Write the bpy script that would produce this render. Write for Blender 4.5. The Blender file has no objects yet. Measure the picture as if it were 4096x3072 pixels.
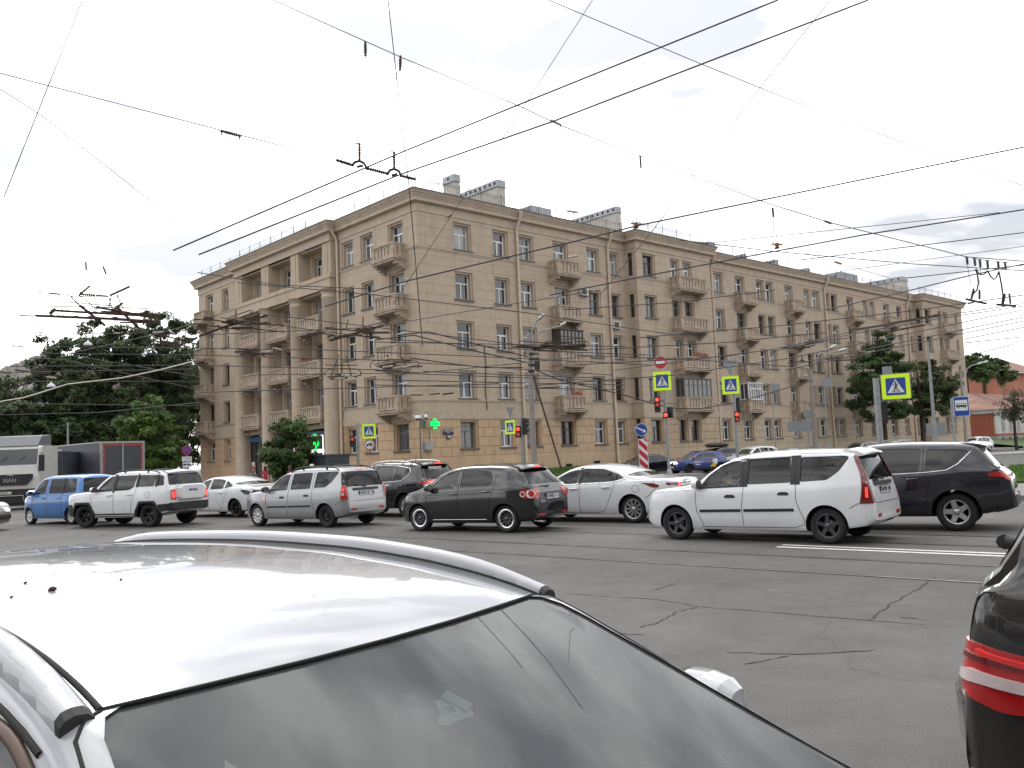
import bpy, bmesh, math, random
from mathutils import Vector, Matrix, geometry
from mathutils.bvhtree import BVHTree
R = random.Random(11)
SC = bpy.context.scene
COL = SC.collection
rad = math.radians
V = Vector

# ------------------------------------------------------------------ camera (calibrated from the building's lines)
FPX, HC = 3507.46, 1.75
pt, rl = rad(4.65008), rad(-2.38699)
FW = V((0, math.cos(pt), math.sin(pt)))
_r0 = V((1, 0, 0)); _u0 = _r0.cross(FW)
RT = math.cos(rl) * _r0 + math.sin(rl) * _u0
UP = -math.sin(rl) * _r0 + math.cos(rl) * _u0
cam_d = bpy.data.cameras.new('camera'); cam = bpy.data.objects.new('camera', cam_d); COL.objects.link(cam)
cam_d.sensor_width = 36.0; cam_d.sensor_fit = 'HORIZONTAL'; cam_d.lens = FPX / 4096 * 36.0
cam_d.clip_start = 0.05; cam_d.clip_end = 3000
cam.matrix_world = Matrix(((RT.x, UP.x, -FW.x, 0), (RT.y, UP.y, -FW.y, 0), (RT.z, UP.z, -FW.z, HC), (0, 0, 0, 1)))
SC.camera = cam

def ray(x, y): return FW + RT * ((x - 2048) / FPX) - UP * ((y - 1536) / FPX)
def gz(x, y, z=0.0):                       # place on a horizontal plane
    d = ray(x, y); t = (z - HC) / d.z; return V((d.x * t, d.y * t, z))
def at(x, y, Y):                           # place at a distance Y down the view
    d = ray(x, y); t = Y / d.y; return V((d.x * t, Y, HC + d.z * t))

# ------------------------------------------------------------------ materials
MATS = {}
def new_mat(name):
    m = bpy.data.materials.new(name); m.use_nodes = True
    nt = m.node_tree; b = nt.nodes['Principled BSDF']
    return m, nt, b
def N(nt, t, **kw):
    n = nt.nodes.new(t)
    for k, v in kw.items():
        if k in n.inputs: n.inputs[k].default_value = v
        else: setattr(n, k, v)
    return n
def mat(name, col, rough=.6, metal=0., coat=0., var=.0, vscale=4., bump=0., bscale=40., emit=None, estr=0., spec=.5, flake=0.):
    if name in MATS: return MATS[name]
    m, nt, b = new_mat(name)
    c = (*col, 1) if len(col) == 3 else col
    b.inputs['Base Color'].default_value = c
    b.inputs['Roughness'].default_value = rough; b.inputs['Metallic'].default_value = metal
    b.inputs['Coat Weight'].default_value = coat; b.inputs['Coat Roughness'].default_value = .04
    b.inputs['Specular IOR Level'].default_value = spec
    if emit: b.inputs['Emission Color'].default_value = (*emit, 1); b.inputs['Emission Strength'].default_value = estr
    tc = None
    if var > 0 or bump > 0: tc = N(nt, 'ShaderNodeTexCoord')
    if var > 0:
        n1 = N(nt, 'ShaderNodeTexNoise', Scale=vscale, Detail=6., Roughness=.62)
        nt.links.new(tc.outputs['Object'], n1.inputs['Vector'])
        mr = N(nt, 'ShaderNodeMapRange'); mr.inputs[1].default_value = .3; mr.inputs[2].default_value = .7
        mr.inputs[3].default_value = 1 - var; mr.inputs[4].default_value = 1 + var
        nt.links.new(n1.outputs['Fac'], mr.inputs[0])
        mx = N(nt, 'ShaderNodeMix', data_type='RGBA', blend_type='MULTIPLY'); mx.inputs[0].default_value = 1
        mx.inputs[6].default_value = c
        nt.links.new(mr.outputs[0], mx.inputs[7]); nt.links.new(mx.outputs[2], b.inputs['Base Color'])
        if rough > .25:
            mr2 = N(nt, 'ShaderNodeMapRange'); mr2.inputs[3].default_value = rough - .12; mr2.inputs[4].default_value = min(1, rough + .12)
            nt.links.new(n1.outputs['Fac'], mr2.inputs[0]); nt.links.new(mr2.outputs[0], b.inputs['Roughness'])
    if bump > 0:
        n2 = N(nt, 'ShaderNodeTexNoise', Scale=bscale, Detail=4.)
        nt.links.new(tc.outputs['Object'], n2.inputs['Vector'])
        bp = N(nt, 'ShaderNodeBump', Strength=bump, Distance=.02)
        nt.links.new(n2.outputs['Fac'], bp.inputs['Height']); nt.links.new(bp.outputs[0], b.inputs['Normal'])
    MATS[name] = m; return m
def glass(name, tint, alpha, rough=.02):
    """thin pane: tinted clear glass with a sky reflection"""
    if name in MATS: return MATS[name]
    m, nt, b = new_mat(name); nt.nodes.remove(b)
    out = nt.nodes['Material Output']
    tr = N(nt, 'ShaderNodeBsdfTransparent'); tr.inputs[0].default_value = (*[t * alpha for t in tint], 1)
    gl = N(nt, 'ShaderNodeBsdfGlossy'); gl.inputs['Roughness'].default_value = rough
    fr = N(nt, 'ShaderNodeFresnel', IOR=1.6); mx = N(nt, 'ShaderNodeMixShader')
    nt.links.new(fr.outputs[0], mx.inputs[0]); nt.links.new(tr.outputs[0], mx.inputs[1]); nt.links.new(gl.outputs[0], mx.inputs[2])
    nt.links.new(mx.outputs[0], out.inputs['Surface'])
    MATS[name] = m; return m

# ------------------------------------------------------------------ mesh builder
class MB:
    def __init__(s): s.v = []; s.f = []; s.m = []; s.uv = []; s.sm = []
    def add(s, vs, fs, mi=0, smooth=False, uvs=None):
        o = len(s.v); s.v += [tuple(p) for p in vs]
        for k, f in enumerate(fs):
            s.f.append([i + o for i in f]); s.m.append(mi); s.sm.append(smooth)
            s.uv.append([uvs[i] for i in f] if uvs else None)
    def quad(s, a, b, c, d, mi=0, uvs=None): s.add([a, b, c, d], [(0, 1, 2, 3)], mi, uvs=uvs)
    def box(s, lo, hi, mi=0, M=None):
        x0, y0, z0 = lo; x1, y1, z1 = hi
        vs = [V(p) for p in ((x0, y0, z0), (x1, y0, z0), (x1, y1, z0), (x0, y1, z0), (x0, y0, z1), (x1, y0, z1), (x1, y1, z1), (x0, y1, z1))]
        if M is not None: vs = [M @ p for p in vs]
        s.add(vs, [(0, 3, 2, 1), (4, 5, 6, 7), (0, 1, 5, 4), (1, 2, 6, 5), (2, 3, 7, 6), (3, 0, 4, 7)], mi)
    def bar(s, a, b, w, h=None, mi=0, up=None):
        a = V(a); b = V(b); h = h or w; d = (b - a)
        if d.length < 1e-6: return
        d.normalize(); u = V(up) if up else (V((0, 0, 1)) if abs(d.z) < .95 else V((1, 0, 0)))
        sd = d.cross(u).normalized(); u = sd.cross(d)
        vs = []
        for p in (a, b):
            for i, j in ((-1, -1), (1, -1), (1, 1), (-1, 1)): vs.append(p + sd * (i * w / 2) + u * (j * h / 2))
        s.add(vs, [(3, 2, 1, 0), (4, 5, 6, 7), (0, 1, 5, 4), (1, 2, 6, 5), (2, 3, 7, 6), (3, 0, 4, 7)], mi)
    def tube(s, pts, r, n=8, mi=0, cap=True, closed=False):
        pts = [V(p) for p in pts]; rs = r if isinstance(r, (list, tuple)) else [r] * len(pts)
        L = len(pts); vs = []; pu = None
        for i, p in enumerate(pts):
            if closed: d = pts[(i + 1) % L] - pts[i - 1]
            else: d = pts[min(i + 1, L - 1)] - pts[max(i - 1, 0)]
            if d.length < 1e-9: d = V((0, 0, 1))
            d.normalize()
            if pu is None:
                u = V((0, 0, 1)) if abs(d.z) < .9 else V((1, 0, 0))
            else: u = pu
            sd = d.cross(u)
            if sd.length < 1e-6: u = V((0, 1, 0)); sd = d.cross(u)
            sd.normalize(); u = sd.cross(d).normalized(); pu = u
            for k in range(n):
                a = 2 * math.pi * k / n; vs.append(p + sd * (rs[i] * math.cos(a)) + u * (rs[i] * math.sin(a)))
        fs = []
        for i in range(L if closed else L - 1):
            j = (i + 1) % L
            for k in range(n):
                k2 = (k + 1) % n; fs.append((i * n + k, i * n + k2, j * n + k2, j * n + k))
        s.add(vs, fs, mi, True)
        if cap and not closed:
            s.add(vs[:n], [tuple(range(n))[::-1]], mi); s.add(vs[-n:], [tuple(range(n))], mi)
    def lathe(s, prof, n=24, mi=0, M=None, smooth=True, cap=True):
        """prof: (r, h) along local z"""
        vs = []
        for r, h in prof:
            for k in range(n):
                a = 2 * math.pi * k / n; p = V((r * math.cos(a), r * math.sin(a), h)); vs.append(M @ p if M else p)
        fs = []
        for i in range(len(prof) - 1):
            for k in range(n):
                k2 = (k + 1) % n; fs.append((i * n + k, i * n + k2, (i + 1) * n + k2, (i + 1) * n + k))
        s.add(vs, fs, mi, smooth)
        for idx, fl in ((0, True), (len(prof) - 1, False)):
            if cap and prof[idx][0] > 1e-5:
                ring = list(range(n)); s.add(vs[idx * n:idx * n + n], [ring[::-1] if fl else ring], mi)
    def prism(s, poly, d0, d1, M, mi=0):
        """poly in local xy, extruded along local z from d0 to d1, placed by M"""
        n = len(poly); vs = [M @ V((x, y, d0)) for x, y in poly] + [M @ V((x, y, d1)) for x, y in poly]
        fs = [tuple(range(n))[::-1], tuple(range(n, 2 * n))] + [(i, (i + 1) % n, n + (i + 1) % n, n + i) for i in range(n)]
        s.add(vs, fs, mi)
    def mesh(s, name, mats):
        me = bpy.data.meshes.new(name); me.from_pydata(s.v, [], s.f)
        for m in mats: me.materials.append(m)
        me.polygons.foreach_set('material_index', s.m); me.polygons.foreach_set('use_smooth', s.sm)
        if any(u for u in s.uv):
            uvl = me.uv_layers.new(name='UVMap')
            flat = []
            for f, u in zip(s.f, s.uv):
                for i in range(len(f)): flat += list(u[i]) if u else [0., 0.]
            uvl.data.foreach_set('uv', flat)
        me.update(); return me
    def build(s, name, mats, parent=None, loc=None, rot=None):
        if not isinstance(mats, (list, tuple)): mats = [mats]
        o = bpy.data.objects.new(name, s.mesh(name, mats)); COL.objects.link(o)
        if parent: o.parent = parent
        if loc is not None: o.location = loc
        if rot is not None: o.rotation_euler = rot
        return o
def link(name, me, parent=None, loc=None, rot=None):
    o = bpy.data.objects.new(name, me); COL.objects.link(o)
    if parent: o.parent = parent
    if loc is not None: o.location = loc
    if rot is not None: o.rotation_euler = rot
    return o
def tag(o, label, cat, group=None, kind=None):
    if label: o['label'] = label
    if cat: o['category'] = cat
    if group: o['group'] = group
    if kind: o['kind'] = kind
    return o
def thing(name, label, cat, loc=(0, 0, 0), rz=0., group=None):
    o = bpy.data.objects.new(name, None); COL.objects.link(o); o.empty_display_size = .3
    o.location = loc; o.rotation_euler = (0, 0, rz); return tag(o, label, cat, group)
def struct(o): o['kind'] = 'structure'; return o
def plan(poly, z, ztop=None):
    """flat polygon sheet, or slab if ztop is given"""
    mb = MB(); n = len(poly)
    if ztop is None: mb.add([(x, y, z) for x, y in poly], [tuple(range(n))])
    else: mb.prism(poly, z, ztop, Matrix())
    return mb
FONT_CACHE = {}
def text_mb(mb, txt, size, M, mi=0, depth=.004, bold=0.):
    """writing as real mesh lettering, centred on M's origin, in M's xy plane"""
    cu = bpy.data.curves.new('t', 'FONT'); cu.body = txt; cu.size = size; cu.align_x = 'CENTER'; cu.align_y = 'CENTER'
    cu.extrude = depth / 2; cu.resolution_u = 2; cu.offset = bold
    ob = bpy.data.objects.new('t', cu); COL.objects.link(ob)
    dg = bpy.context.evaluated_depsgraph_get(); me = bpy.data.meshes.new_from_object(ob.evaluated_get(dg))
    mb.add([M @ v.co for v in me.vertices], [tuple(p.vertices) for p in me.polygons], mi)
    bpy.data.objects.remove(ob); bpy.data.curves.remove(cu); bpy.data.meshes.remove(me)
def smoothstep(a, b, x):
    t = max(0., min(1., (x - a) / (b - a))); return t * t * (3 - 2 * t)
def lerp(a, b, t): return a + (b - a) * t
def curve(pts):
    """monotone-ish cubic interpolation through (x, y) points"""
    xs = [p[0] for p in pts]; ys = [p[1] for p in pts]; n = len(pts)
    d = [(ys[i + 1] - ys[i]) / (xs[i + 1] - xs[i]) for i in range(n - 1)]
    m = [d[0]] + [0 if d[i - 1] * d[i] <= 0 else 2 * d[i - 1] * d[i] / (d[i - 1] + d[i]) for i in range(1, n - 1)] + [d[-1]]
    def f(x):
        if x <= xs[0]: return ys[0]
        if x >= xs[-1]: return ys[-1]
        i = 0
        while x > xs[i + 1]: i += 1
        h = xs[i + 1] - xs[i]; t = (x - xs[i]) / h
        return (ys[i] * (1 + 2 * t) * (1 - t) ** 2 + m[i] * h * t * (1 - t) ** 2 + ys[i + 1] * t * t * (3 - 2 * t) + m[i + 1] * h * t * t * (t - 1))
    return f
# ------------------------------------------------------------------ sky, sun, view
SUN_EL, SUN_AZ = rad(48), rad(-28)          # azimuth measured from the view direction, negative to the left
w = bpy.data.worlds.new('World'); SC.world = w; w.use_nodes = True
nt = w.node_tree; bg = nt.nodes['Background']
sky = N(nt, 'ShaderNodeTexSky', sky_type='NISHITA', sun_disc=False, sun_elevation=SUN_EL, sun_rotation=SUN_AZ)
tc = N(nt, 'ShaderNodeTexCoord')
mp = N(nt, 'ShaderNodeMapping'); mp.inputs['Scale'].default_value = (1.0, 1.0, 3.2); mp.inputs['Location'].default_value = (.35, .1, .2)
nt.links.new(tc.outputs['Generated'], mp.inputs['Vector'])
n1 = N(nt, 'ShaderNodeTexNoise', Scale=2.3, Detail=7., Roughness=.55, Distortion=.35)
n2 = N(nt, 'ShaderNodeTexNoise', Scale=3.6, Detail=5., Roughness=.5, Distortion=.2)
nt.links.new(mp.outputs[0], n1.inputs['Vector']); nt.links.new(mp.outputs[0], n2.inputs['Vector'])
cr = N(nt, 'ShaderNodeValToRGB'); cr.color_ramp.elements[0].position = .36; cr.color_ramp.elements[1].position = .50
cr.color_ramp.elements[0].color = (.62, .62, .62, 1); cr.color_ramp.elements[1].color = (1, 1, 1, 1)
nt.links.new(n1.outputs['Fac'], cr.inputs['Fac'])
c2 = N(nt, 'ShaderNodeValToRGB'); c2.color_ramp.elements[0].position = .36; c2.color_ramp.elements[1].position = .6
c2.color_ramp.elements[0].color = (4.5, 4.65, 5.0, 1); c2.color_ramp.elements[1].color = (15.0, 14.9, 14.7, 1)
nt.links.new(n2.outputs['Fac'], c2.inputs['Fac'])
# the cloud deck is brightest round the hidden sun
geo = N(nt, 'ShaderNodeVectorMath', operation='DOT_PRODUCT')
sd = V((math.sin(SUN_AZ) * math.cos(SUN_EL), math.cos(SUN_AZ) * math.cos(SUN_EL), math.sin(SUN_EL)))
geo.inputs[1].default_value = sd; nt.links.new(tc.outputs['Generated'], geo.inputs[0])
mr = N(nt, 'ShaderNodeMapRange'); mr.inputs[1].default_value = .2; mr.inputs[2].default_value = 1.; mr.inputs[3].default_value = .86; mr.inputs[4].default_value = 1.5
nt.links.new(geo.outputs['Value'], mr.inputs[0])
mc = N(nt, 'ShaderNodeVectorMath', operation='SCALE'); nt.links.new(c2.outputs[0], mc.inputs[0]); nt.links.new(mr.outputs[0], mc.inputs['Scale'])
mx = N(nt, 'ShaderNodeMix', data_type='RGBA'); nt.links.new(cr.outputs[0], mx.inputs[0])
sk = N(nt, 'ShaderNodeVectorMath', operation='SCALE'); sk.inputs['Scale'].default_value = 1.0
nt.links.new(sky.outputs[0], sk.inputs[0]); nt.links.new(sk.outputs[0], mx.inputs[6]); nt.links.new(mc.outputs[0], mx.inputs[7])
nt.links.new(mx.outputs[2], bg.inputs['Color']); bg.inputs['Strength'].default_value = .1
sl = bpy.data.lights.new('sun', 'SUN'); sl.energy = .8; sl.angle = rad(18); sl.color = (1, .95, .88)
so = bpy.data.objects.new('sun', sl); COL.objects.link(so)
so.rotation_euler = sd.to_track_quat('Z', 'Y').to_euler()
SC.view_settings.view_transform = 'Standard'; SC.view_settings.look = 'None'; SC.view_settings.exposure = .62; SC.view_settings.gamma = 1
SC.cycles.max_bounces = 8; SC.cycles.transparent_max_bounces = 24; SC.cycles.glossy_bounces = 4
SC.cycles.use_adaptive_sampling = True
try: SC.cycles.use_denoising = True
except Exception: pass

# ------------------------------------------------------------------ ground
def asphalt(name, base, patch=.25):
    m, nt, b = new_mat(name)
    tc = N(nt, 'ShaderNodeTexCoord'); O = tc.outputs['Object']
    big = N(nt, 'ShaderNodeTexNoise', Scale=.16, Detail=5., Roughness=.6); mid = N(nt, 'ShaderNodeTexNoise', Scale=1.7, Detail=6., Roughness=.7)
    fine = N(nt, 'ShaderNodeTexNoise', Scale=95., Detail=3., Roughness=.8); peb = N(nt, 'ShaderNodeTexVoronoi', Scale=60.)
    for n in (big, mid, fine, peb): nt.links.new(O, n.inputs['Vector'])
    def rng(src, a, b2, lo, hi):
        r = N(nt, 'ShaderNodeMapRange'); r.inputs[1].default_value = a; r.inputs[2].default_value = b2; r.inputs[3].default_value = lo; r.inputs[4].default_value = hi
        nt.links.new(src, r.inputs[0]); return r.outputs[0]
    def mul(x, y):
        k = N(nt, 'ShaderNodeMath', operation='MULTIPLY'); nt.links.new(x, k.inputs[0]); nt.links.new(y, k.inputs[1]); return k.outputs[0]
    f = mul(mul(rng(big.outputs['Fac'], .35, .65, 1 - patch, 1 + patch), rng(mid.outputs['Fac'], .3, .7, .84, 1.16)), rng(fine.outputs['Fac'], .3, .7, .6, 1.4))
    # darker wandering tar lines between old patches
    vr = N(nt, 'ShaderNodeTexVoronoi', Scale=.22, feature='DISTANCE_TO_EDGE')
    wv = N(nt, 'ShaderNodeTexNoise', Scale=.9, Detail=5.); ad = N(nt, 'ShaderNodeMix', data_type='VECTOR'); ad.inputs[0].default_value = .12
    nt.links.new(O, wv.inputs['Vector']); nt.links.new(O, ad.inputs[4]); nt.links.new(wv.outputs['Color'], ad.inputs[5])
    sc = N(nt, 'ShaderNodeVectorMath', operation='MULTIPLY_ADD'); sc.inputs[1].default_value = (1.6, 1.6, 0); nt.links.new(wv.outputs['Color'], sc.inputs[0]); nt.links.new(O, sc.inputs[2])
    nt.links.new(sc.outputs[0], vr.inputs['Vector'])
    f = mul(f, rng(vr.outputs['Distance'], .0, .006, .8, 1.))
    col = N(nt, 'ShaderNodeMix', data_type='RGBA', blend_type='MULTIPLY'); col.inputs[0].default_value = 1; col.inputs[6].default_value = (*base, 1)
    nt.links.new(f, col.inputs[7]); nt.links.new(col.outputs[2], b.inputs['Base Color'])
    b.inputs['Roughness'].default_value = .82; b.inputs['Specular IOR Level'].default_value = .35
    bp = N(nt, 'ShaderNodeBump', Strength=.5, Distance=.012); nt.links.new(peb.outputs['Distance'], bp.inputs['Height']); nt.links.new(bp.outputs[0], b.inputs['Normal'])
    return m
M_ASPH = asphalt('asphalt', (.100, .097, .094))
M_PAVE = mat('paving', (.2, .19, .18), .85, var=.18, vscale=2., bump=.3, bscale=30)
M_KERB = mat('kerb stone', (.27, .26, .25), .8, var=.2, vscale=3.)
M_GRASSBASE = mat('grass soil', (.05, .09, .02), .95, var=.45, vscale=1.5, bump=.6, bscale=20)
mb = MB(); mb.add([(-900, -250, 0), (900, -250, 0), (900, 1500, 0), (-900, 1500, 0)], [(0, 1, 2, 3)])
struct(mb.build('ground', M_ASPH))

ANG = rad(42.5285)
DR = V((math.cos(ANG), math.sin(ANG), 0)); DL = V((-math.sin(ANG), math.cos(ANG), 0)); C0 = V((-5.7399, 55.4, 0))
def bl(x, y, z): return C0 + DR * x + DL * y + V((0, 0, z))       # building frame -> world
def strip(name, m, pts_in, pts_out, z_in, z_out, skirt=True):
    """sloping ribbon of ground between two polylines (building frame), with a vertical outer face"""
    mb = MB(); n = len(pts_in)
    a = [bl(x, y, z_in) for x, y in pts_in]; b = [bl(x, y, z_out) for x, y in pts_out]; c = [bl(x, y, -.05) for x, y in pts_out]
    for i in range(n - 1):
        mb.quad(a[i], b[i], b[i + 1], a[i + 1])
        if skirt: mb.quad(b[i], c[i], c[i + 1], b[i + 1])
    return struct(mb.build(name, m))
# along the long facade: lawn, pavement, kerb (building frame, y negative = towards the street)
strip('lawn', M_GRASSBASE, [(2.2, -.02), (110, -.02)], [(2.2, -3.4), (110, -3.4)], .62, .3)
strip('pavement', M_PAVE, [(-3, -3.41), (110, -3.41)], [(-3, -5.9), (110, -5.9)], .2, .16)
strip('kerb', M_KERB, [(-3, -5.9), (110, -5.9)], [(-3, -6.08), (110, -6.08)], .168, .168)
# along the short facade and round the corner
strip('pavement', M_PAVE, [(-.02, 60), (-.02, -.02), (2.19, -.02)], [(-5.5, 60), (-5.5, -3.4), (2.19, -3.4)], .5, .18)
strip('kerb', M_KERB, [(-5.5, 60), (-5.5, -3.4), (-3, -3.4)], [(-5.68, 60), (-5.68, -6.08), (-3, -6.08)], .186, .186)
# steel tram rails let into the asphalt, measured in the photograph
M_RAIL = mat('rail steel', (.34, .31, .29), .32, .9, var=.25, vscale=2.)
M_GROOVE = mat('rail groove', (.035, .028, .024), .9)
RD = V((math.cos(rad(-42.2)), math.sin(rad(-42.2)), 0)); RN = V((.6717, .7408, 0))
def rail(off, label, s0=-60, s1=45):
    mb = MB(); p = lambda s, o, z: RN * (off + o) + RD * s + V((0, 0, z))
    for o, wd, z, mi in ((0, .06, .0055, 0), (-.055, .045, .0035, 1), (.06, .05, .0035, 1)):
        k = 24
        for i in range(k):
            a, b = lerp(s0, s1, i / k), lerp(s0, s1, (i + 1) / k)
            mb.quad(p(a, o - wd / 2, z), p(b, o - wd / 2, z), p(b, o + wd / 2, z), p(a, o + wd / 2, z), mi)
    return tag(mb.build('tram_rail', [M_RAIL, M_GROOVE]), label, 'tram rail', 'tram rails in the road')
rail(11.6, 'tram rail nearest the white car in front, first from the viewer')
rail(13.12, 'second tram rail from the viewer, clear of the queue of cars')
rail(15.42, 'third tram rail from the viewer, under the near queue of cars')
rail(16.92, 'fourth tram rail from the viewer, furthest across the road')
M_PAINT = mat('road paint', (.62, .61, .57), .7, var=.22, vscale=9.)
def stripe(a, b, w, name='road_marking'):
    mb = MB(); a = V(a); b = V(b); d = (b - a).normalized(); n = V((-d.y, d.x, 0)) * w / 2
    k = max(1, int((b - a).length / 1.5))
    for i in range(k):
        p, q = a.lerp(b, i / k), a.lerp(b, (i + 1) / k); z = V((0, 0, .005))
        mb.quad(p - n + z, q - n + z, q + n + z, p + n + z)
    return struct(mb.build(name, M_PAINT))
stripe(gz(3130, 2180), gz(3986, 2214) + RD * 12, .13); stripe(gz(3108, 2188), gz(3979, 2223) + RD * 12, .13)
stripe(gz(2480, 1935), gz(3050, 1916), .18); stripe(gz(2640, 1900), gz(2760, 1925), .15)
# grass island and low kerbs at the right edge of the view
isl = [gz(4010, 1944), gz(4500, 1930), gz(4600, 1865), gz(4040, 1878)]
struct(plan([(p.x, p.y) for p in isl], -.05, .17).build('grass_verge', M_GRASSBASE))
isl2 = [gz(3960, 2004), gz(4600, 1990), gz(4600, 1946), gz(4000, 1950)]
struct(plan([(p.x, p.y) for p in isl2], -.05, .13).build('footway', M_PAVE))
isl4 = [gz(3940, 1826), gz(4700, 1786), gz(4700, 1778), gz(3940, 1817)]
struct(plan([(p.x, p.y) for p in isl4], -.05, .14).build('kerb_strip', M_KERB))
# traffic island under the signal post
c = gz(2676, 1897, .12)
struct(plan([(c.x + 2.2 * math.cos(a), c.y + 1.2 * math.sin(a)) for a in [i * math.pi / 8 for i in range(16)]], -.05, .11).build('traffic_island', M_KERB))
# blades of grass: one mass
def grass(name, area, n, h):
    mb = MB()
    for i in range(n):
        p = area(); a = R.uniform(0, 6.28); hh = h * R.uniform(.5, 1.3); w2 = .03 * R.uniform(.6, 1.4)
        d = V((math.cos(a), math.sin(a), 0)); l = V((R.uniform(-.4, .4), R.uniform(-.4, .4), 1)) * hh
        mb.add([p - d * w2, p + d * w2, p + l], [(0, 1, 2)], R.choice((0, 0, 1)))
    return tag(mb.build(name, [mat('grass blade', (.07, .15, .025), .8), mat('grass pale', (.12, .2, .045), .8)]), None, None, kind='stuff')
def ar1():
    x, t = R.uniform(9, 24), R.random() ** 1.5; return bl(x, -.05 - 3.3 * t, .62 - .32 * t)
def ar2():
    u, v = R.random(), R.random(); return (isl[0].lerp(isl[1], u)).lerp(isl[3].lerp(isl[2], u), v) * 1.0 + V((0, 0, .17))
tag(grass('grass', ar1, 6000, .2), 'long green grass below the wall of the tan apartment block', 'grass')
tag(grass('grass', ar2, 6000, .13), 'bright green mown grass of the verge at the far right of the road', 'grass')
# tar-filled cracks in the near carriageway
def crack(pts, w=.012):
    mb = MB()
    P = [gz(*p) for p in pts]; Q = []
    for a, b in zip(P, P[1:]):
        for k in range(8):
            q = a.lerp(b, k / 8) + V((R.gauss(0, .012), R.gauss(0, .012), 0)); Q.append(q)
    Q.append(P[-1])
    for a, b in zip(Q, Q[1:]):
        d = (b - a).normalized(); n = V((-d.y, d.x, 0)) * w * R.uniform(.3, .9); z = V((0, 0, .004))
        mb.quad(a - n + z, b - n + z, b + n + z, a + n + z)
    return mb
for pts in ([(2260, 2375), (2640, 2400), (2800, 2427), (3200, 2460), (3700, 2500)], [(2800, 2427), (2700, 2450), (2640, 2490), (2560, 2510)],
            [(2460, 2535), (2580, 2540)], [(3480, 2480), (3560, 2420), (3680, 2350), (3740, 2310)], [(2900, 2610), (3200, 2620), (3500, 2600)], [(2980, 2660), (3150, 2625)],
            [(2620, 2360), (2700, 2335)], [(3600, 2470), (3720, 2480)]):
    struct(crack(pts).build('road_crack', mat('tar crack', (.018, .017, .016), .9)))
for pts in ([(310, 2178), (350, 2172)], [(390, 2168), (430, 2165)], [(330, 2192), (365, 2186)], [(400, 2140), (420, 2143)], [(2100, 2150), (2180, 2148)]):
    struct(crack(pts, .05).build('road_crack', mat('tar crack', (.018, .017, .016), .9)))
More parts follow.
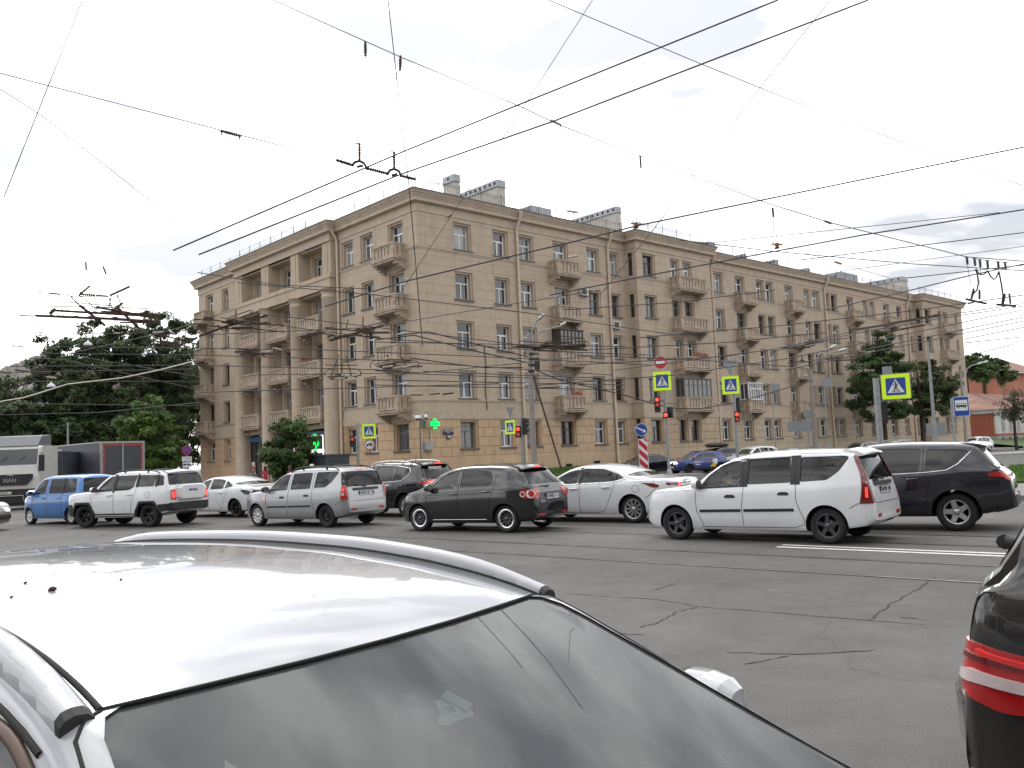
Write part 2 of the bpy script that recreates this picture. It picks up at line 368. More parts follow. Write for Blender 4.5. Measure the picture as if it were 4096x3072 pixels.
# ------------------------------------------------------------------ the apartment block
def scored(name, base, bw, bh, groove_shade, mw, bumpd, var=.1, base2=None):
    """painted render scored into courses (uv = metres along the wall, height)"""
    m, nt, b = new_mat(name); L = nt.links
    uv = N(nt, 'ShaderNodeUVMap'); tc = N(nt, 'ShaderNodeTexCoord')
    br = N(nt, 'ShaderNodeTexBrick', offset=.5); br.inputs['Scale'].default_value = 1.; br.inputs['Brick Width'].default_value = bw
    br.inputs['Row Height'].default_value = bh; br.inputs['Mortar Size'].default_value = mw; br.inputs['Mortar Smooth'].default_value = .25
    br.inputs['Color1'].default_value = (1, 1, 1, 1); br.inputs['Color2'].default_value = (.955, .955, .955, 1); br.inputs['Mortar'].default_value = (*[groove_shade] * 3, 1)  # shading of the scored grooves painted in as darker lines
    L.new(uv.outputs[0], br.inputs['Vector'])
    n1 = N(nt, 'ShaderNodeTexNoise', Scale=.22, Detail=6., Roughness=.65); n2 = N(nt, 'ShaderNodeTexNoise', Scale=2.2, Detail=5., Roughness=.7)
    mp = N(nt, 'ShaderNodeMapping'); mp.inputs['Scale'].default_value = (2.2, 2.2, .25); L.new(tc.outputs['Object'], mp.inputs[0])
    n3 = N(nt, 'ShaderNodeTexNoise', Scale=1.1, Detail=5., Roughness=.6); L.new(mp.outputs[0], n3.inputs['Vector'])
    for n in (n1, n2): L.new(tc.outputs['Object'], n.inputs['Vector'])
    def rng(src, lo, hi, a=.3, c=.7):
        r = N(nt, 'ShaderNodeMapRange'); r.inputs[1].default_value = a; r.inputs[2].default_value = c; r.inputs[3].default_value = lo; r.inputs[4].default_value = hi
        L.new(src, r.inputs[0]); return r.outputs[0]
    def mul(x, y):
        k = N(nt, 'ShaderNodeMath', operation='MULTIPLY'); L.new(x, k.inputs[0]); L.new(y, k.inputs[1]); return k.outputs[0]
    f = mul(mul(rng(n1.outputs['Fac'], 1 - var, 1 + var), rng(n2.outputs['Fac'], 1 - var * .7, 1 + var * .7)), rng(n3.outputs['Fac'], .86, 1.03, .28, .5))
    c0 = N(nt, 'ShaderNodeMix', data_type='RGBA'); c0.inputs[6].default_value = (*base, 1); c0.inputs[7].default_value = (*(base2 or base), 1)
    sx = N(nt, 'ShaderNodeSeparateXYZ'); L.new(tc.outputs['Object'], sx.inputs[0])
    # the warm ground floor paint gives out along the long facade
    L.new(rng(sx.outputs['X'], 0, 1, 6, 40), c0.inputs[0])
    c1 = N(nt, 'ShaderNodeMix', data_type='RGBA', blend_type='MULTIPLY'); c1.inputs[0].default_value = 1
    L.new(c0.outputs[2], c1.inputs[6]); L.new(br.outputs['Color'], c1.inputs[7])
    c2 = N(nt, 'ShaderNodeMix', data_type='RGBA', blend_type='MULTIPLY'); c2.inputs[0].default_value = 1
    L.new(c1.outputs[2], c2.inputs[6]); L.new(f, c2.inputs[7]); L.new(c2.outputs[2], b.inputs['Base Color'])
    b.inputs['Roughness'].default_value = .88; b.inputs['Specular IOR Level'].default_value = .25
    iv = N(nt, 'ShaderNodeMath', operation='SUBTRACT'); iv.inputs[0].default_value = 1.; L.new(br.outputs['Fac'], iv.inputs[1])
    bp = N(nt, 'ShaderNodeBump', Strength=.8, Distance=bumpd); L.new(iv.outputs[0], bp.inputs['Height'])
    b2 = N(nt, 'ShaderNodeBump', Strength=.25, Distance=.01); n4 = N(nt, 'ShaderNodeTexNoise', Scale=14., Detail=3.); L.new(tc.outputs['Object'], n4.inputs['Vector'])
    L.new(n4.outputs['Fac'], b2.inputs['Height']); L.new(bp.outputs[0], b2.inputs['Normal']); L.new(b2.outputs[0], b.inputs['Normal'])
    return m
TAN = (.455, .37, .285); TAN2 = (.445, .365, .285); ORA = (.53, .375, .245); BEI = (.465, .375, .285)
M_UP = scored('render scored courses', TAN, 1.16, .632, .70, .012, .012, .07, TAN2)
M_RU = scored('render rusticated', ORA, .92, .62, .68, .028, .04, .08, BEI)
M_PL = scored('render plain', TAN, 50, 50, 1, .0, .0, .08, TAN2)
M_PN = scored('render plinth', ORA, 60, 60, 1, .0, .0, .1, BEI)
WALLM = [M_PL, M_RU, M_PN, M_UP]
M_STONE = mat('painted cornice', (.44, .36, .28), .85, var=.14, vscale=1.6)
M_BALC = mat('balcony concrete', (.40, .325, .252), .9, var=.3, vscale=2.6, bump=.3, bscale=25)
M_COL = mat('column render', (.445, .36, .275), .88, var=.12, vscale=1.2)
M_WHT = mat('white window frame', (.74, .75, .76), .45)
M_BRN = mat('old brown frame', (.06, .038, .028), .55, var=.3, vscale=9.)
M_GRF = mat('weathered grey frame', (.16, .15, .14), .7, var=.3, vscale=9.)
M_SILL = mat('zinc sill', (.2, .175, .15), .5, var=.2)
def pane_mat(name, col, folds=0., spec=.9):
    m = mat(name, col, .03, spec=spec)
    if folds and not m.get('done'):
        m['done'] = 1; nt = m.node_tree; b = nt.nodes['Principled BSDF']; tc = N(nt, 'ShaderNodeTexCoord')
        mp = N(nt, 'ShaderNodeMapping'); mp.inputs['Scale'].default_value = (9, 9, .25); nt.links.new(tc.outputs['Object'], mp.inputs[0])
        n = N(nt, 'ShaderNodeTexNoise', Scale=1.2, Detail=3.); nt.links.new(mp.outputs[0], n.inputs['Vector'])
        cr = N(nt, 'ShaderNodeValToRGB'); cr.color_ramp.elements[0].position = .38; cr.color_ramp.elements[1].position = .62
        cr.color_ramp.elements[0].color = (*[c * (1 - folds) for c in col], 1); cr.color_ramp.elements[1].color = (*col, 1)
        nt.links.new(n.outputs['Fac'], cr.inputs[0]); nt.links.new(cr.outputs[0], b.inputs['Base Color'])
    return m
PANES = [pane_mat('window glass dark', (.022, .024, .027)), pane_mat('window glass dim', (.045, .05, .055), .5), pane_mat('window glass net curtain', (.17, .175, .175), .65),
         pane_mat('window glass pale blind', (.26, .27, .27), .25), pane_mat('window glass room', (.035, .03, .026), .6)]

BLD = thing('apartment_block', 'tan five-storey corner apartment block with heavy cornice, balconies and white windows', 'building', C0, ANG)
def RF(t, n, z): return (t, -n, z)
def LF(t, n, z): return (-n, t, z)
ZT = [4.20, 7.50, 10.82, 14.12, 17.45]; ZS = [2.35, 5.65, 8.97, 12.25, 15.60]
G_, S1_, B_ = 4.27, 5.55, 1.83
WIN = []                                                  # (side, t0, t1, n, floor, style)
def bfac(px, py, side, n=0.):
    """pixel of the photograph -> (t, z) on a wall plane of the block"""
    d = ray(px, py); Nn = (V((math.sin(ANG), -math.cos(ANG), 0)) if side == 'R' else V((-math.cos(ANG), -math.sin(ANG), 0)))
    P0 = C0 + Nn * n; o = V((0, 0, HC)); t = (P0 - o).dot(Nn) / d.dot(Nn); p = o + d * t
    return (p - C0).dot(DR if side == 'R' else DL), p.z
def wall(mb, side, n, t0, t1, z0, z1, holes):
    fr = RF if side == 'R' else LF
    ts = sorted({t0, t1} | {h[i] for h in holes for i in (0, 1)}); zs = sorted({z0, z1, B_, G_, S1_} | {h[i] for h in holes for i in (2, 3)})
    zs = [z for z in zs if z0 <= z <= z1]
    for a, b in zip(ts, ts[1:]):
        for c, d in zip(zs, zs[1:]):
            tm, zm = (a + b) / 2, (c + d) / 2
            if any(h[0] < tm < h[1] and h[2] < zm < h[3] for h in holes): continue
            mi = 2 if zm < B_ else 1 if zm < G_ else 0 if zm < S1_ else 3
            vs = [fr(a, n, c), fr(b, n, c), fr(b, n, d), fr(a, n, d)]; uv = [(a, c - B_), (b, c - B_), (b, d - B_), (a, d - B_)]
            if mi == 3: uv = [(u, v + B_ - S1_ + .1) for u, v in uv]
            if side == 'L': vs.reverse(); uv.reverse()
            mb.add(vs, [(0, 1, 2, 3)], mi, uvs=uv)
def reveal(mb, side, n, t0, t1, z0, z1, step=.13, d1=.10, d2=.36):
    fr = RF if side == 'R' else LF
    rings = [(t0, t1, z0, z1, n), (t0, t1, z0, z1, n - d1), (t0 + step, t1 - step, z0, z1 - step, n - d1), (t0 + step, t1 - step, z0, z1 - step, n - d2)]
    cs = [[fr(a, m, c), fr(b, m, c), fr(b, m, d), fr(a, m, d)] for a, b, c, d, m in rings]
    for r0, r1 in zip(cs, cs[1:]):
        for k in range(4):
            q = [r0[k], r0[(k + 1) % 4], r1[(k + 1) % 4], r1[k]]
            if side == 'L': q.reverse()
            uv = [(0.3, .3)] * 4
            mb.add(q, [(0, 1, 2, 3)], 2 if z1 < G_ else 0, uvs=uv)
walls = MB()
def facade(side, n, t0, t1, cols, z0=-.2, z1=17.74, floors=(0, 1, 2, 3, 4), zbase=None):
    holes = []
    for c in cols:
        a, b = c[0], c[1]; sty = c[2] if len(c) > 2 else {}
        for f in (c[3] if len(c) > 3 else floors):
            h = (a, b, ZS[f], ZT[f]); holes.append(h); reveal(walls, side, n, *h); WIN.append((side, a, b, n, f, sty.get(f, sty.get('*', 'w'))))
    wall(walls, side, n, t0, t1, z0, z1, holes)
# long facade
facade('R', 0, 0, 20.6, [(3.03, 4.58, {0: 'g'}), (6.53, 7.95), (9.0, 10.45, {0: 'b'}), (12.42, 14.06, {2: 'd', 3: 'u', 0: 'b'}), (16.07, 17.52, {1: 'b', 3: 'd'}), (18.5, 19.87, {1: 'b', 3: 'd'})])
bayst = {4: 'b', 3: 'd', 2: 'd', 1: 'd', 0: 'b'}
facade('R', 1.15, 20.6, 30.6, [(21.4, 23.0, bayst), (25.0, 26.25, {0: 'b', 3: 'd'}), (26.65, 28.0, {0: 'b', 3: 'd'})])
facade('R', 0, 30.6, 74.4, [(32.78, 34.24, {1: 'b', 2: 'b'}), (36.16, 37.77, {3: 'd'}), (39.72, 41.05, {3: 'd'}), (41.4, 42.74, {3: 'd'}), (44.8, 46.35, {2: 'd'}), (48.5, 49.75, {2: 'd'}), (50.1, 51.7, {2: 'd', 3: 'b'}),
        (52.72, 53.85, {4: 'b', 2: 'b', 1: 'd'}), (54.1, 55.44, {4: 'b', 2: 'b', 1: 'd'}), (57.55, 59.13), (61.3, 62.5), (62.85, 64.2), (66.3, 67.93), (69.76, 71.13, {4: 'g'}), (72.65, 73.95, {4: 'b'})])
facade('R', 1.1, 74.4, 86.4, [(75.0, 76.8, bayst), (78.85, 79.95, {'*': 'd'}), (80.3, 81.8, {'*': 'w'}), (84.1, 84.9, {'*': 'd'}, (2, 3, 4))])
# bay flanks with their narrow side windows, and the far end wall
def flank(x, ya, yb, narrow):
    mbh = []
    if narrow:
        y0, y1 = ya - .75, ya - .25
        for f in range(5): mbh.append((y0, y1, ZS[f], ZT[f]))
    ys = sorted({ya, yb} | {h[i] for h in mbh for i in (0, 1)}); zs = sorted({-.2, 17.74, B_, G_, S1_} | {h[i] for h in mbh for i in (2, 3)})
    for a, b in zip(ys, ys[1:]):
        for c, d in zip(zs, zs[1:]):
            if any(h[0] < (a + b) / 2 < h[1] and h[2] < (c + d) / 2 < h[3] for h in mbh): continue
            zm = (c + d) / 2; mi = 2 if zm < B_ else 1 if zm < G_ else 0 if zm < S1_ else 3
            off = -B_ if mi < 3 else -S1_ + .1
            walls.add([(x, a, c), (x, a, d), (x, b, d), (x, b, c)], [(0, 1, 2, 3)], mi, uvs=[(a + x, c + off), (a + x, d + off), (b + x, d + off), (b + x, c + off)])
    for h in mbh:
        for q in ([(x, h[0], h[2]), (x + .2, h[0], h[2]), (x + .2, h[0], h[3]), (x, h[0], h[3])], [(x, h[1], h[2]), (x + .2, h[1], h[2]), (x + .2, h[1], h[3]), (x, h[1], h[3])],
                  [(x, h[0], h[3]), (x, h[1], h[3]), (x + .2, h[1], h[3]), (x + .2, h[0], h[3])], [(x, h[0], h[2]), (x, h[1], h[2]), (x + .2, h[1], h[2]), (x + .2, h[0], h[2])]):
            walls.add(q, [(0, 1, 2, 3)], 0, uvs=[(.3, .3)] * 4)
        WIN.append(('F', h[0], h[1], x, ZS.index(h[2]), 'b'))
flank(20.6, 0, -1.15, True); flank(74.4, 0, -1.1, True)
walls.quad((30.6, 0, 0), (30.6, -1.15, 0), (30.6, -1.15, 17.74), (30.6, 0, 17.74), 0, uvs=[(.3, .3)] * 4)
walls.quad((86.4, -1.1, -.2), (86.4, 13, -.2), (86.4, 13, 17.74), (86.4, -1.1, 17.74), 0, uvs=[(.3, .3)] * 4)
walls.quad((0, 34.1, -.2), (13, 34.1, -.2), (13, 34.1, 17.74), (0, 34.1, 17.74), 0, uvs=[(.3, .3)] * 4)
walls.quad((13, 34.1, -.2), (13, 13, -.2), (13, 13, 17.74), (13, 34.1, 17.74), 0, uvs=[(.3, .3)] * 4)
walls.quad((13, 13, -.2), (86.4, 13, -.2), (86.4, 13, 17.74), (13, 13, 17.74), 0, uvs=[(.3, .3)] * 4)
# short facade
facade('L', 0, 0, 9.7, [(1.51, 3.21, {0: 'g'}), (5.05, 6.57), (7.55, 9.08)])
facade('L', 0, 25.3, 34.1, [(27.78, 29.05, {1: 'b', 2: 'b'}), (30.96, 32.55, {1: 'b', 2: 'd'})])
# columned centre of the short facade: back wall set in, piers, tall half columns, beam, open top storey
BAYS = [(10.88, 14.41), (15.61, 19.28), (20.51, 24.10)]; PIER = [(9.7, 10.88), (14.41, 15.61), (19.28, 20.51), (24.10, 25.3)]
for a, b in BAYS:
    c = (a + b) / 2
    facade('L', -.5, a - .2, b + .2, [(c + .05, c + 1.45, {'*': 'w', 2: 'd'}, (1, 2, 3, 4)), (c - 1.35, c - .15, {'*': 'w', 3: 'b', 1: 'd'}, (1, 2, 3))], z0=4.2)
    walls.box((-.35, a, 4.3), (.6, b, 4.62), 0)                                   # soffit over the shop
    walls.box((-.3, a, 14.15), (.6, b, 14.32), 0)
    walls.box((-.3, a, 17.62), (.7, b, 17.74), 0)
col_mb = MB()
for a, b in PIER:
    walls.box((-.30, a, -.2), (.75, b, 14.3), 0)
    Mx = Matrix.Translation((-.34, (a + b) / 2, 0))
    col_mb.lathe([(.64, -.2), (.64, .9), (.60, .95), (.56, 13.6), (.6, 13.65), (.6, 13.72), (.56, 13.75), (.56, 13.98), (.66, 14.06), (.66, 14.2), (.7, 14.2), (.7, 14.3)], 28, 0, Mx)
    walls.box((-.52, a, 15.35), (.5, b, 17.74), 0)
    walls.box((-.56, a + .42, 15.42), (-.515, b - .1, 17.6), 0)
walls.box((-.62, 9.7, 14.3), (.1, 25.3, 15.05), 0); walls.box((-.68, 9.62, 15.05), (.1, 25.38, 15.2), 0); walls.box((-.64, 9.66, 15.2), (-.05, 25.34, 15.38), 0)
walls.build('wall', WALLM, BLD)
col_mb.build('column', M_COL, BLD)
# string courses
trim = MB()
def course(z0, z1, pr, segs):
    for side, n, a, b in segs:
        if side == 'R': trim.box((a, -n - pr, z0), (b, -n + .02, z1))
        else: trim.box((-n - pr, a, z0), (-n + .02, b, z1))
SEG = [('R', 0, -.06, 20.55), ('R', 1.15, 20.54, 30.66), ('R', 0, 30.66, 74.35), ('R', 1.1, 74.34, 86.46), ('L', 0, -.0, 9.65), ('L', 0, 25.35, 34.16)]
course(15.40, 15.50, .07, SEG); course(15.30, 15.40, .035, SEG)
course(5.46, 5.56, .06, SEG); course(5.39, 5.46, .03, SEG)
course(4.27, 4.75, .05, SEG)
for z0, z1, pr in ((15.4, 15.5, .07), (5.46, 5.56, .06), (4.27, 4.75, .05)):
    trim.box((20.6 - pr, -1.14, z0), (20.62, -.08, z1)); trim.box((74.4 - pr, -1.09, z0), (74.42, -.08, z1))
trim.build('string_course', M_STONE, BLD)
# swept cornice with mitred corners
def sweep(mb, path, prof, mi=0, uv=False):
    pts = [V((x, y, 0)) for x, y in path]; n = len(pts); offs = []
    for i in range(n):
        ds = []
        if i > 0: ds.append((pts[i] - pts[i - 1]).normalized())
        if i < n - 1: ds.append((pts[i + 1] - pts[i]).normalized())
        ns = [V((d.y, -d.x, 0)) for d in ds]
        offs.append(ns[0] if len(ns) == 1 else (ns[0] + ns[1]) / (1 + ns[0].dot(ns[1])))
    for i in range(n - 1):
        for (a, za), (b, zb) in zip(prof, prof[1:]):
            p = [pts[i] + offs[i] * a, pts[i + 1] + offs[i + 1] * a, pts[i + 1] + offs[i + 1] * b, pts[i] + offs[i] * b]
            z = (za, za, zb, zb); mb.add([(q.x, q.y, zz) for q, zz in zip(p, z)], [(0, 1, 2, 3)], mi)
PATH = [(13, 34.1), (0, 34.1), (0, 25.3), (-.6, 25.3), (-.6, 9.7), (0, 9.7), (0, 0), (20.6, 0), (20.6, -1.15), (30.6, -1.15), (30.6, 0), (74.4, 0), (74.4, -1.1), (86.4, -1.1), (86.4, 13)]
co = MB()
sweep(co, PATH, [(.0, 17.74), (.045, 17.74), (.045, 18.28), (.30, 18.34), (.33, 18.37), (.33, 18.58), (.37, 18.60), (.37, 18.66), (.43, 18.72), (.43, 18.79), (.50, 18.84), (.50, 18.91), (.55, 18.95), (.55, 19.03)])
co.build('cornice', M_STONE, BLD)
M_ROOF = mat('roof sheet', (.085, .09, .095), .45, .3, var=.25, vscale=.8)
ro = MB()
sweep(ro, PATH, [(.55, 19.03), (.60, 19.03), (.60, 19.08), (.25, 19.19)])
sweep(ro, [(13, 34.1), (0, 34.1), (0, 0), (86.4, 0), (86.4, 13)], [(.3, 19.18), (-6.4, 20.7)])
ro.build('roof', M_ROOF, BLD)
# railing along the roof edge
M_IRON = mat('railing iron', (.05, .047, .045), .7, var=.3)
rr = MB()
def fence(a, b, full):
    a = V((*a, 19.2)); b = V((*b, 19.2)); L_ = (b - a).length; k = max(1, round(L_ / 1.95)); u = V((0, 0, 1))
    for i in range(k + 1):
        p = a.lerp(b, i / k); rr.bar(p, p + u * .98, .035)
        if i < k:
            q = a.lerp(b, (i + 1) / k)
            if full: rr.bar(q + u * .08, p.lerp(q, .62) + u * .08 + u * .0, .02); rr.bar(q + u * .6, p.lerp(q, .66) + u * .12, .02)
            hs = (.55, .85) if not full else (.12, .72, .84)
            for h in hs: rr.bar(p + u * h, q + u * h, .012 if not full else .02)
            if full:
                for j in range(1, 7): rr.bar(p.lerp(q, j / 7) + u * .12, p.lerp(q, j / 7) + u * .72, .014)
fence((.3, 34), (.3, 26), False); fence((-.2, 25), (-.2, 10), False); fence((.3, 9.5), (.3, .3), True); fence((.3, .3), (20.8, .3), True)
fence((20.9, -.8), (30.4, -.8), True); fence((30.6, .3), (74.2, .3), True); fence((74.6, -.8), (86.2, -.8), True)
rr.build('roof_railing', M_IRON, BLD)
# chimneys and vents
M_CHIM = mat('chimney render', (.5, .47, .42), .9, var=.15, vscale=1.5); M_ZINC = mat('zinc sheet', (.30, .32, .34), .42, .5, var=.2, vscale=2.)
M_BLACK = mat('black void', (.012, .012, .012), .9)
def chimney(x, y, wx, ly, zt, holes):
    mb = MB(); mb.box((x, y, 19.3), (x + wx, y + ly, zt - .55), 0); mb.box((x - .09, y - .09, zt - .55), (x + wx + .09, y + ly + .09, zt - .5), 1)
    mb.box((x - .03, y - .03, zt - .5), (x + wx + .03, y + ly + .03, zt), 1)
    k = holes
    for i in range(k):
        yy = y + (i + .5) * ly / k; mb.box((x - .036, yy - .1, zt - .36), (x - .02, yy + .1, zt - .14), 2)
    return mb.build('chimney', [M_CHIM, M_ZINC, M_BLACK], BLD)
def chim_px(px0, px1, pytop, y, ly, holes):
    """front face spans px0..px1 at local depth y behind the long facade"""
    t0, z = bfac(px0, pytop, 'R', -y); t1, z1 = bfac(px1, pytop, 'R', -y); chimney(t0, y, t1 - t0, ly, max(z, z1), holes)
chim_px(1815, 1838, 700, 4.0, 1.3, 1); chim_px(1989, 2019, 724, 2.6, 5.6, 10); chim_px(2464, 2482, 829, 2.6, 6., 10)
chim_px(2835, 2858, 970, 2.2, 1.2, 2); chim_px(2978, 2984, 1015, 2, 1.4, 2); chim_px(3100, 3112, 1040, 2, 1.4, 4)
chim_px(3225, 3240, 1075, 2, 1.6, 2); chim_px(3352, 3366, 1096, 2, 1.4, 2); chim_px(3608, 3628, 1110, 2.4, 9, 10)
vb = MB(); t0, z0 = bfac(2205, 838, 'R', -2.5); vb.box((t0 - 2.2, 2.5, 19.4), (t0, 4.5, z0), 0)
t0, z0 = bfac(3430, 1100, 'R', -2.5); vb.box((t0 - 4, 2.5, 19.4), (t0, 4.5, z0), 0)
vb.build('roof_hatch', M_ZINC, BLD)
# downpipes
M_PIPE = mat('downpipe paint', (.54, .45, .345), .55, var=.15)
def downpipe(side, t, n0, zb=.85, kick=0.):
    mb = MB(); fr = RF if side == 'R' else LF
    pts = [fr(t, n0 + .62, 18.95), fr(t, n0 + .6, 18.62), fr(t, n0 + .56, 18.4), fr(t, n0 + .2, 17.85), fr(t, n0 + .15, 17.6)] + [fr(t, n0 + .15, z) for z in (14, 10, 6, zb + .2)] + [fr(t, n0 + .24, zb), fr(t, n0 + .36, zb - .1)]
    mb.tube(pts, [.17, .11, .10, .10, .10] + [.10] * 6, 10)
    for z in (16.2, 13.9, 11.3, 8.7, 6.1, 3.4): mb.tube([fr(t, n0 + .15, z), fr(t, n0 + .15, z + .05)], .118, 10)
    mb.build('downpipe', M_PIPE, BLD)
for t in (8.71, 18.41, 52.55, 72.35): downpipe('R', t, 0)
downpipe('R', 32.25, 0); downpipe('L', 9.45, .0, 1.1)
# windows
FR = {}
def win_mesh(w, h, sty, v):
    key = (round(w, 2), round(h, 2), sty, v)
    if key in FR: return FR[key]
    f, p = MB(), MB(); t = .075; x0, x1 = -w / 2, w / 2
    th = h * .655 if sty != 'n' else h
    def bx(a, b, c, d, y0=0., y1=.06): f.box((a, y0, c), (b, y1, d))
    bx(x0, x1, 0, t); bx(x0, x1, h - t, h); bx(x0, x0 + t, t, h - t); bx(x1 - t, x1, t, h - t)
    if w > .6:
        bx(x0 + t, x1 - t, th - t / 2, th + t / 2, .003, .057)
        mx = {0: 0., 1: -.06 * w, 2: .08 * w}[v]
        bx(mx - t / 2, mx + t / 2, t, th - t / 2, .003, .057)
        if v == 1 and sty == 'w': bx(mx + t / 2, x1 - t, t, t + .045, -.012, .05); bx(mx + t / 2, x1 - t, th - t / 2 - .045, th - t / 2, -.012, .05); bx(x1 - t - .045, x1 - t, t + .045, th - t / 2 - .045, -.012, .05); bx(mx + t / 2, mx + t / 2 + .045, t + .045, th - t / 2 - .045, -.012, .05)
        if v == 2 or sty == 'd': bx(x0 + t, mx - t / 2, h * .33, h * .33 + .035, .005, .05)
        if sty == 'd': bx(mx - t / 2, mx + t / 2, th + t / 2, h - t, .003, .057)
    p.quad((x0 + .02, .035, .02), (x1 - .02, .035, .02), (x1 - .02, .035, h - .02), (x0 + .02, .035, h - .02))
    m = {'w': M_WHT, 'u': M_WHT, 'b': M_BRN, 'd': M_GRF, 'g': M_GRF}[sty]
    FR[key] = (f.mesh('window', [m]), {}, p); return FR[key]
def pane_mesh(entry, k):
    if k not in entry[1]: entry[1][k] = entry[2].mesh('pane', [PANES[k]])
    return entry[1][k]
SILLS = {}
def sill_mesh(w):
    k = round(w, 2)
    if k not in SILLS:
        mb = MB(); mb.box((-w / 2 - .07, -.14 - .36, -.045), (w / 2 + .07, .02, .0)); mb.box((-w / 2 - .03, -.36 - .08, -.12), (w / 2 + .03, -.36 + .01, -.046)); SILLS[k] = mb.mesh('sill', [M_SILL])
    return SILLS[k]
wl = []
for side, a, b, n, f, sty in WIN:
    if side == 'F': wd = b - a; hh = ZT[f] - ZS[f]; loc = V((n + .17, (a + b) / 2, ZS[f])); rz = -math.pi / 2; st = 0
    else:
        st = .13; wd = b - a - 2 * st; hh = ZT[f] - ZS[f] - st; c = (a + b) / 2
        loc = V((c, -n + .36, ZS[f])) if side == 'R' else V((-n + .36, c, ZS[f])); rz = 0 if side == 'R' else -math.pi / 2
    P = bl(*loc); e = (P - V((0, 0, HC))).dot(FW); area = wd * hh / e ** 2 * (.7 if side == 'R' else .55) * (.35 if side == 'F' else 1)
    if side == 'R' and a < 75: area *= 1.001
    wl.append((area, side, wd, hh, loc, rz, sty, f, b - a))
wl.sort(key=lambda q: -q[0])
rest_f, rest_p = MB(), MB(); cut = 100
for i, (ar, side, wd, hh, loc, rz, sty, f, ow) in enumerate(wl):
    v = R.choice((0, 0, 1, 1, 2)); e = win_mesh(wd, hh, sty, v)
    k = {'w': R.choice((0, 0, 1, 1, 1, 2, 2, 3)), 'u': 0, 'b': R.choice((0, 4, 4)), 'd': R.choice((0, 1, 2)), 'g': 2}[sty]
    if side != 'F' and f == 4 and sty == 'w': k = R.choice((1, 2, 3, 1))
    if i < cut:
        o = link('window', e[0], BLD, loc, (0, 0, rz)); link('pane', pane_mesh(e, k), o)
        if side != 'F': link('sill', sill_mesh(ow), o, (0, 0, 0))
    else:
        Mx = Matrix.Translation(loc) @ Matrix.Rotation(rz, 4, 'Z')
        mi = {'w': 0, 'u': 0, 'b': 1, 'd': 2, 'g': 2}[sty]
        for me, m_ in ((e[0], mi), (pane_mesh(e, k), 4 + k)) + (((sill_mesh(ow), 3),) if side != 'F' else ()):
            rest_f.add([Mx @ vv.co for vv in me.vertices], [tuple(p.vertices) for p in me.polygons], m_)
o = rest_f.build('window', [M_WHT, M_BRN, M_GRF, M_SILL] + PANES, BLD); o['kind'] = 'stuff'
# balconies
BM = {}
def balc_mesh(w, d, k):
    key = (w, d, k)
    if key in BM: return BM[key]
    mb = MB(); h = .97; x0, x1 = -w / 2, w / 2; J = R
    mb.box((x0 - .1, -d - .1, -.10), (x1 + .1, 0, 0)); mb.box((x0 - .03, -d - .03, -.24), (x1 + .03, 0, -.101))
    for s in (-1, 1):
        xa, xb = (x0 + .0, x0 + .32) if s < 0 else (x1 - .32, x1 - .0)
        mb.box((xa, -d * .86, -.42), (xb, 0, -.241)); mb.box((xa + .001, -d * .55, -.58), (xb - .001, 0, -.421)); mb.box((xa + .002, -d * .3, -.72), (xb - .002, 0, -.581))
        px = (x0, x0 + .27) if s < 0 else (x1 - .27, x1)
        mb.box((px[0], -d, .001), (px[1], -d + .27, h - .1))
        xw = (x0, x0 + .14) if s < 0 else (x1 - .14, x1)
        mb.box((xw[0], -.14, .001), (xw[1], 0, h - .1))
        mb.box((xw[0] + .01, -d + .27, .05), (xw[1] - .01, -.14, .17)); mb.box((xw[0] + .01, -d + .27, h - .2), (xw[1] - .01, -.14, h - .1))
        L_ = d - .41; mb.box((xw[0] + .02, -d + .27 + L_ * .18, .17), (xw[1] - .02, -.14 - L_ * .18, h - .2))
        mb.box((xw[0] - .03, -d + .27, h - .099), (xw[1] + .03, 0, h))
    mb.box((x0 - .04, -d - .04, h - .099), (x1 + .04, -d + .29, h))
    fx0, fx1 = x0 + .27, x1 - .27
    mb.box((fx0, -d + .03, .07), (fx1, -d + .17, .19)); mb.box((fx0, -d + .03, h - .22), (fx1, -d + .17, h - .1))
    pitch = (fx1 - fx0) / k
    for i in range(k):
        c = fx0 + (i + .5) * pitch; mb.box((c - pitch * .36, -d + .05 + J.uniform(-.008, .008), .19), (c + pitch * .36, -d + .15, h - .22))
    BM[key] = mb.mesh('balcony', [M_BALC]); return BM[key]
def balcony(side, t0, t1, n, f, k=5, d=.95, glaze=None):
    w = round(t1 - t0, 2); c = (t0 + t1) / 2; z = ZS[f] - .73
    o = link('balcony', balc_mesh(w, d, k), BLD, (c, -n, z) if side == 'R' else (-n, c, z), (0, 0, 0 if side == 'R' else -math.pi / 2))
    if glaze:
        mb = MB(); x0, x1, y0, h0, h1 = -w / 2 + .06, w / 2 - .06, -d + .1, .97, 2.45
        nx = 6
        for i in range(nx + 1): xx = lerp(x0, x1, i / nx); mb.box((xx - .035, y0 - .03, h0), (xx + .035, y0 + .03, h1))
        for zz in (h0 + .03, h1 - .03, h1 - .5): mb.box((x0 + .036, y0 - .026, zz - .035), (x1 - .036, y0 + .026, zz + .035))
        for xx in (x0, x1):
            for yy in (y0 + (0 - y0) / 2, -.03): mb.box((xx - .03, yy - .03, h0), (xx + .03, yy + .03, h1))
            for zz in (h0 + .03, h1 - .03): mb.box((xx - .025, y0 + .03, zz - .03), (xx + .025, -.06, zz + .03))
        mb.box((x0 - .08, y0 - .1, h1), (x1 + .08, 0, h1 + .06))
        mb.quad((x0, y0 + .01, h0), (x1, y0 + .01, h0), (x1, y0 + .01, h1), (x0, y0 + .01, h1), 1); mb.quad((x0 + .01, y0, h0), (x0 + .01, 0, h0), (x0 + .01, 0, h1), (x0 + .01, y0, h1), 1)
        mb.build('glazing', [glaze, PANES[1]], o)
    return o
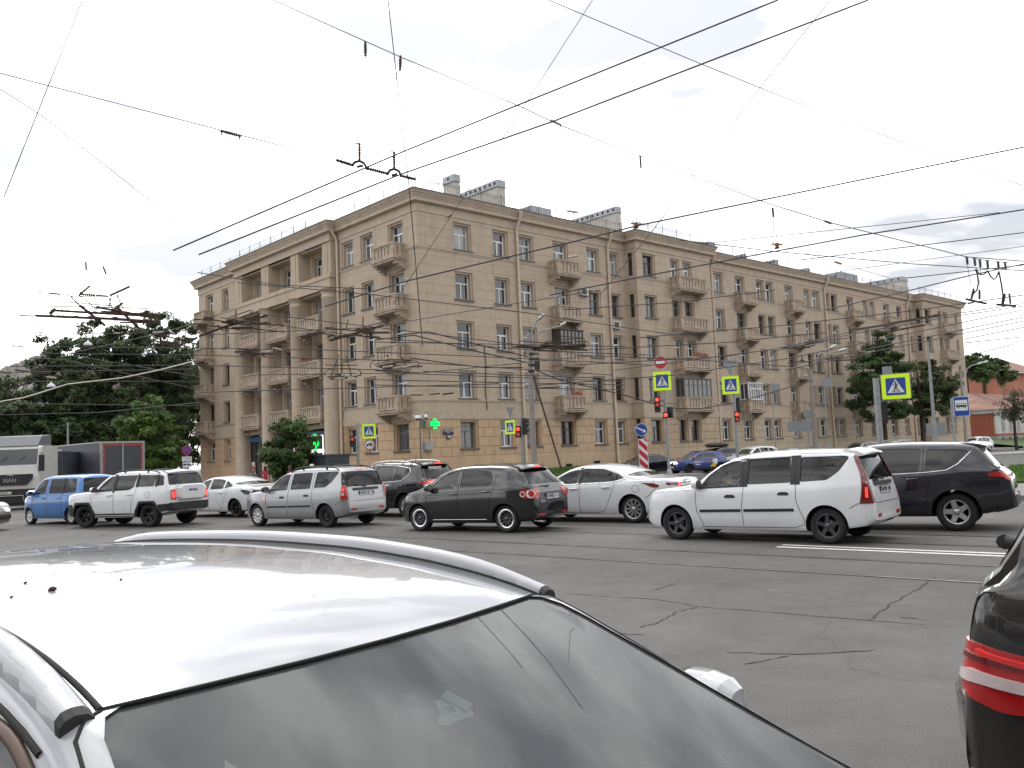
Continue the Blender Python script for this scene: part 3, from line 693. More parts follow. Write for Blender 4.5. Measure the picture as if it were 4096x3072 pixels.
for f in (1, 2, 3, 4):
    balcony('R', 11.9, 14.35, 0, f, 5, glaze=M_BRN if f == 2 else None)
    balcony('R', 24.8, 28.6, 1.15, f, 8, glaze=M_GRF if f == 1 else None)
    balcony('R', 35.85, 38.25, 0, f, 5, glaze=M_WHT if f == 1 else None); balcony('R', 44.65, 46.9, 0, f, 5); balcony('R', 57.2, 59.55, 0, f, 5); balcony('R', 66.0, 68.3, 0, f, 5)
    balcony('R', 78.7, 82.3, 1.1, f, 8)
    balcony('L', 1.27, 3.75, 0, f, 5); balcony('L', 30.85, 33.0, 0, f, 5)
    if f < 4:
        for a, b in BAYS: balcony('L', a + .02, b - .35, -.1, f, 8, d=1.05)
# flower boxes and air conditioners on the block
M_TERRA = mat('terracotta', (.35, .12, .07), .8); M_RED = mat('geranium', (.5, .03, .04), .7); M_LEAFB = mat('box plant', (.05, .12, .03), .8)
def flowers(side, t, n, z, w, parent=BLD):
    mb = MB()
    for i in range(int(w / .28)):
        x = -w / 2 + .14 + i * .28; mb.lathe([(.07, 0), (.1, .16), (.1, .18), (.06, .16)], 8, 0, Matrix.Translation((x, 0, 0)))
        for k in range(26):
            p = V((x + R.gauss(0, .09), R.gauss(0, .07), .2 + abs(R.gauss(.06, .08)))); s = .035
            a = V((R.uniform(-1, 1), R.uniform(-1, 1), R.uniform(-1, 1))).normalized() * s; b2 = a.cross(V((R.uniform(-1, 1), .3, .5))).normalized() * s
            mb.add([p - a, p + b2, p + a, p - b2], [(0, 1, 2, 3)], R.choice((1, 1, 2)))
    fr = RF if side == 'R' else LF
    return tag(mb.build('flower_pots', [M_TERRA, M_RED, M_LEAFB], None, bl(*fr(t, n, z)), (0, 0, ANG if side == 'R' else ANG - math.pi / 2)), None, 'flower pots')
tag(flowers('R', 13.6, .82, ZS[1] + .25, 1.3), 'red geraniums in terracotta pots on a second-floor balcony of the long facade', None)
tag(flowers('R', 27.4, 1.98, ZS[2] + .25, 2.0), 'long row of red flowers on a third-floor balcony above a glazed balcony', None)
tag(flowers('L', 13.2, .85, ZS[2] + .25, .9), 'pots of red and green plants on a balcony between the tall columns', None)
M_AC = mat('air conditioner casing', (.55, .55, .53), .5, var=.08)
def ac(side, t, z, n, label):
    mb = MB(); mb.box((-.4, -.28, 0), (.4, 0, .55)); mb.box((-.34, -.29, .06), (.2, -.279, .49), 1)
    mb.box((-.36, -.3, -.06), (-.3, .05, -.001), 1); mb.box((.3, -.3, -.06), (.36, .05, -.001), 1)
    fr = RF if side == 'R' else LF
    tag(mb.build('air_conditioner', [M_AC, mat('dark grille', (.06, .06, .06), .7)], None, bl(*fr(t, n, z)), (0, 0, ANG if side == 'R' else ANG - math.pi / 2)), label, 'air conditioner', 'air conditioners on the facades')
t, z = bfac(2325, 1170, 'R'); ac('R', t + .1, z - .25, .02, 'air conditioner on the wall below a top-floor balcony, left of a downpipe')
t, z = bfac(2458, 1303, 'R'); ac('R', t, z - .25, .02, 'air conditioner on the wall just right of a downpipe')
t, z = bfac(1222, 1027, 'L', -.5); ac('L', t, z - .2, -.48, 'air conditioner inside the open top storey of the columned front')
# shop fronts under the columned centre, with lit signs
M_SHOPG = mat('shop glass', (.03, .033, .036), .06, spec=.8); M_SHOPB = mat('shop black panel', (.018, .018, .02), .35); M_FASC = mat('blue fascia', (.045, .12, .27), .5, var=.15)
M_LEDW = mat('white light line', (.9, .9, .9), .4, emit=(1, 1, 1), estr=.9); M_LEDG = mat('green light', (.0, .3, .05), .4, emit=(.0, 1, .12), estr=1.6); M_POST = mat('poster white', (.6, .62, .6), .6); M_PRED = mat('poster red', (.5, .04, .05), .6)
M_FRAME = mat('dark aluminium', (.05, .05, .055), .4, .5)
def shop(a, b, pharm):
    mb = MB(); x = .12
    mb.box((x, a, .2), (x + .3, b, 4.3), 0)
    for i in range(5): yy = lerp(a, b, i / 4); mb.box((x - .05, yy - .04, .25), (x, yy + .04, 3.9), 2)
    mb.box((x - .05, a, 2.15), (x - .01, b, 2.28), 2)
    mb.box((x - .1, a, 3.72), (x, b, 4.12), 1)
    o = mb.build('shop_front', [M_SHOPG, M_FASC, M_FRAME], BLD)
    if not pharm:
        p = MB()
        for yy in (b - .75, b - 2.6):
            p.box((x - .07, yy, .35), (x - .052, yy + .6, 2.1), 0); p.box((x - .075, yy + .05, 1.3), (x - .0701, yy + .55, 1.75), 1)
        p.build('poster', [M_POST, M_PRED], o)
shop(*BAYS[0], True); shop(*BAYS[1], False); shop(*BAYS[2], False)
t0, z0 = bfac(1296, 1740, 'L', -.05); t1, z1 = bfac(1233, 1862, 'L', -.05); tcx, zc = bfac(1264, 1772, 'L', -.05); _, ztx = bfac(1262, 1806, 'L', -.05)
Ms = Matrix.Translation((-.02, (t0 + t1) / 2, 0)) @ Matrix.Rotation(-math.pi / 2, 4, 'Z') @ Matrix.Rotation(math.pi / 2, 4, 'X')
PH = thing('pharmacy_sign', 'black pharmacy shop front sign with white light border and lit green cross', 'shop sign', C0, ANG)
W_ = abs(t1 - t0)
mb = MB(); mb.box((-.03, min(t0, t1) - .9, z1 - 1), (.1, max(t0, t1) + .15, z0 + .1)); mb.build('panel', M_SHOPB, PH)
mb = MB()
for (ya, za, yb, zb) in ((t0, z0, t1, z0), (t0, z0, t0, z1 - .9), (t1, z0, t1, z1 - .9)): mb.bar((-.05, ya, za), (-.05, yb, zb), .07, .04)
dc = (t0 + t1) / 2 + .02; dw = .55
for (ya, za, yb, zb) in ((dc - dw, z0 - 2.05, dc + dw, z0 - 2.05), (dc - dw, z0 - 2.05, dc - dw, z1 - .9), (dc + dw, z0 - 2.05, dc + dw, z1 - .9)): mb.bar((-.05, ya, za), (-.05, yb, zb), .06, .04)
mb.build('light_border', M_LEDW, PH)
mb = MB(); Mt = Matrix.Translation((-.06, (t0 + t1) / 2, ztx)) @ Matrix.Rotation(-math.pi / 2, 4, 'Z') @ Matrix.Rotation(math.pi / 2, 4, 'X')
text_mb(mb, 'АПТЕКА НЕВИС', .36, Mt, bold=.012); mb.build('lettering', M_LEDW, PH)
def cross_mb(M):
    mb = MB(); a, b = .17, .52; t = .07
    pts = [(-a, b), (a, b), (a, a), (b, a), (b, -a), (a, -a), (a, -b), (-a, -b), (-a, -a), (-b, -a), (-b, a), (-a, a)]
    for i in range(12):
        p, q = pts[i], pts[(i + 1) % 12]; mb.bar(M @ V((*p, 0)), M @ V((*q, 0)), t, .04)
    for i in range(4):
        p, q = [(-.1, .1), (.1, .1), (.1, -.1), (-.1, -.1)][i], [(.1, .1), (.1, -.1), (-.1, -.1), (-.1, .1)][i]; mb.bar(M @ V((*p, 0)), M @ V((*q, 0)), .05, .04)
    return mb
cross_mb(Matrix.Translation((-.07, tcx, zc)) @ Matrix.Rotation(-math.pi / 2, 4, 'Z') @ Matrix.Rotation(math.pi / 2, 4, 'X') @ Matrix.Diagonal((1, 1.25, 1, 1))).build('cross', M_LEDG, PH)
# projecting green cross at the corner
t, z = bfac(1726, 1696, 'R', .3)
GC = thing('pharmacy_cross', 'lit green pharmacy cross projecting from the corner of the block above the cable box', 'shop sign', C0, ANG)
mb = cross_mb(Matrix.Translation((t, -.65, z)) @ Matrix.Rotation(-.2, 4, 'Z') @ Matrix.Rotation(math.pi / 2, 4, 'X') @ Matrix.Diagonal((.55, .55, 1, 1))); mb.build('light', M_LEDG, GC)
mb = MB(); Mq = Matrix.Translation((t, -.60, z)) @ Matrix.Rotation(-.2, 4, 'Z') @ Matrix.Diagonal((.55, 1, .55, 1))
mb.box((-.2, -.02, -.56), (.2, .1, .56), 0, Mq); mb.box((-.56, -.02, -.2), (.56, .1, .2), 0, Mq); mb.box((-.2, -.041, -.54), (.2, -.021, .54), 1, Mq); mb.box((-.54, -.042, -.19), (.54, -.0215, .19), 1, Mq)
mb.bar((t - .5, -.5, z + .1), (t - .5, .0, z + .1), .05); mb.box((t - .75, -.3, z - .25), (t - .45, -.05, z + .25), 0)
mb.build('housing', [mat('sign housing', (.12, .13, .12), .5), mat('green panel', (.0, .35, .06), .4, emit=(.0, .8, .1), estr=.45)], GC)
# street name plate and house number
t, z = bfac(1793, 1728, 'R', .06); t2, z2 = bfac(1794, 1745, 'R', .06)
NP = thing('street_name_plate', 'dark blue street name plate with house number 18 below it on the corner wall', 'street sign', C0, ANG)
M_NAVY = mat('navy enamel', (.012, .018, .06), .3); M_WENA = mat('white enamel', (.75, .75, .75), .4)
mb = MB(); mb.box((t - .42, -.08, z - .17), (t + .42, -.04, z + .16)); mb.box((t2 - .13, -.08, z2 - .19), (t2 + .13, -.04, z2 + .13)); mb.build('plate', M_NAVY, NP)
mb = MB(); Mx = lambda tt, zz: Matrix.Translation((tt, -.085, zz)) @ Matrix.Rotation(math.pi / 2, 4, 'X')
text_mb(mb, 'ГАВРСКАЯ', .15, Mx(t, z + .06)); text_mb(mb, 'УЛИЦА', .075, Mx(t, z - .055)); text_mb(mb, '18', .22, Mx(t2, z2 - .03), bold=.008); mb.build('lettering', M_WENA, NP)
# cameras, cables and boxes at the corner
CC = thing('surveillance_cameras', 'cluster of three white dome cameras under the band at the corner of the block', 'camera', C0, ANG)
M_CAMW = mat('camera white', (.75, .75, .75), .35); M_CAMB = mat('camera dome', (.02, .02, .02), .1)
for px, py in ((1667, 1672), (1679, 1671), (1704, 1668)):
    t, z = bfac(px, py, 'R', .35); mb = MB(); Mx = Matrix.Translation((t, -.35, z)); mb.lathe([(0, .16), (.07, .15), (.11, .05), (.11, -.03), (.1, -.05)], 12, 0, Mx); mb.lathe([(.095, -.05), (.09, -.1), (.05, -.15), (0, -.16)], 12, 1, Mx)
    mb.bar((t, -.35, z + .12), (t, -.02, z + .16), .05); mb.build('camera', [M_CAMW, M_CAMB], CC)
def wall_cable(name, pts, r, m, label, cat='cable'):
    mb = MB(); mb.tube([bl(*RF(*((bfac(px, py, 'R', .05)[0], .05, bfac(px, py, 'R', .05)[1])))) for px, py in pts], r, 6); return tag(mb.build(name, m), label, cat)
M_CABLE = mat('black cable', (.02, .018, .017), .6)
wall_cable('cable', [(1679, 1680), (1681, 1750), (1684, 1838)], .03, M_CABLE, 'black cable running down the corner wall below the cameras')
wall_cable('conduit', [(1690, 1765), (1692, 1838)], .05, mat('grey conduit', (.3, .3, .3), .5), 'grey conduit on the lower corner wall beside the black cable', 'pipe')
wall_cable('conduit', [(1723, 1720), (1728, 1806)], .045, mat('cream conduit', (.6, .57, .5), .5), 'cream plastic conduit below the lit green cross', 'pipe')
wall_cable('cable', [(1937, 1380), (1944, 1450), (1942, 1560), (1950, 1640)], .03, mat('rust cable', (.06, .04, .03), .8), 'dark rusty cable down the long facade between the second and third windows')
t, z = bfac(1712, 1782, 'R', .1); mb = MB(); mb.box((t - .27, -.24, z - .25), (t + .27, -.0, z + .25)); mb.lathe([(.12, -.4), (.2, -.3), (.22, -.25)], 12, 0, Matrix.Translation((t + .05, -.13, z)))
tag(mb.build('cable_box', mat('grey box', (.33, .33, .32), .5, var=.1), None, C0, (0, 0, ANG)), 'grey metal cable box on the corner wall under the green cross', 'electrical box')
# basement vents
for px, py in ((2275, 1866), (2388, 1853)):
    t, z = bfac(px, py, 'R', 0); mb = MB(); mb.box((t - .42, -.035, z - .28), (t + .42, .05, z + .28)); mb.box((t - .32, -.05, z - .2), (t + .32, -.034, z + .2), 1); mb.build('vent', [M_STONE, M_BLACK], BLD)
# ------------------------------------------------------------------ vehicles
M_TYRE = mat('tyre rubber', (.016, .016, .016), .82, var=.2, vscale=12.)
M_ARCH = mat('wheel arch black', (.006, .006, .006), .95)
M_TRIM = mat('black plastic trim', (.018, .018, .02), .55, var=.15, vscale=6.)
M_CABIN = mat('cabin dark', (.022, .022, .024), .85)
M_SEAT = mat('seat fabric', (.035, .035, .038), .9)
M_SEAM = mat('panel gap', (.006, .006, .006), .8)
M_CHROME = mat('chrome', (.75, .76, .78), .12, 1.)
M_ALLOY = mat('alloy silver', (.55, .56, .57), .3, .85, var=.08, vscale=6.)
M_GUN = mat('alloy gunmetal', (.10, .10, .11), .3, .85)
M_BLKALLOY = mat('alloy black', (.012, .012, .013), .25, .3)
M_STEEL = mat('steel wheel black', (.02, .02, .021), .5, .3)
M_PLATEW = mat('plate white', (.72, .73, .72), .4); M_PLATEB = mat('plate black', (.01, .01, .01), .5)
def lamp_mat(name, col, lit=0., rough=.08): return mat(name, col, rough, coat=1., emit=col if lit else None, estr=lit)
M_TAILR = lamp_mat('tail lamp red', (.42, .012, .012)); M_TAILD = lamp_mat('tail lamp dark red', (.14, .008, .01)); M_TAILLIT = lamp_mat('tail lamp lit', (1, .04, .03), 1.1)
M_TAILC = lamp_mat('tail lamp clear', (.6, .5, .5)); M_AMBER = lamp_mat('indicator amber', (1., .42, .06), .7); M_HEAD = lamp_mat('headlamp clear', (.5, .52, .55)); M_HEADLIT = lamp_mat('headlamp lit', (1, .93, .8), 2.2)
M_REFL = lamp_mat('reflector red', (.4, .01, .015), rough=.25)
G_CLR = glass('car glass clear', (.80, .86, .83), .86); G_TINT = glass('car glass tinted', (.22, .23, .25), .5); G_DARK = glass('car glass privacy', (.06, .065, .07), .5)
def paint(name, col, rough=.28, metal=0., coat=1., var=.035): return mat(name, col, rough, metal, coat, var=var, vscale=1.3)

class Body:
    def __init__(s, **k):
        s.__dict__.update(k)
        s.top = curve(k['top']); s.bot = curve(k['bot']); s.belt = curve(k['belt']); s.wid = curve(k['wid'])
        s.x0, s.x1 = k['top'][0][0], k['top'][-1][0]
        s.tumble = k.get('tumble', .30); s.rc = k.get('rc', .11); s.crown = k.get('crown', .05); s.nx = k.get('nx', 74)
    def section(s, x, ins=0., floor=None):
        zt = s.top(x) - ins * .9; zb = s.bot(x) if floor is None else floor; w = s.wid(x) - ins * 1.05
        for xw in (s.wb / 2, -s.wb / 2): w += s.flare * math.exp(-((x - xw) / .38) ** 2) if not ins else 0
        zt = max(zt, zb + .08); bz = min(s.belt(x), zt - .03); bz = max(bz, zb + .04)
        hg = zt - bz; wb_ = .965 * w; cr = min(s.crown, hg * .3); rc = min(s.rc, hg * .45)
        wr = wb_ - s.tumble * max(0, hg - rc * .5); wr = max(wr, .1)
        L = lambda t: lerp(zb, bz, t)
        P = [(0, zb), (.72 * w, zb), (.92 * w, zb + .02), (.965 * w, zb + .10 * (bz - zb)), (.985 * w, L(.32)), (w, L(.55)), (1.0 * w, L(.72)), (.992 * w, L(.86)), (.98 * w, L(.95)), (wb_, bz)]
        z1 = zt - cr - rc
        for t in (.3, .65, 1.): P.append((lerp(wb_, wr, t) + .012 * math.sin(math.pi * t), lerp(bz, z1, t)))
        P += [(wr - rc * .15, zt - cr - rc * .5), (wr - rc * .5, zt - cr - rc * .15), (wr - rc, zt - cr + .004), ((wr - rc) * .66, zt - cr * .42), ((wr - rc) * .33, zt - cr * .1), (0, zt)]
        return P, wr, rc
    def loft(s, ins=0., floor=None, xa=None, xb=None):
        xa = s.x0 if xa is None else xa; xb = s.x1 if xb is None else xb
        fine = [lerp(xa, xb, i / 500) for i in range(501)]; acc = [0.]
        for a, b in zip(fine, fine[1:]):
            acc.append(acc[-1] + math.sqrt((b - a) ** 2 + (s.top(b) - s.top(a)) ** 2 + (1.5 * (s.wid(b) - s.wid(a))) ** 2))
        xs = []; j = 0
        for i in range(s.nx):
            tgt = acc[-1] * i / (s.nx - 1)
            while j < 500 and acc[j + 1] < tgt: j += 1
            j = min(j, 499); t = (tgt - acc[j]) / max(1e-9, acc[j + 1] - acc[j]); xs.append(lerp(fine[j], fine[j + 1], t))
        vs, fs = [], []
        for x in xs:
            P = s.section(x, ins, floor)[0]
            ring = [(x, y, z) for y, z in P] + [(x, -y, z) for y, z in P[-2:0:-1]]
            vs += ring
        n = len(ring)
        for i in range(len(xs) - 1):
            for k in range(n): fs.append((i * n + k, i * n + (k + 1) % n, (i + 1) * n + (k + 1) % n, (i + 1) * n + k))
        fs.append(tuple(range(n))[::-1]); fs.append(tuple(range((len(xs) - 1) * n, len(xs) * n)))
        return vs, [tuple(reversed(f)) for f in fs]
    def hw_at(s, z, front):
        """half width of the flat part of the screen at height z"""
        rng = [lerp(0, s.x1, i / 400) for i in range(401)] if front else [lerp(0, s.x0, i / 400) for i in range(401)]
        for x in rng:
            if s.top(x) <= z: break
        P, wr, rc = s.section(x); return wr - rc * .75, x

def sample_poly(poly, step):
    out = []
    for i in range(len(poly)):
        a, b = poly[i], poly[(i + 1) % len(poly)]; d = math.dist(a, b); k = max(1, int(d / step + .5))
        for j in range(k): out.append((lerp(a[0], b[0], j / k), lerp(a[1], b[1], j / k)))
    return out
def rpoly(poly, r=.04, seg=3):
    out = []; n = len(poly)
    for i in range(n):
        p = V(poly[i]); a = V(poly[i - 1]) - p; b = V(poly[(i + 1) % n]) - p
        ra = min(r, a.length * .45); rb = min(r, b.length * .45); A = p + a.normalized() * ra; B = p + b.normalized() * rb
        for k in range(seg + 1):
            t = k / seg; q = A * (1 - t) ** 2 + p * (2 * t * (1 - t)) + B * t * t; out.append((q.x, q.y))
    return out
def inside(p, poly):
    c = False; j = len(poly) - 1
    for i in range(len(poly)):
        if (poly[i][1] > p[1]) != (poly[j][1] > p[1]) and p[0] < (poly[j][0] - poly[i][0]) * (p[1] - poly[i][1]) / (poly[j][1] - poly[i][1]) + poly[i][0]: c = not c
        j = i
    return c
class Proj:
    """projects drawings onto a body: az 90 = left side (u = x), 180 = rear (u = y), 0 = front (u = -y), 'top' (u = x, v = y)"""
    def __init__(s, vs, fs): s.bvh = BVHTree.FromPolygons([V(p) for p in vs], fs)
    def pt(s, u, v, az, off):
        if az == 'top': o, d = V((u, v, 4)), V((0, 0, -1))
        else:
            a = rad(az); U = V((math.sin(a), -math.cos(a), 0)); D = V((math.cos(a), math.sin(a), 0)); o = U * u + D * 6 + V((0, 0, v)); d = -D
        h = s.bvh.ray_cast(o, d)
        if h[0] is None:
            h = s.bvh.find_nearest(o + d * (6 if az != 'top' else 3)); n = h[1]
        else: n = h[1]
        if n.dot(d) > 0: n = -n
        n = (n - d).normalized() if off > 0 else -d
        return h[0] + n * off
    def panel(s, mb, poly, az, off, mi=0, skirt=.0, step=.07, mirror=False, m_only=False):
        bd = sample_poly(poly, step); n = len(bd); pts = [V(p) for p in bd]
        us = [p[0] for p in bd]; zs = [p[1] for p in bd]
        g = step * 1.15; u = min(us) + g / 2
        while u < max(us):
            z = min(zs) + g / 2
            while z < max(zs):
                if inside((u, z), bd) and min(math.dist((u, z), q) for q in bd) > step * .45: pts.append(V((u + .0007 * math.sin(z * 91), z)))
                z += g
            u += g
        r = geometry.delaunay_2d_cdt(pts, [], [list(range(n))], 1, 1e-5)
        V2 = [s.pt(p.x, p.y, az, off) for p in r[0]]; F = [tuple(f) for f in r[2]]
        a = V2[F[0][0]]; nn = (V2[F[0][1]] - a).cross(V2[F[0][2]] - a); ou = V((0, 0, 1)) if az == 'top' else V((math.cos(rad(az)), math.sin(rad(az)), 0))
        if nn.dot(ou) < 0: F = [tuple(reversed(f)) for f in F]
        sets = [(V2, F)]
        if mirror: sets.append(([V((p.x, -p.y, p.z)) for p in V2], [tuple(reversed(f)) for f in F]))
        if m_only: sets = sets[1:] if mirror else sets
        for vv, ff in sets:
            mb.add(vv, ff, mi, True)
            if skirt:
                ed = {}
                for f in ff:
                    for i in range(3): ed[(f[i], f[(i + 1) % 3])] = 1
                sgn = V((ou.x, ou.y * (1 if vv is V2 else -1), ou.z))
                for (i, j) in ed:
                    if (j, i) not in ed: mb.add([vv[j], vv[i], vv[i] - sgn * skirt, vv[j] - sgn * skirt], [(0, 1, 2, 3)], mi)
    def line(s, mb, pts, az, r=.005, mi=0, mirror=False, off=.0005, step=.05, n=5):
        Q = []
        for a, b in zip(pts, pts[1:]):
            k = max(1, int(math.dist(a, b) / step))
            for j in range(k): Q.append((lerp(a[0], b[0], j / k), lerp(a[1], b[1], j / k)))
        Q.append(pts[-1]); W = [s.pt(u, v, az, off) for u, v in Q]
        mb.tube(W, r, n, mi)
        if mirror: mb.tube([V((p.x, -p.y, p.z)) for p in W], r, n, mi)

def temp_obj(vs, fs, m=None):
    me = bpy.data.meshes.new('tmp'); me.from_pydata([tuple(v) for v in vs], [], fs)
    if m: me.materials.append(m)
    bm = bmesh.new(); bm.from_mesh(me); bmesh.ops.recalc_face_normals(bm, faces=bm.faces); bm.to_mesh(me); bm.free()
    o = bpy.data.objects.new('tmp', me); COL.objects.link(o); return o
def prism_vf(poly, d0, d1, frame):
    n = len(poly); vs = [frame(u, v, d0) for u, v in poly] + [frame(u, v, d1) for u, v in poly]
    return vs, [tuple(range(n))[::-1], tuple(range(n, 2 * n))] + [(i, (i + 1) % n, n + (i + 1) % n, n + i) for i in range(n)]
def merge(parts):
    vs, fs = [], []
    for v, f in parts: o = len(vs); vs += v; fs += [tuple(i + o for i in q) for q in f]
    return vs, fs
def carve(vs, fs, cutters, mats, angle=32):
    base = temp_obj(vs, fs, mats[0])
    for p in base.data.polygons: p.use_smooth = True
    area = sum(p.area for p in base.data.polygons)
    for cv, cf, m in cutters:
        for attempt in range(6):                          # nudge a cutter that meets an edge exactly
            j = .0037 * attempt
            c = temp_obj([(x + j, y, z + j * .7) for x, y, z in cv], cf, m)
            md = base.modifiers.new('b', 'BOOLEAN'); md.operation = 'DIFFERENCE'; md.object = c; md.solver = 'EXACT'; md.material_mode = 'TRANSFER'
            dg = bpy.context.evaluated_depsgraph_get(); me = bpy.data.meshes.new_from_object(base.evaluated_get(dg))
            d = c.data; bpy.data.objects.remove(c); bpy.data.meshes.remove(d); base.modifiers.clear()
            na = sum(p.area for p in me.polygons)
            if na > area * .75:
                old = base.data; base.data = me; bpy.data.meshes.remove(old); area = na; break
            bpy.data.meshes.remove(me)
    me = base.data; bpy.data.objects.remove(base)
    me.polygons.foreach_set('use_smooth', [True] * len(me.polygons)); me.set_sharp_from_angle(angle=rad(angle))
    return me

WHEELS = {}
def wheel_meshes(r, rr, w, style, m):
    key = (r, rr, w, style, m.name)
    if key in WHEELS: return WHEELS[key]
    Mx = Matrix.Rotation(-math.pi / 2, 4, 'X')             # lathe axis -> +y (outwards)
    t = MB(); h = w / 2
    t.lathe([(rr - .012, -h * .8), (rr + .01, -h), (r - .03, -h), (r - .008, -h * .8), (r, -h * .4), (r, h * .4), (r - .008, h * .8), (r - .03, h), (rr + .035, h * 1.02), (rr + .006, h * .9), (rr - .006, h * .8)], 40, 0, Mx, cap=False)
    t.lathe([(0, -h * .6), (rr, -h * .6), (rr, -h * .55)], 24, 0, Mx)
    f = MB(); f.lathe([(rr - .03, -h * .5), (rr - .03, h * .6), (rr - .012, h * .82), (rr + .006, h * .88), (rr + .006, h * .8), (rr - .0, h * .3)], 40, 0, Mx, cap=False)
    f.lathe([(0, -.02), (rr - .03, -.02)], 32, 1, Mx)
    f.lathe([(0, .004), (rr * .55, .004), (rr * .55, -.015)], 28, 2, Mx)
    def spoke(a, w0, w1, y0, y1, r0=.04, r1=None, tw=0., th=.03):
        r1 = r1 or rr - .015; c, s_ = math.cos(a), math.sin(a); c2, s2 = math.cos(a + tw), math.sin(a + tw); vs = []
        for (rad_, ww, yy, cc, ss) in ((r0, w0, y0, c, s_), (r1, w1, y1, c2, s2)):
            for q, dy in ((-1, 0), (1, 0), (1, -th), (-1, -th)): vs.append((rad_ * cc - q * ww / 2 * ss, yy + dy, rad_ * ss + q * ww / 2 * cc))
        f.add(vs, [(3, 2, 1, 0), (4, 5, 6, 7), (0, 1, 5, 4), (1, 2, 6, 5), (2, 3, 7, 6), (3, 0, 4, 7)], 0)
    T = 2 * math.pi; yo, yi = h * .78, h * .62
    if style == '5':
        for k in range(5): spoke(T * k / 5 + .3, .075, .06, yi + .01, yo)
    elif style == '5w':
        for k in range(5): spoke(T * k / 5 + T / 4, .10, .085, yi, yo); spoke(T * k / 5 + T / 4, .02, .02, yi + .006, yo + .006, .09)
    elif style == 'mesh':
        for k in range(10): spoke(T * k / 10, .022, .016, yi, yo - .01, .05, None, .32); spoke(T * k / 10, .022, .016, yi - .002, yo - .012, .05, None, -.32)
        f.lathe([(rr - .045, yo - .012), (rr - .002, yo + .012), (rr + .004, yo), (rr - .04, yo - .03)], 40, 3, Mx, cap=False)
    elif style == '10':
        for k in range(10): spoke(T * k / 10, .03, .035, yi + .005, yo); spoke(T * k / 10 + .13, .018, .022, yi - .005, yo - .008)
    elif style == 'cap':
        f.lathe([(0, yo), (.06, yo), (.07, yo - .012), (rr * .4, yo - .006)], 28, 0, Mx, cap=False)
        for k in range(9): spoke(T * k / 9, .055, .075, yo - .004, yo, rr * .3, rr - .005)
    elif style == 'star':
        for k in range(5): spoke(T * k / 5, .045, .022, yi, yo, .05, None, .22); spoke(T * k / 5, .045, .022, yi, yo, .05, None, -.22)
    elif style == 'steel':
        f.lathe([(.03, yo - .05), (.06, yo - .035), (rr * .45, yo - .03), (rr * .6, yo - .015), (rr * .7, yo - .05), (rr - .012, yo - .03)], 28, 0, Mx, cap=False)
        for k in range(12): a = T * k / 12; f.lathe([(0, .0), (.018, .0), (.0181, -.002)], 8, 1, Matrix.Translation((rr * .62 * math.cos(a), yo - .012, rr * .62 * math.sin(a))) @ Mx)
    f.lathe([(0, yi + .02), (.045, yi + .018), (.062, yi + .0), (.065, yi - .03)], 20, 0, Mx)
    if style not in ('cap', 'steel'):
        for k in range(5): a = T * k / 5 + .6; f.lathe([(0, .006), (.009, .006), (.01, -.01)], 8, 1, Matrix.Translation((.052 * math.cos(a), yi + .012, .052 * math.sin(a))) @ Mx)
    WHEELS[key] = (t.mesh('wheel', [M_TYRE]), f.mesh('rim', [m, M_ARCH, mat('brake disc', (.2, .2, .2), .4, .8), M_CHROME])); return WHEELS[key]

def plate(parent, txt, p, nrm_az, w=.52, h=.112, tilt=0.):
    """number plate with lettering, standing at p and facing azimuth nrm_az"""
    a = rad(nrm_az); X = V((-math.sin(a), math.cos(a), 0)); Y = V((0, 0, 1)); Z = V((math.cos(a), math.sin(a), 0))
    M = Matrix(((X.x, Y.x, Z.x, p.x), (X.y, Y.y, Z.y, p.y), (X.z, Y.z, Z.z, p.z), (0, 0, 0, 1))) @ Matrix.Rotation(tilt, 4, 'X')
    mb = MB(); mb.box((-w / 2 - .012, -h / 2 - .012, .0), (w / 2 + .012, h / 2 + .012, .012), 1, M); mb.box((-w / 2, -h / 2, .012), (w / 2, h / 2, .016), 0, M)
    if txt: text_mb(mb, txt, .105, M @ Matrix.Translation((0, 0, .018)), 1, bold=.002)
    return mb.build('number_plate', [M_PLATEW, M_PLATEB], parent)

def mirror_mb(x, y, z, M0=None, s=1.):
    """door mirror as a rounded shell: 0 painted, 1 black, 2 glass"""
    mb = MB(); rings = []
    for k, (dx, sc) in enumerate(((.11, .2), (.09, .62), (.05, .92), (.0, 1.), (-.05, .97), (-.06, .85))):
        rings.append([V((x + dx * s, y + .10 * s + sc * .115 * s * math.copysign(abs(math.cos(a)) ** .7, math.cos(a)), z + sc * .085 * s * math.copysign(abs(math.sin(a)) ** .8, math.sin(a)))) for a in [2 * math.pi * i / 16 for i in range(16)]])
    n = 16
    for i in range(len(rings) - 1): mb.add(rings[i] + rings[i + 1], [(k, (k + 1) % n, n + (k + 1) % n, n + k) for k in range(n)], 0 if i < 4 else 1, True)
    mb.add(rings[0], [tuple(range(n))], 0, True); mb.add(rings[-1], [tuple(range(n))[::-1]], 2)
    mb.bar((x + .02, y + .01, z - .03), (x + .02, y - .12, z - .05), .05, .06, 1)
    return mb

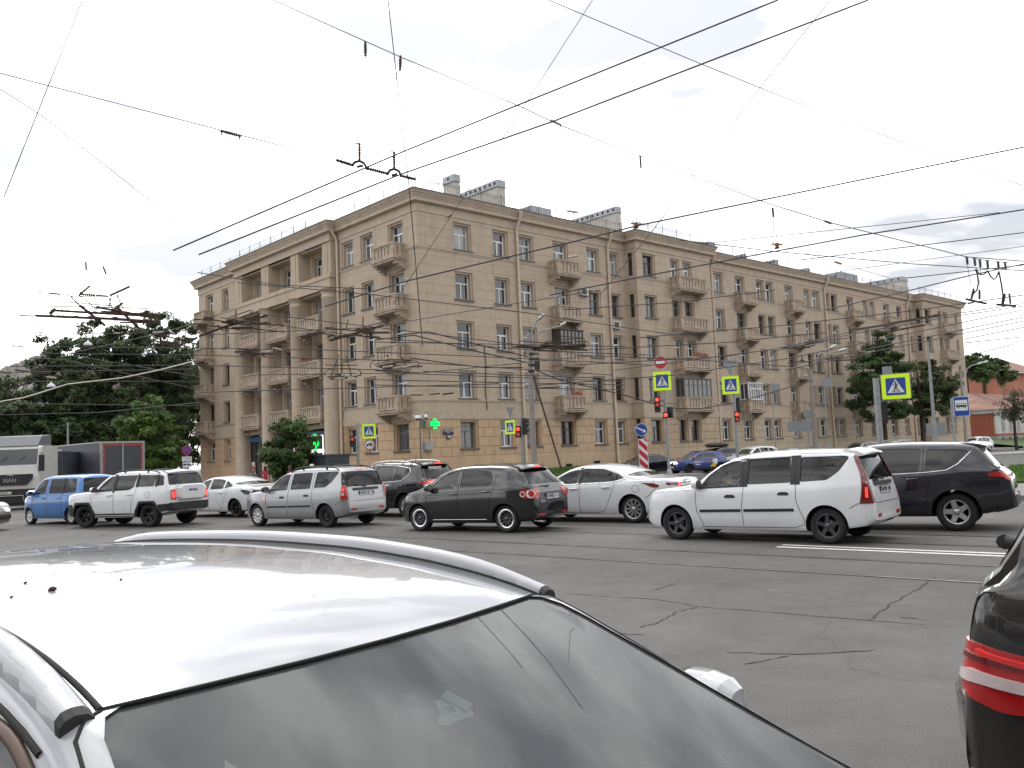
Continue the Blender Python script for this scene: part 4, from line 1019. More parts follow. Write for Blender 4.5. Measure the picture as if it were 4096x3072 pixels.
def make_car(name, label, cat, B, loc, hd, paint_m, o=None, group=None):
    """B: Body; loc: mid of wheelbase on the ground; hd: heading in degrees; o: options"""
    o = o or {}
    root = thing(name, label, cat, loc, rad(hd), group)
    vs, fs = B.loft(); P = Proj(vs, fs); cut = []
    r, ar = B.wr, B.ar; wbh = B.wb / 2; yw = B.ytrk
    for xw in (wbh, -wbh):
        for sgn in (1, -1):
            fr_ = lambda u, v, d, xw=xw, sgn=sgn: (xw + u, sgn * d, r + v)
            poly = [(ar * math.cos(2 * math.pi * k / 30), ar * math.sin(2 * math.pi * k / 30)) for k in range(30)]
            if B.__dict__.get('boxarch'): poly = [(ar * 1.02 * a_, ar * b_) for a_, b_ in rpoly([(-1.05, -1), (-1.02, .2), (-.62, .86), (.62, .86), (1.02, .2), (1.05, -1)], .2)]
            cut.append((*prism_vf(poly, yw - .28, 1.5, fr_), M_ARCH))
    sw = [rpoly(p, .045) for p in B.windows]; ws = rs = None
    if not o.get('solid'):
        cv, cf = B.loft(.07, .42, B.cab[0], B.cab[1]); cut.append((cv, cf, M_CABIN))
        cut.append((*merge([prism_vf(p, -1.4, 1.4, lambda u, v, d: (u, d, v)) for p in sw]), M_TRIM))
    z0, z1 = B.ws; wk = B.__dict__.get('wsk', 1.); h0, xa = B.hw_at(z0, True); h1, xb = B.hw_at(z1, True); h0 *= wk; h1 *= wk; ws = rpoly([(-h0, z0), (h0, z0), (h1, z1), (-h1, z1)], .06)
    z0, z1 = B.rs; h0r, _ = B.hw_at(z0, False); h1r, _ = B.hw_at(z1, False); k_ = B.__dict__.get('rsk', 1.); rs = rpoly([(-h0r * k_, z0), (h0r * k_, z0), (h1r * k_, z1), (-h1r * k_, z1)], .06)
    if not o.get('solid'):
        cut.append((*prism_vf(ws, .15, 3.5, lambda u, v, d: (d, -u, v)), M_TRIM))
        cut.append((*prism_vf(rs, -3.5, B.cab[0] + .45, lambda u, v, d: (d, u, v)), M_TRIM))
    me = carve(vs, fs, cut, [paint_m]); body = link('body', me, root)
    # glass
    gl = o.get('glass', [G_CLR] + [G_TINT] * 6)
    gi = .012 if not o.get('solid') else -.004
    for i, p in enumerate(sw):
        mb = MB(); P.panel(mb, p, 90, -gi, 0, step=.09, mirror=True); mb.build('side_window', gl[min(i, len(gl) - 1)], root)
    mb = MB(); P.panel(mb, ws, 0, -gi, 0, step=.12); mb.build('windscreen', o.get('wsglass', G_CLR), root)
    mb = MB(); P.panel(mb, rs, 180, -gi, 0, step=.1); mb.build('rear_window', o.get('rsglass', G_TINT), root)
    # black surrounds, pillars and mouldings, seams
    if o.get('pillars'):
        mb = MB()
        for p in o['pillars']: P.panel(mb, rpoly(p, .015), 90, .003, 0, step=.08, mirror=True)
        mb.build('pillar_trim', M_TRIM, root)
    se = MB()
    for l in B.seams: P.line(se, l, 90, .0055, 0, True, 0)
    for l in o.get('rseams', []): P.line(se, l, 180, .005, 0, False, 0)
    for l in o.get('tseams', []): P.line(se, l, 'top', .004, 0, False, 0)
    for (u, v, rr_) in o.get('caps', []): P.line(se, [(u + rr_ * math.cos(a), v + rr_ * math.sin(a)) for a in [2 * math.pi * k / 18 for k in range(19)]], 90, .0045, 0, False, 0, .03)
    se.build('panel_gap', M_SEAM, root)
    if o.get('cladding'):
        mb = MB()
        for p in o['cladding']: P.panel(mb, rpoly(p, .02), 90, .008, 0, .012, .07, True)
        if o.get('archtrim'):
            aw = o['archtrim']
            for xw in (wbh, -wbh):
                if B.__dict__.get('boxarch'):
                    A = rpoly([(-1.05 * ar, -.45 * ar), (-1.03 * ar, .2 * ar), (-.62 * ar, .86 * ar), (.62 * ar, .86 * ar), (1.03 * ar, .2 * ar), (1.05 * ar, -.45 * ar)], .05)
                    q = 1 + aw / ar; poly = [(xw + u, r + v) for u, v in A] + [(xw + u * q, r + (v * q if v > 0 else v)) for u, v in reversed(A)]
                else:
                    aa = [lerp(-.12, math.pi + .12, k / 18) for k in range(19)]
                    poly = [(xw + ar * 1.0 * math.cos(a), r + ar * 1.0 * math.sin(a)) for a in aa] + [(xw + (ar + aw) * math.cos(a), r + (ar + aw) * math.sin(a)) for a in reversed(aa)]
                poly = [(u, max(v, .2)) for u, v in poly]
                P.panel(mb, poly, 90, .01, 0, .014, .06, True)
        mb.build('cladding', M_TRIM, root)
    for nm, m, items in o.get('panels', []):
        mb = MB()
        for it in items:
            poly, az, off = it[:3]; P.panel(mb, rpoly(poly, it[4] if len(it) > 4 else .02), az, off, 0, .012, .05, bool(it[3]) if len(it) > 3 else False)
        mb.build(nm, m, root)
    for nm, m, items in o.get('lines', []):
        mb = MB()
        for pts, az, rr_, mi_ in items: P.line(mb, pts, az, rr_, 0, mi_, .004, n=8)
        mb.build(nm, m, root)
    for x, z in o.get('handles', []):
        mb = MB()
        p = P.pt(x, z, 90, .0)
        for s_ in (1, -1):
            A, C = V((x + .1, (p.y + .03), z)), V((x - .1, (p.y + .03), z + .006)); pts = [A + V((.01, -.04, 0)), A, A.lerp(C, .5) + V((0, .008, .004)), C, C + V((-.01, -.04, 0))]
            mb.tube([V((q.x, q.y * s_, q.z)) for q in pts], [.012, .017, .019, .017, .012], 8)
        mb.build('door_handle', o.get('handle_m', paint_m), root)
    # wheels
    tm, rm = wheel_meshes(r, B.rim, B.tw, *o.get('wheel', ('5', M_ALLOY)))
    tm2, rm2 = wheel_meshes(r, B.rim, B.tw, *o['rwheel']) if o.get('rwheel') else (tm, rm)
    for xw, (a, b) in ((wbh, (tm, rm)), (-wbh, (tm2, rm2))):
        for sgn in (1, -1):
            st = o.get('steer', 0) if xw > 0 else 0
            w_ = link('wheel', a, root, (xw, sgn * (yw - B.tw / 2 + .015), r), (0, R.uniform(0, 6), (0 if sgn > 0 else math.pi) + rad(st)))
            link('rim', b, w_)
    # mirrors
    if o.get('mirror', True):
        x, y, z = B.mirror
        for sgn in (1, -1):
            mb = mirror_mb(x, y, z)
            if sgn < 0: mb.v = [(p[0], -p[1], p[2]) for p in mb.v]; mb.f = [list(reversed(f)) for f in mb.f]
            mb.build('door_mirror', [o.get('mirror_m', paint_m), M_TRIM, M_CHROME], root)
    # interior
    if not o.get('solid'):
        sx = B.seat; st = MB()
        for s_ in (1, -1):
            mb = MB(); Mx = Matrix.Translation((sx, .37 * s_, .5)) @ Matrix.Rotation(-.18, 4, 'Y')
            mb.box((-.5, -.24, -.06), (.05, .24, .12), 0, Matrix.Translation((sx + .42, .37 * s_, .5)))
            prof = [(-.05, .0, .24), (-.03, .3, .24), (-.02, .55, .2), (-.01, .62, .12), (0, .66, .13), (0, .82, .12), (0, .86, .08)]
            rings = [[Mx @ V((dx + .055 * math.cos(a), ww * math.cos(a + math.pi / 2) if False else ww * math.sin(a), zz)) for a in [2 * math.pi * i / 14 for i in range(14)]] for dx, zz, ww in prof]
            for i in range(len(rings) - 1): mb.add(rings[i] + rings[i + 1], [(k, (k + 1) % 14, 14 + (k + 1) % 14, 14 + k) for k in range(14)], 0, True)
            mb.add(rings[-1], [tuple(range(14))], 0)
            mb.build('seat', o.get('seat_m', M_SEAT), root)
        mb = MB(); x = sx - .85
        mb.box((x - .1, -.58, .42), (x + .4, .58, .62)); mb.box((x - .22, -.58, .5), (x - .06, .58, B.belt(x) - .02))
        for yy in (-.36, .0, .36): mb.box((x - .24, yy - .12, B.belt(x) + .0), (x - .14, yy + .12, B.belt(x) + .17))
        mb.build('rear_seat', M_SEAT, root)
        xd = sx + 1.0; mb = MB(); zb_ = B.belt(xd) - .05
        mb.box((xd - .28, -.66, .45), (xd + .1, .66, zb_)); mb.box((xd - .3, .2, zb_ - .02), (xd - .02, .52, zb_ + .06)); mb.build('dashboard', M_CABIN, root)
        mb = MB(); Ms = Matrix.Translation((xd - .4, .37, zb_ - .02)) @ Matrix.Rotation(rad(-62), 4, 'Y')
        mb.tube([Ms @ V((.18 * math.cos(a), .18 * math.sin(a), 0)) for a in [2 * math.pi * k / 20 for k in range(20)]], .015, 6, 0, closed=True)
        for a in (0, 2.1, 4.2): mb.bar(Ms @ V((0, 0, -.02)), Ms @ V((.17 * math.cos(a), .17 * math.sin(a), 0)), .03)
        mb.bar(Ms @ V((0, 0, -.02)), Ms @ V((0, 0, -.3)), .06); mb.build('steering_wheel', M_TRIM, root)
    if o.get('rails'):
        m, ra, rb, hh, yk = o['rails']; mb = MB()
        for sgn in (1, -1):
            pts = []
            for k in range(13):
                t = k / 12; x = lerp(ra, rb, t); Pq, wr_, rc_ = B.section(x); lift = hh * min(1, 4.5 * min(t, 1 - t)) ** .6
                pts.append(V((x, sgn * (wr_ - yk), B.top(x) - B.crown * .9 + lift + (.0 if 0 < k < 12 else -.03))))
            mb.tube(pts, .019, 8)
            for k in (3, 9): mb.bar(pts[k], pts[k] - V((0, 0, hh + .02)), .05, .03)
        mb.build('roof_rail', m, root)
    if o.get('plate'):
        txt, z = o['plate'][:2]; p = P.pt(0, z, 180, .006); plate(root, txt, p, 180)
    if o.get('fplate'):
        txt, z = o['fplate'][:2]; p = P.pt(0, z, 0, .006); plate(root, txt, p, 0)
    for txt, u, z, az, size, m in o.get('badges', []):
        p = P.pt(u, z, az, .008); a = rad(az); X = V((-math.sin(a), math.cos(a), 0)); Y = V((0, 0, 1)); Z = V((math.cos(a), math.sin(a), 0))
        mb = MB(); text_mb(mb, txt, size, Matrix(((X.x, Y.x, Z.x, p.x), (X.y, Y.y, Z.y, p.y), (X.z, Y.z, Z.z, p.z), (0, 0, 0, 1))), bold=.004, depth=.012); mb.build('badge', m, root)
    if o.get('wiper'):
        mb = MB(); a, b = o['wiper']; W = [P.pt(lerp(a[0], b[0], k / 6), lerp(a[1], b[1], k / 6), 180, .03) for k in range(7)]; mb.tube(W, [.02, .014, .012, .01, .009, .008, .006], 6); mb.build('rear_wiper', M_TRIM, root)
    
    return root, P
# ------------------------------------------------------------------ the vehicles themselves
def left_of(hd): a = rad(hd + 90); return V((math.cos(a), math.sin(a), 0))
def fwd_of(hd): a = rad(hd); return V((math.cos(a), math.sin(a), 0))
def by_wheels(f, r, hd, y): m = (gz(*f) + gz(*r)) / 2; return m - left_of(hd) * y
def by_rear(r, hd, y, wb): return gz(*r) + fwd_of(hd) * wb / 2 - left_of(hd) * y
def by_front(f, hd, y, wb): return gz(*f) - fwd_of(hd) * wb / 2 - left_of(hd) * y
D2S = 4096 / 2212
def dp(x, y): return (x * D2S, y * D2S)
def spoiler(root, m, x, z, w, d, drop=.05, lamp=None):
    mb = MB(); n = 9; rows = []
    for (dx, dz) in ((.12, .012), (-.02, .022), (-d * .6, .0), (-d, -drop), (-d - .01, -drop - .03), (-d * .8, -drop - .045), (-.0, -.06)):
        rows.append([V((x + dx + .05 * (1 - abs(q)) * 0 - .0 + .06 * q * q, q * w, z + dz - .04 * q * q)) for q in [lerp(-1, 1, k / (n - 1)) for k in range(n)]])
    for a, b in zip(rows, rows[1:]): mb.add(a + b, [(k, k + 1, n + k + 1, n + k) for k in range(n - 1)], 0, True)
    for k in (0, n - 1): mb.add([r_[k] for r_ in rows], [tuple(range(len(rows)))], 0)
    if lamp: mb.box((x - d - .02, -.14, z - drop - .03), (x - d + .01, .14, z - drop + .004), 1)
    return mb.build('spoiler', [m, M_TAILLIT if lamp == 2 else M_TAILR], root)
def antenna(root, x, y, z, l, lean=.5):
    mb = MB(); mb.tube([(x, y, z - .02), (x, y, z + .03), (x - l * lean, y, z + l)], [.02, .01, .004], 6); mb.build('antenna', M_TRIM, root)

# --- estate car of the two pale ones in the queue
def estate_body(**k):
    d = dict(
    top=[(-2.25, .56), (-2.235, .74), (-2.175, 1.0), (-2.10, 1.25), (-2.02, 1.47), (-1.95, 1.57), (-1.82, 1.615), (-1.4, 1.64), (-.8, 1.65), (-.2, 1.635), (.18, 1.585), (.45, 1.50), (.75, 1.34), (1.02, 1.165), (1.2, 1.065), (1.34, 1.025), (1.7, .985), (1.98, .92), (2.11, .84), (2.19, .70), (2.225, .55), (2.24, .44)],
    bot=[(-2.25, .40), (-2.05, .30), (-1.2, .21), (1.0, .20), (1.9, .22), (2.24, .30)],
    belt=[(-2.25, 1.06), (-.9, 1.0), (.6, .96), (1.3, .94), (2.2, .90)],
    wid=[(-2.25, .70), (-2.18, .78), (-2.05, .83), (-1.5, .868), (-.5, .875), (1.0, .87), (1.6, .84), (1.95, .76), (2.14, .63), (2.24, .50)],
    wb=2.905, wr=.315, rim=.205, tw=.19, ar=.365, ytrk=.80, flare=.022, cab=(-2.0, 1.15), ws=(1.06, 1.49), rs=(1.09, 1.50), rsk=.98, tumble=.27, rc=.12,
    windows=[[(.93, 1.005), (.10, 1.035), (.10, 1.475), (.30, 1.47), (.52, 1.385), (.76, 1.20)], [(-.04, 1.04), (-.86, 1.065), (-.84, 1.50), (-.04, 1.485)], [(-1.02, 1.075), (-1.50, 1.10), (-1.70, 1.24), (-1.86, 1.475), (-1.82, 1.51), (-1.02, 1.505)]],
    seams=[[(.06, 1.56), (.03, 1.0), (.05, .80), (.08, .60), (.06, .36), (.06, .27)], [(.98, .98), (1.0, .8), (.98, .55), (.86, .3)], [(-.93, 1.57), (-.95, 1.03), (-.95, .75), (-1.02, .55), (-1.08, .42), (-1.06, .33), (-.9, .28), (.9, .27)], [(-1.86, .62), (-2.0, .70), (-2.2, .71)], [(-1.0, 1.575), (-2.0, 1.55)]],
    mirror=(.93, .83, 1.06), seat=-.05)
    d.update(k); return Body(**d)
EST = estate_body()
lampU = -.945
def strip_poly(a, b, w): return [(a[0] - w, a[1]), (b[0] - w, b[1]), (b[0] + w, b[1]), (a[0] + w, a[1])]
PW = paint('car paint white', (.70, .715, .74)); PSILV = paint('car paint silver', (.36, .37, .385), .32, .55)
mould = [(.92, .535), (.10, .55), (.10, .60), (.92, .585)], [(.04, .55), (-.90, .565), (-.90, .615), (.04, .60)]
def estate_opts(white):
    o = dict(plate=('Т819УК 198' if white else 'Н495СХ 178', .90), caps=[], handles=[], rseams=[[(-.66, .74), (-.60, .70), (.60, .70), (.66, .74)], [(-.66, .74), (-.7, 1.05)], [(.66, .74), (.7, 1.05)]],
             wiper=((-.02, 1.08), (.42, 1.16)))
    pan = [('moulding', M_TRIM, [(mould[0], 90, .009, True, .012), (mould[1], 90, .009, True, .012)]),
           ('garnish', M_TRIM, [([(-.48, .985), (.48, .985), (.48, 1.05), (-.48, 1.05)], 180, .02, False)]),
           ('reflector', M_REFL, [([(-.62, .46), (-.42, .46), (-.42, .52), (-.62, .52)], 180, .008, True)]),
           ('handle_recess', M_TRIM, [([(.20, .80), (.40, .80), (.41, .835), (.36, .862), (.24, .862), (.19, .835)], 90, .006, True), ([(-.82, .845), (-.62, .845), (-.61, .875), (-.66, .905), (-.78, .905), (-.83, .875)], 90, .006, True)]),
           ('headlamp', M_HEAD, [([(.98, .66), (1.2, .62), (1.28, .78), (1.16, .88), (1.0, .86)], 35, .006, True, .04)]),
           ('stop_lamp', M_TAILR, [([(-.13, 1.535), (.13, 1.535), (.13, 1.575), (-.13, 1.575)], 180, .008, False)])]
    if white:
        o['pillars'] = [[(.11, 1.0), (-.05, 1.0), (-.05, 1.52), (.11, 1.51)], [(-.85, 1.03), (-1.03, 1.03), (-1.03, 1.54), (-.85, 1.535)], [(.98, .965), (.1, 1.0), (.1, 1.035), (.94, 1.003)], [(.11, 1.50), (-1.03, 1.53), (-1.03, 1.5), (.11, 1.475)]]
        pan += [('tail_lamp', M_TAILD, [([(lampU - .145, .70), (lampU + .10, .70), (lampU + .055, .98), (lampU + .03, 1.22), (lampU + .05, 1.50), (lampU - .02, 1.52), (lampU - .08, 1.2), (lampU - .12, .95)], 135, .012, True, .03)]),
                ('brake_light', M_TAILLIT, [([(lampU - .02, .80), (lampU + .02, .80), (lampU + .01, .97), (lampU - .02, .97)], 135, .02, False, .008)])]
        o.update(glass=[G_CLR, G_DARK, G_DARK], rsglass=G_TINT, wheel=('5', M_GUN), badges=[('L A D A', .33, 1.075, 180, .085, M_TRIM)], handle_m=M_TRIM)
    else:
        pan += [('tail_lamp', M_TAILR, [([(lampU - .13, .75), (lampU + .09, .75), (lampU + .06, 1.0), (lampU + .04, 1.13), (lampU - .09, 1.13), (lampU - .11, .95)], 135, .012, True, .03)]),
                ('tail_lamp_upper', M_TRIM, [([(lampU - .085, 1.14), (lampU + .04, 1.14), (lampU + .045, 1.48), (lampU - .01, 1.5), (lampU - .055, 1.3)], 135, .012, True, .03)]),
                ('reversing_lamp', M_TAILC, [([(lampU - .03, .86), (lampU + .06, .86), (lampU + .05, .94), (lampU - .03, .94)], 135, .018, True, .03)]),
                ('brake_light', M_TAILLIT, [([(lampU - .02, .97), (lampU + .04, .97), (lampU + .035, 1.04), (lampU - .02, 1.04)], 135, .018, True, .02)]),
                ('side_indicator', M_AMBER, [([(1.03, .80), (1.08, .80), (1.08, .83), (1.03, .83)], 90, .008, True, .01)])]
        o.update(glass=[G_CLR, glass('car glass light tint', (.5, .52, .52), .75), glass('car glass light tint', (.5, .52, .52), .75)], rsglass=glass('car glass light tint', (.5, .52, .52), .75), wheel=('cap', M_ALLOY), rwheel=('steel', M_STEEL), rails=(M_TRIM, -1.85, .12, .06, .06), mirror_m=M_TRIM, handle_m=M_ALLOY)
    o['panels'] = pan; return o
hd = 141
car, _ = make_car('estate_car', 'white estate car with dark red tail lamps and five-spoke wheels, nearest of the queue', 'car', EST, by_wheels(dp(1459, 1166), dp(1797, 1176), hd, EST.ytrk), hd, PW, estate_opts(True))
spoiler(car, PW, -1.86, 1.625, .56, .26)
mb = MB(); mb.bar((-2.2, -.3, .62), (-2.3, -.3, .6), .05); 
WL = car
hd = 144.5
car, _ = make_car('estate_car', 'silver estate car with black roof rails and a steel rear wheel, arm at the wheel', 'car', EST, by_wheels(dp(557, 1137), dp(705, 1140), hd, EST.ytrk), hd, PSILV, estate_opts(False))
SL = car
# --- black hatchback
HB = Body(top=[(-2.07, .52), (-2.06, .72), (-2.0, .94), (-1.90, 1.08), (-1.74, 1.28), (-1.60, 1.42), (-1.48, 1.50), (-1.3, 1.54), (-.7, 1.58), (-.1, 1.575), (.3, 1.53), (.6, 1.44), (.9, 1.28), (1.15, 1.12), (1.34, 1.01), (1.5, .96), (1.75, .87), (1.95, .75), (2.08, .58), (2.12, .44)],
    bot=[(-2.07, .36), (-1.9, .28), (-1.0, .2), (1., .19), (1.8, .2), (2.12, .26)], belt=[(-2.07, 1.04), (-1.0, 1.04), (.3, .98), (1.3, .91), (2.1, .88)],
    wid=[(-2.07, .64), (-2.0, .75), (-1.85, .82), (-1.3, .872), (-.3, .88), (1.0, .875), (1.5, .84), (1.8, .76), (2.0, .62), (2.12, .46)],
    wb=2.578, wr=.315, rim=.225, tw=.21, ar=.36, ytrk=.81, flare=.028, cab=(-1.78, 1.2), ws=(1.03, 1.45), rs=(1.08, 1.42), tumble=.29, rc=.12,
    windows=[[(.98, .985), (.10, 1.025), (.08, 1.44), (.34, 1.405), (.62, 1.27)], [(-.02, 1.035), (-.92, 1.075), (-.98, 1.20), (-.86, 1.39), (-.5, 1.445), (-.02, 1.455)]],
    seams=[[(.04, 1.50), (.03, 1.0), (.05, .6), (.04, .27)], [(1.02, .96), (1.0, .7), (.9, .4), (.84, .26)], [(-1.04, 1.30), (-1.02, 1.05), (-.88, .74), (-.84, .45), (-.84, .27), (.84, .26)], [(-1.38, .70), (-1.6, .745), (-1.95, .76)], [(-.98, .93), (.95, .86)]],
    mirror=(.88, .84, 1.05), seat=-.05)
PBLK = paint('car paint black', (.006, .006, .009), .16, 0., 1., .0)
hd = 145.5
u0 = -.83
car, PB = make_car('hatchback', 'black hatchback with round red tail lamps and polished mesh wheels', 'car', HB, by_wheels(dp(908, 1148), dp(1093, 1151), hd, HB.ytrk), hd, PBLK,
    dict(plate=('Е478ЕО 11', .79), glass=[G_CLR, G_DARK], rsglass=G_TINT, wheel=('mesh', M_GUN), caps=[], handles=[(.18, .885), (-.78, .93)], handle_m=PBLK, wiper=((.02, 1.02), (.40, 1.04)),
    rseams=[[(-.60, .72), (-.56, .62), (.56, .62), (.60, .72)], [(-.72, .77), (-.6, .72)]], badges=[('GOLF', .42, .69, 180, .075, M_CHROME), ('ТДи', -.42, .69, 180, .06, M_CHROME)][:1],
    seat_m=mat('pale seat', (.18, .18, .16), .9),
    panels=[('tail_lamp', M_TAILR, [([(u0 - .26, .80), (u0 - .18, .76), (u0 + .19, .78), (u0 + .21, .95), (u0 - .02, .98), (u0 - .24, .99)], 135, .012, True, .05)]),
            ('lamp_lens', M_TAILC, [([(u0 - .02 + .10 * math.cos(a), .875 + .10 * math.sin(a)) for a in [math.pi * k / 8 for k in range(16)]], 135, .022, True, .0), ([(u0 + .155 + .06 * math.cos(a), .87 + .065 * math.sin(a)) for a in [math.pi * k / 8 for k in range(16)]], 135, .022, True, .0)]),
            ('lamp_core', M_TAILR, [([(u0 - .02 + .065 * math.cos(a), .875 + .065 * math.sin(a)) for a in [math.pi * k / 8 for k in range(16)]], 135, .03, True, .0), ([(u0 + .155 + .036 * math.cos(a), .87 + .04 * math.sin(a)) for a in [math.pi * k / 8 for k in range(16)]], 135, .03, True, .0)]),
            ('reflector', M_REFL, [([(-.66, .375), (-.36, .375), (-.36, .42), (-.66, .43)], 180, .008, True, .01)]),
            ('fog_recess', M_TRIM, [([(-.60 + .0, .50), (-.48, .49), (-.46, .6), (-.6, .61)], 180, .005, True, .04)]),
            ('headlamp', M_HEADLIT if False else M_HEAD, [([(1.02, .60), (1.18, .62), (1.24, .74), (1.1, .83), (1.0, .80)], 40, .006, True, .03)]),
            ('quarter_window', M_SHOPG, [([(-1.10, 1.20), (-1.22, 1.24), (-1.12, 1.32), (-1.04, 1.32)], 90, .002, True, .02)])],
    lines=[('sill_trim', M_CHROME, [([(.82, .285), (-.78, .305)], 90, .007, True)])]))
spoiler(car, PBLK, -1.42, 1.53, .56, .24, lamp=2)
mb = MB(); [mb.tube([(-1.9, y, .26), (-2.12, y, .25)], .028, 10) for y in (.46, .54)]; mb.build('exhaust_pipe', M_CHROME, car)
GC_ = car
# --- white saloon with long glass
SAL = Body(top=[(-2.46, .56), (-2.45, .80), (-2.42, .98), (-2.32, 1.05), (-1.95, 1.075), (-1.72, 1.095), (-1.45, 1.17), (-1.1, 1.30), (-.75, 1.395), (-.4, 1.44), (0, 1.445), (.3, 1.41), (.6, 1.32), (.9, 1.20), (1.15, 1.08), (1.35, 1.0), (1.6, .95), (2.0, .84), (2.25, .70), (2.36, .55), (2.39, .44)],
    bot=[(-2.46, .36), (-2.2, .27), (-1.2, .19), (1.2, .18), (2.0, .2), (2.39, .25)], belt=[(-2.46, .99), (-1.6, 1.0), (-.8, .985), (.5, .93), (1.4, .88), (2.3, .84)],
    wid=[(-2.46, .70), (-2.4, .78), (-2.2, .84), (-1.6, .90), (-.4, .915), (1.0, .91), (1.7, .88), (2.1, .77), (2.3, .60), (2.39, .45)],
    wb=2.83, wr=.335, rim=.235, tw=.215, ar=.375, ytrk=.835, flare=.028, cab=(-1.75, 1.2), ws=(1.0, 1.36), rs=(1.125, 1.37), tumble=.36, rc=.12,
    windows=[[(1.0, .945), (.12, .975), (.10, 1.325), (.42, 1.27), (.7, 1.14)], [(-.0, .98), (-.86, 1.005), (-1.22, 1.08), (-1.02, 1.19), (-.6, 1.32), (.0, 1.345)]],
    seams=[[(.06, 1.37), (.04, .95), (.06, .5), (.04, .26)], [(1.06, .92), (1.04, .6), (.92, .26)], [(-1.02, 1.24), (-.98, 1.0), (-.9, .78), (-.76, .5), (-.64, .3), (-.5, .26), (.9, .255)], [(-2.0, 1.06), (-2.05, .80), (-1.8, .60)]],
    mirror=(.9, .88, 1.0), seat=-.1)
hd = 143.5
car, _ = make_car('saloon_car', 'white saloon with long curved dark rear side glass and slim red tail lamps', 'car', SAL, by_rear(dp(1369, 1130), hd, SAL.ytrk, SAL.wb), hd, PW,
    dict(glass=[G_CLR, G_DARK], rsglass=G_TINT, wheel=('10', M_ALLOY), caps=[(-1.55, .83, .09)], handles=[(.22, .84), (-.72, .87)],
    panels=[('tail_lamp', M_TAILD, [([(-1.0, .965), (-1.12, .93), (-1.26, .86), (-1.42, .85), (-1.45, .9), (-1.3, .955)], 120, .01, True, .02), ([(-.80, .90), (-.46, .87), (-.42, .90), (-.46, .95), (-.80, .96)], 180, .012, True, .02)]),
            ('brake_light', M_TAILLIT, [([(-.92 + .05 * math.cos(a), .905 + .035 * math.sin(a)) for a in [math.pi * k / 6 for k in range(12)]], 150, .02, True, 0.)]),
            ('black_pillar', M_TRIM, [([(.11, .96), (.0, .965), (-.0, 1.37), (.1, 1.36)], 90, .002, True)])],
    lines=[('window_chrome', M_CHROME, [([(1.02, .925), (.1, .955), (-.86, .985), (-1.28, 1.07)], 90, .008, True), ([(-1.28, 1.07), (-1.05, 1.225), (-.6, 1.35), (.05, 1.375), (.45, 1.31)], 90, .005, True)]), ('boot_chrome', M_CHROME, [([(-.46, .945), (.46, .945)], 180, .016, False)])],
    badges=[('ᴍ', 0, 1.0, 180, .1, M_CHROME)][:0], plate=('', .80)))
mb = MB(); mb.tube([(-2.455, .09 * math.cos(a), 1.0 + .065 * math.sin(a)) for a in [2 * math.pi * k / 16 for k in range(16)]], .011, 6, closed=True); mb.tube([(-2.455, -.07, 1.03), (-2.46, -.02, .985), (-2.46, .02, .985), (-2.455, .07, 1.03)], .01, 6); mb.build('emblem', M_CHROME, car)
# --- white saloon on the left of the queue
SAL2 = Body(top=[(-2.30, .54), (-2.29, .78), (-2.26, .96), (-2.15, 1.03), (-1.85, 1.06), (-1.65, 1.09), (-1.35, 1.20), (-1.0, 1.33), (-.65, 1.41), (-.3, 1.445), (.1, 1.44), (.4, 1.39), (.7, 1.28), (1.0, 1.14), (1.2, 1.04), (1.4, .98), (1.7, .92), (2.0, .82), (2.2, .66), (2.28, .44)],
    bot=SAL.bot and [(-2.30, .36), (-2.1, .27), (-1.2, .19), (1.2, .18), (2.0, .2), (2.28, .25)], belt=[(-2.3, .98), (-1.5, 1.0), (-.8, .985), (.5, .93), (1.4, .88), (2.3, .84)],
    wid=[(-2.30, .70), (-2.24, .78), (-2.05, .84), (-1.5, .89), (-.4, .90), (1.0, .895), (1.6, .86), (2.0, .76), (2.2, .58), (2.28, .45)],
    wb=2.7, wr=.32, rim=.215, tw=.205, ar=.365, ytrk=.82, flare=.028, cab=(-1.7, 1.2), ws=(1.0, 1.36), rs=(1.12, 1.37), tumble=.35, rc=.12,
    windows=[[(1.0, .945), (.12, .975), (.10, 1.33), (.42, 1.29), (.72, 1.14)], [(-.0, .98), (-.72, 1.005), (-.72, 1.29), (-.5, 1.335), (.0, 1.35)], [(-.80, 1.01), (-1.22, 1.08), (-1.02, 1.20), (-.80, 1.27)]],
    seams=[[(.06, 1.37), (.04, .95), (.06, .5), (.04, .26)], [(1.06, .92), (1.04, .6), (.92, .26)], [(-1.0, 1.24), (-.98, 1.0), (-.88, .78), (-.74, .5), (-.62, .3), (-.5, .26), (.9, .255)]],
    mirror=(.9, .88, 1.0), seat=-.1)
hd = 146
car, _ = make_car('saloon_car', 'white saloon with black wheels and black tail lamp cluster, left of the silver estate', 'car', SAL2, by_rear(dp(510, 1118), hd, SAL2.ytrk, SAL2.wb), hd, PW,
    dict(glass=[G_TINT, G_TINT, G_TINT], rsglass=G_TINT, wheel=('star', M_BLKALLOY), handles=[(.22, .84), (-.62, .87)], plate=('', .78),
    panels=[('tail_lamp', mat('smoked lamp', (.012, .010, .010), .08, coat=1.), [([(-.98, .955), (-1.05, .90), (-1.2, .80), (-1.4, .79), (-1.42, .90), (-1.2, .95)], 120, .01, True, .02), ([(-.78, .80), (-.2, .84), (.2, .84), (.2, .92), (-.2, .92), (-.78, .94)], 180, .01, True, .02)]), ('lamp_strip', M_CHROME, [([(-1.02, .93), (-1.3, .895), (-1.3, .905), (-1.02, .945)], 120, .02, True, .0)]), ('lamp_glow', M_TAILD, [([(-1.3, .82), (-1.4, .82), (-1.4, .88), (-1.3, .885)], 125, .02, True, .0)])]))
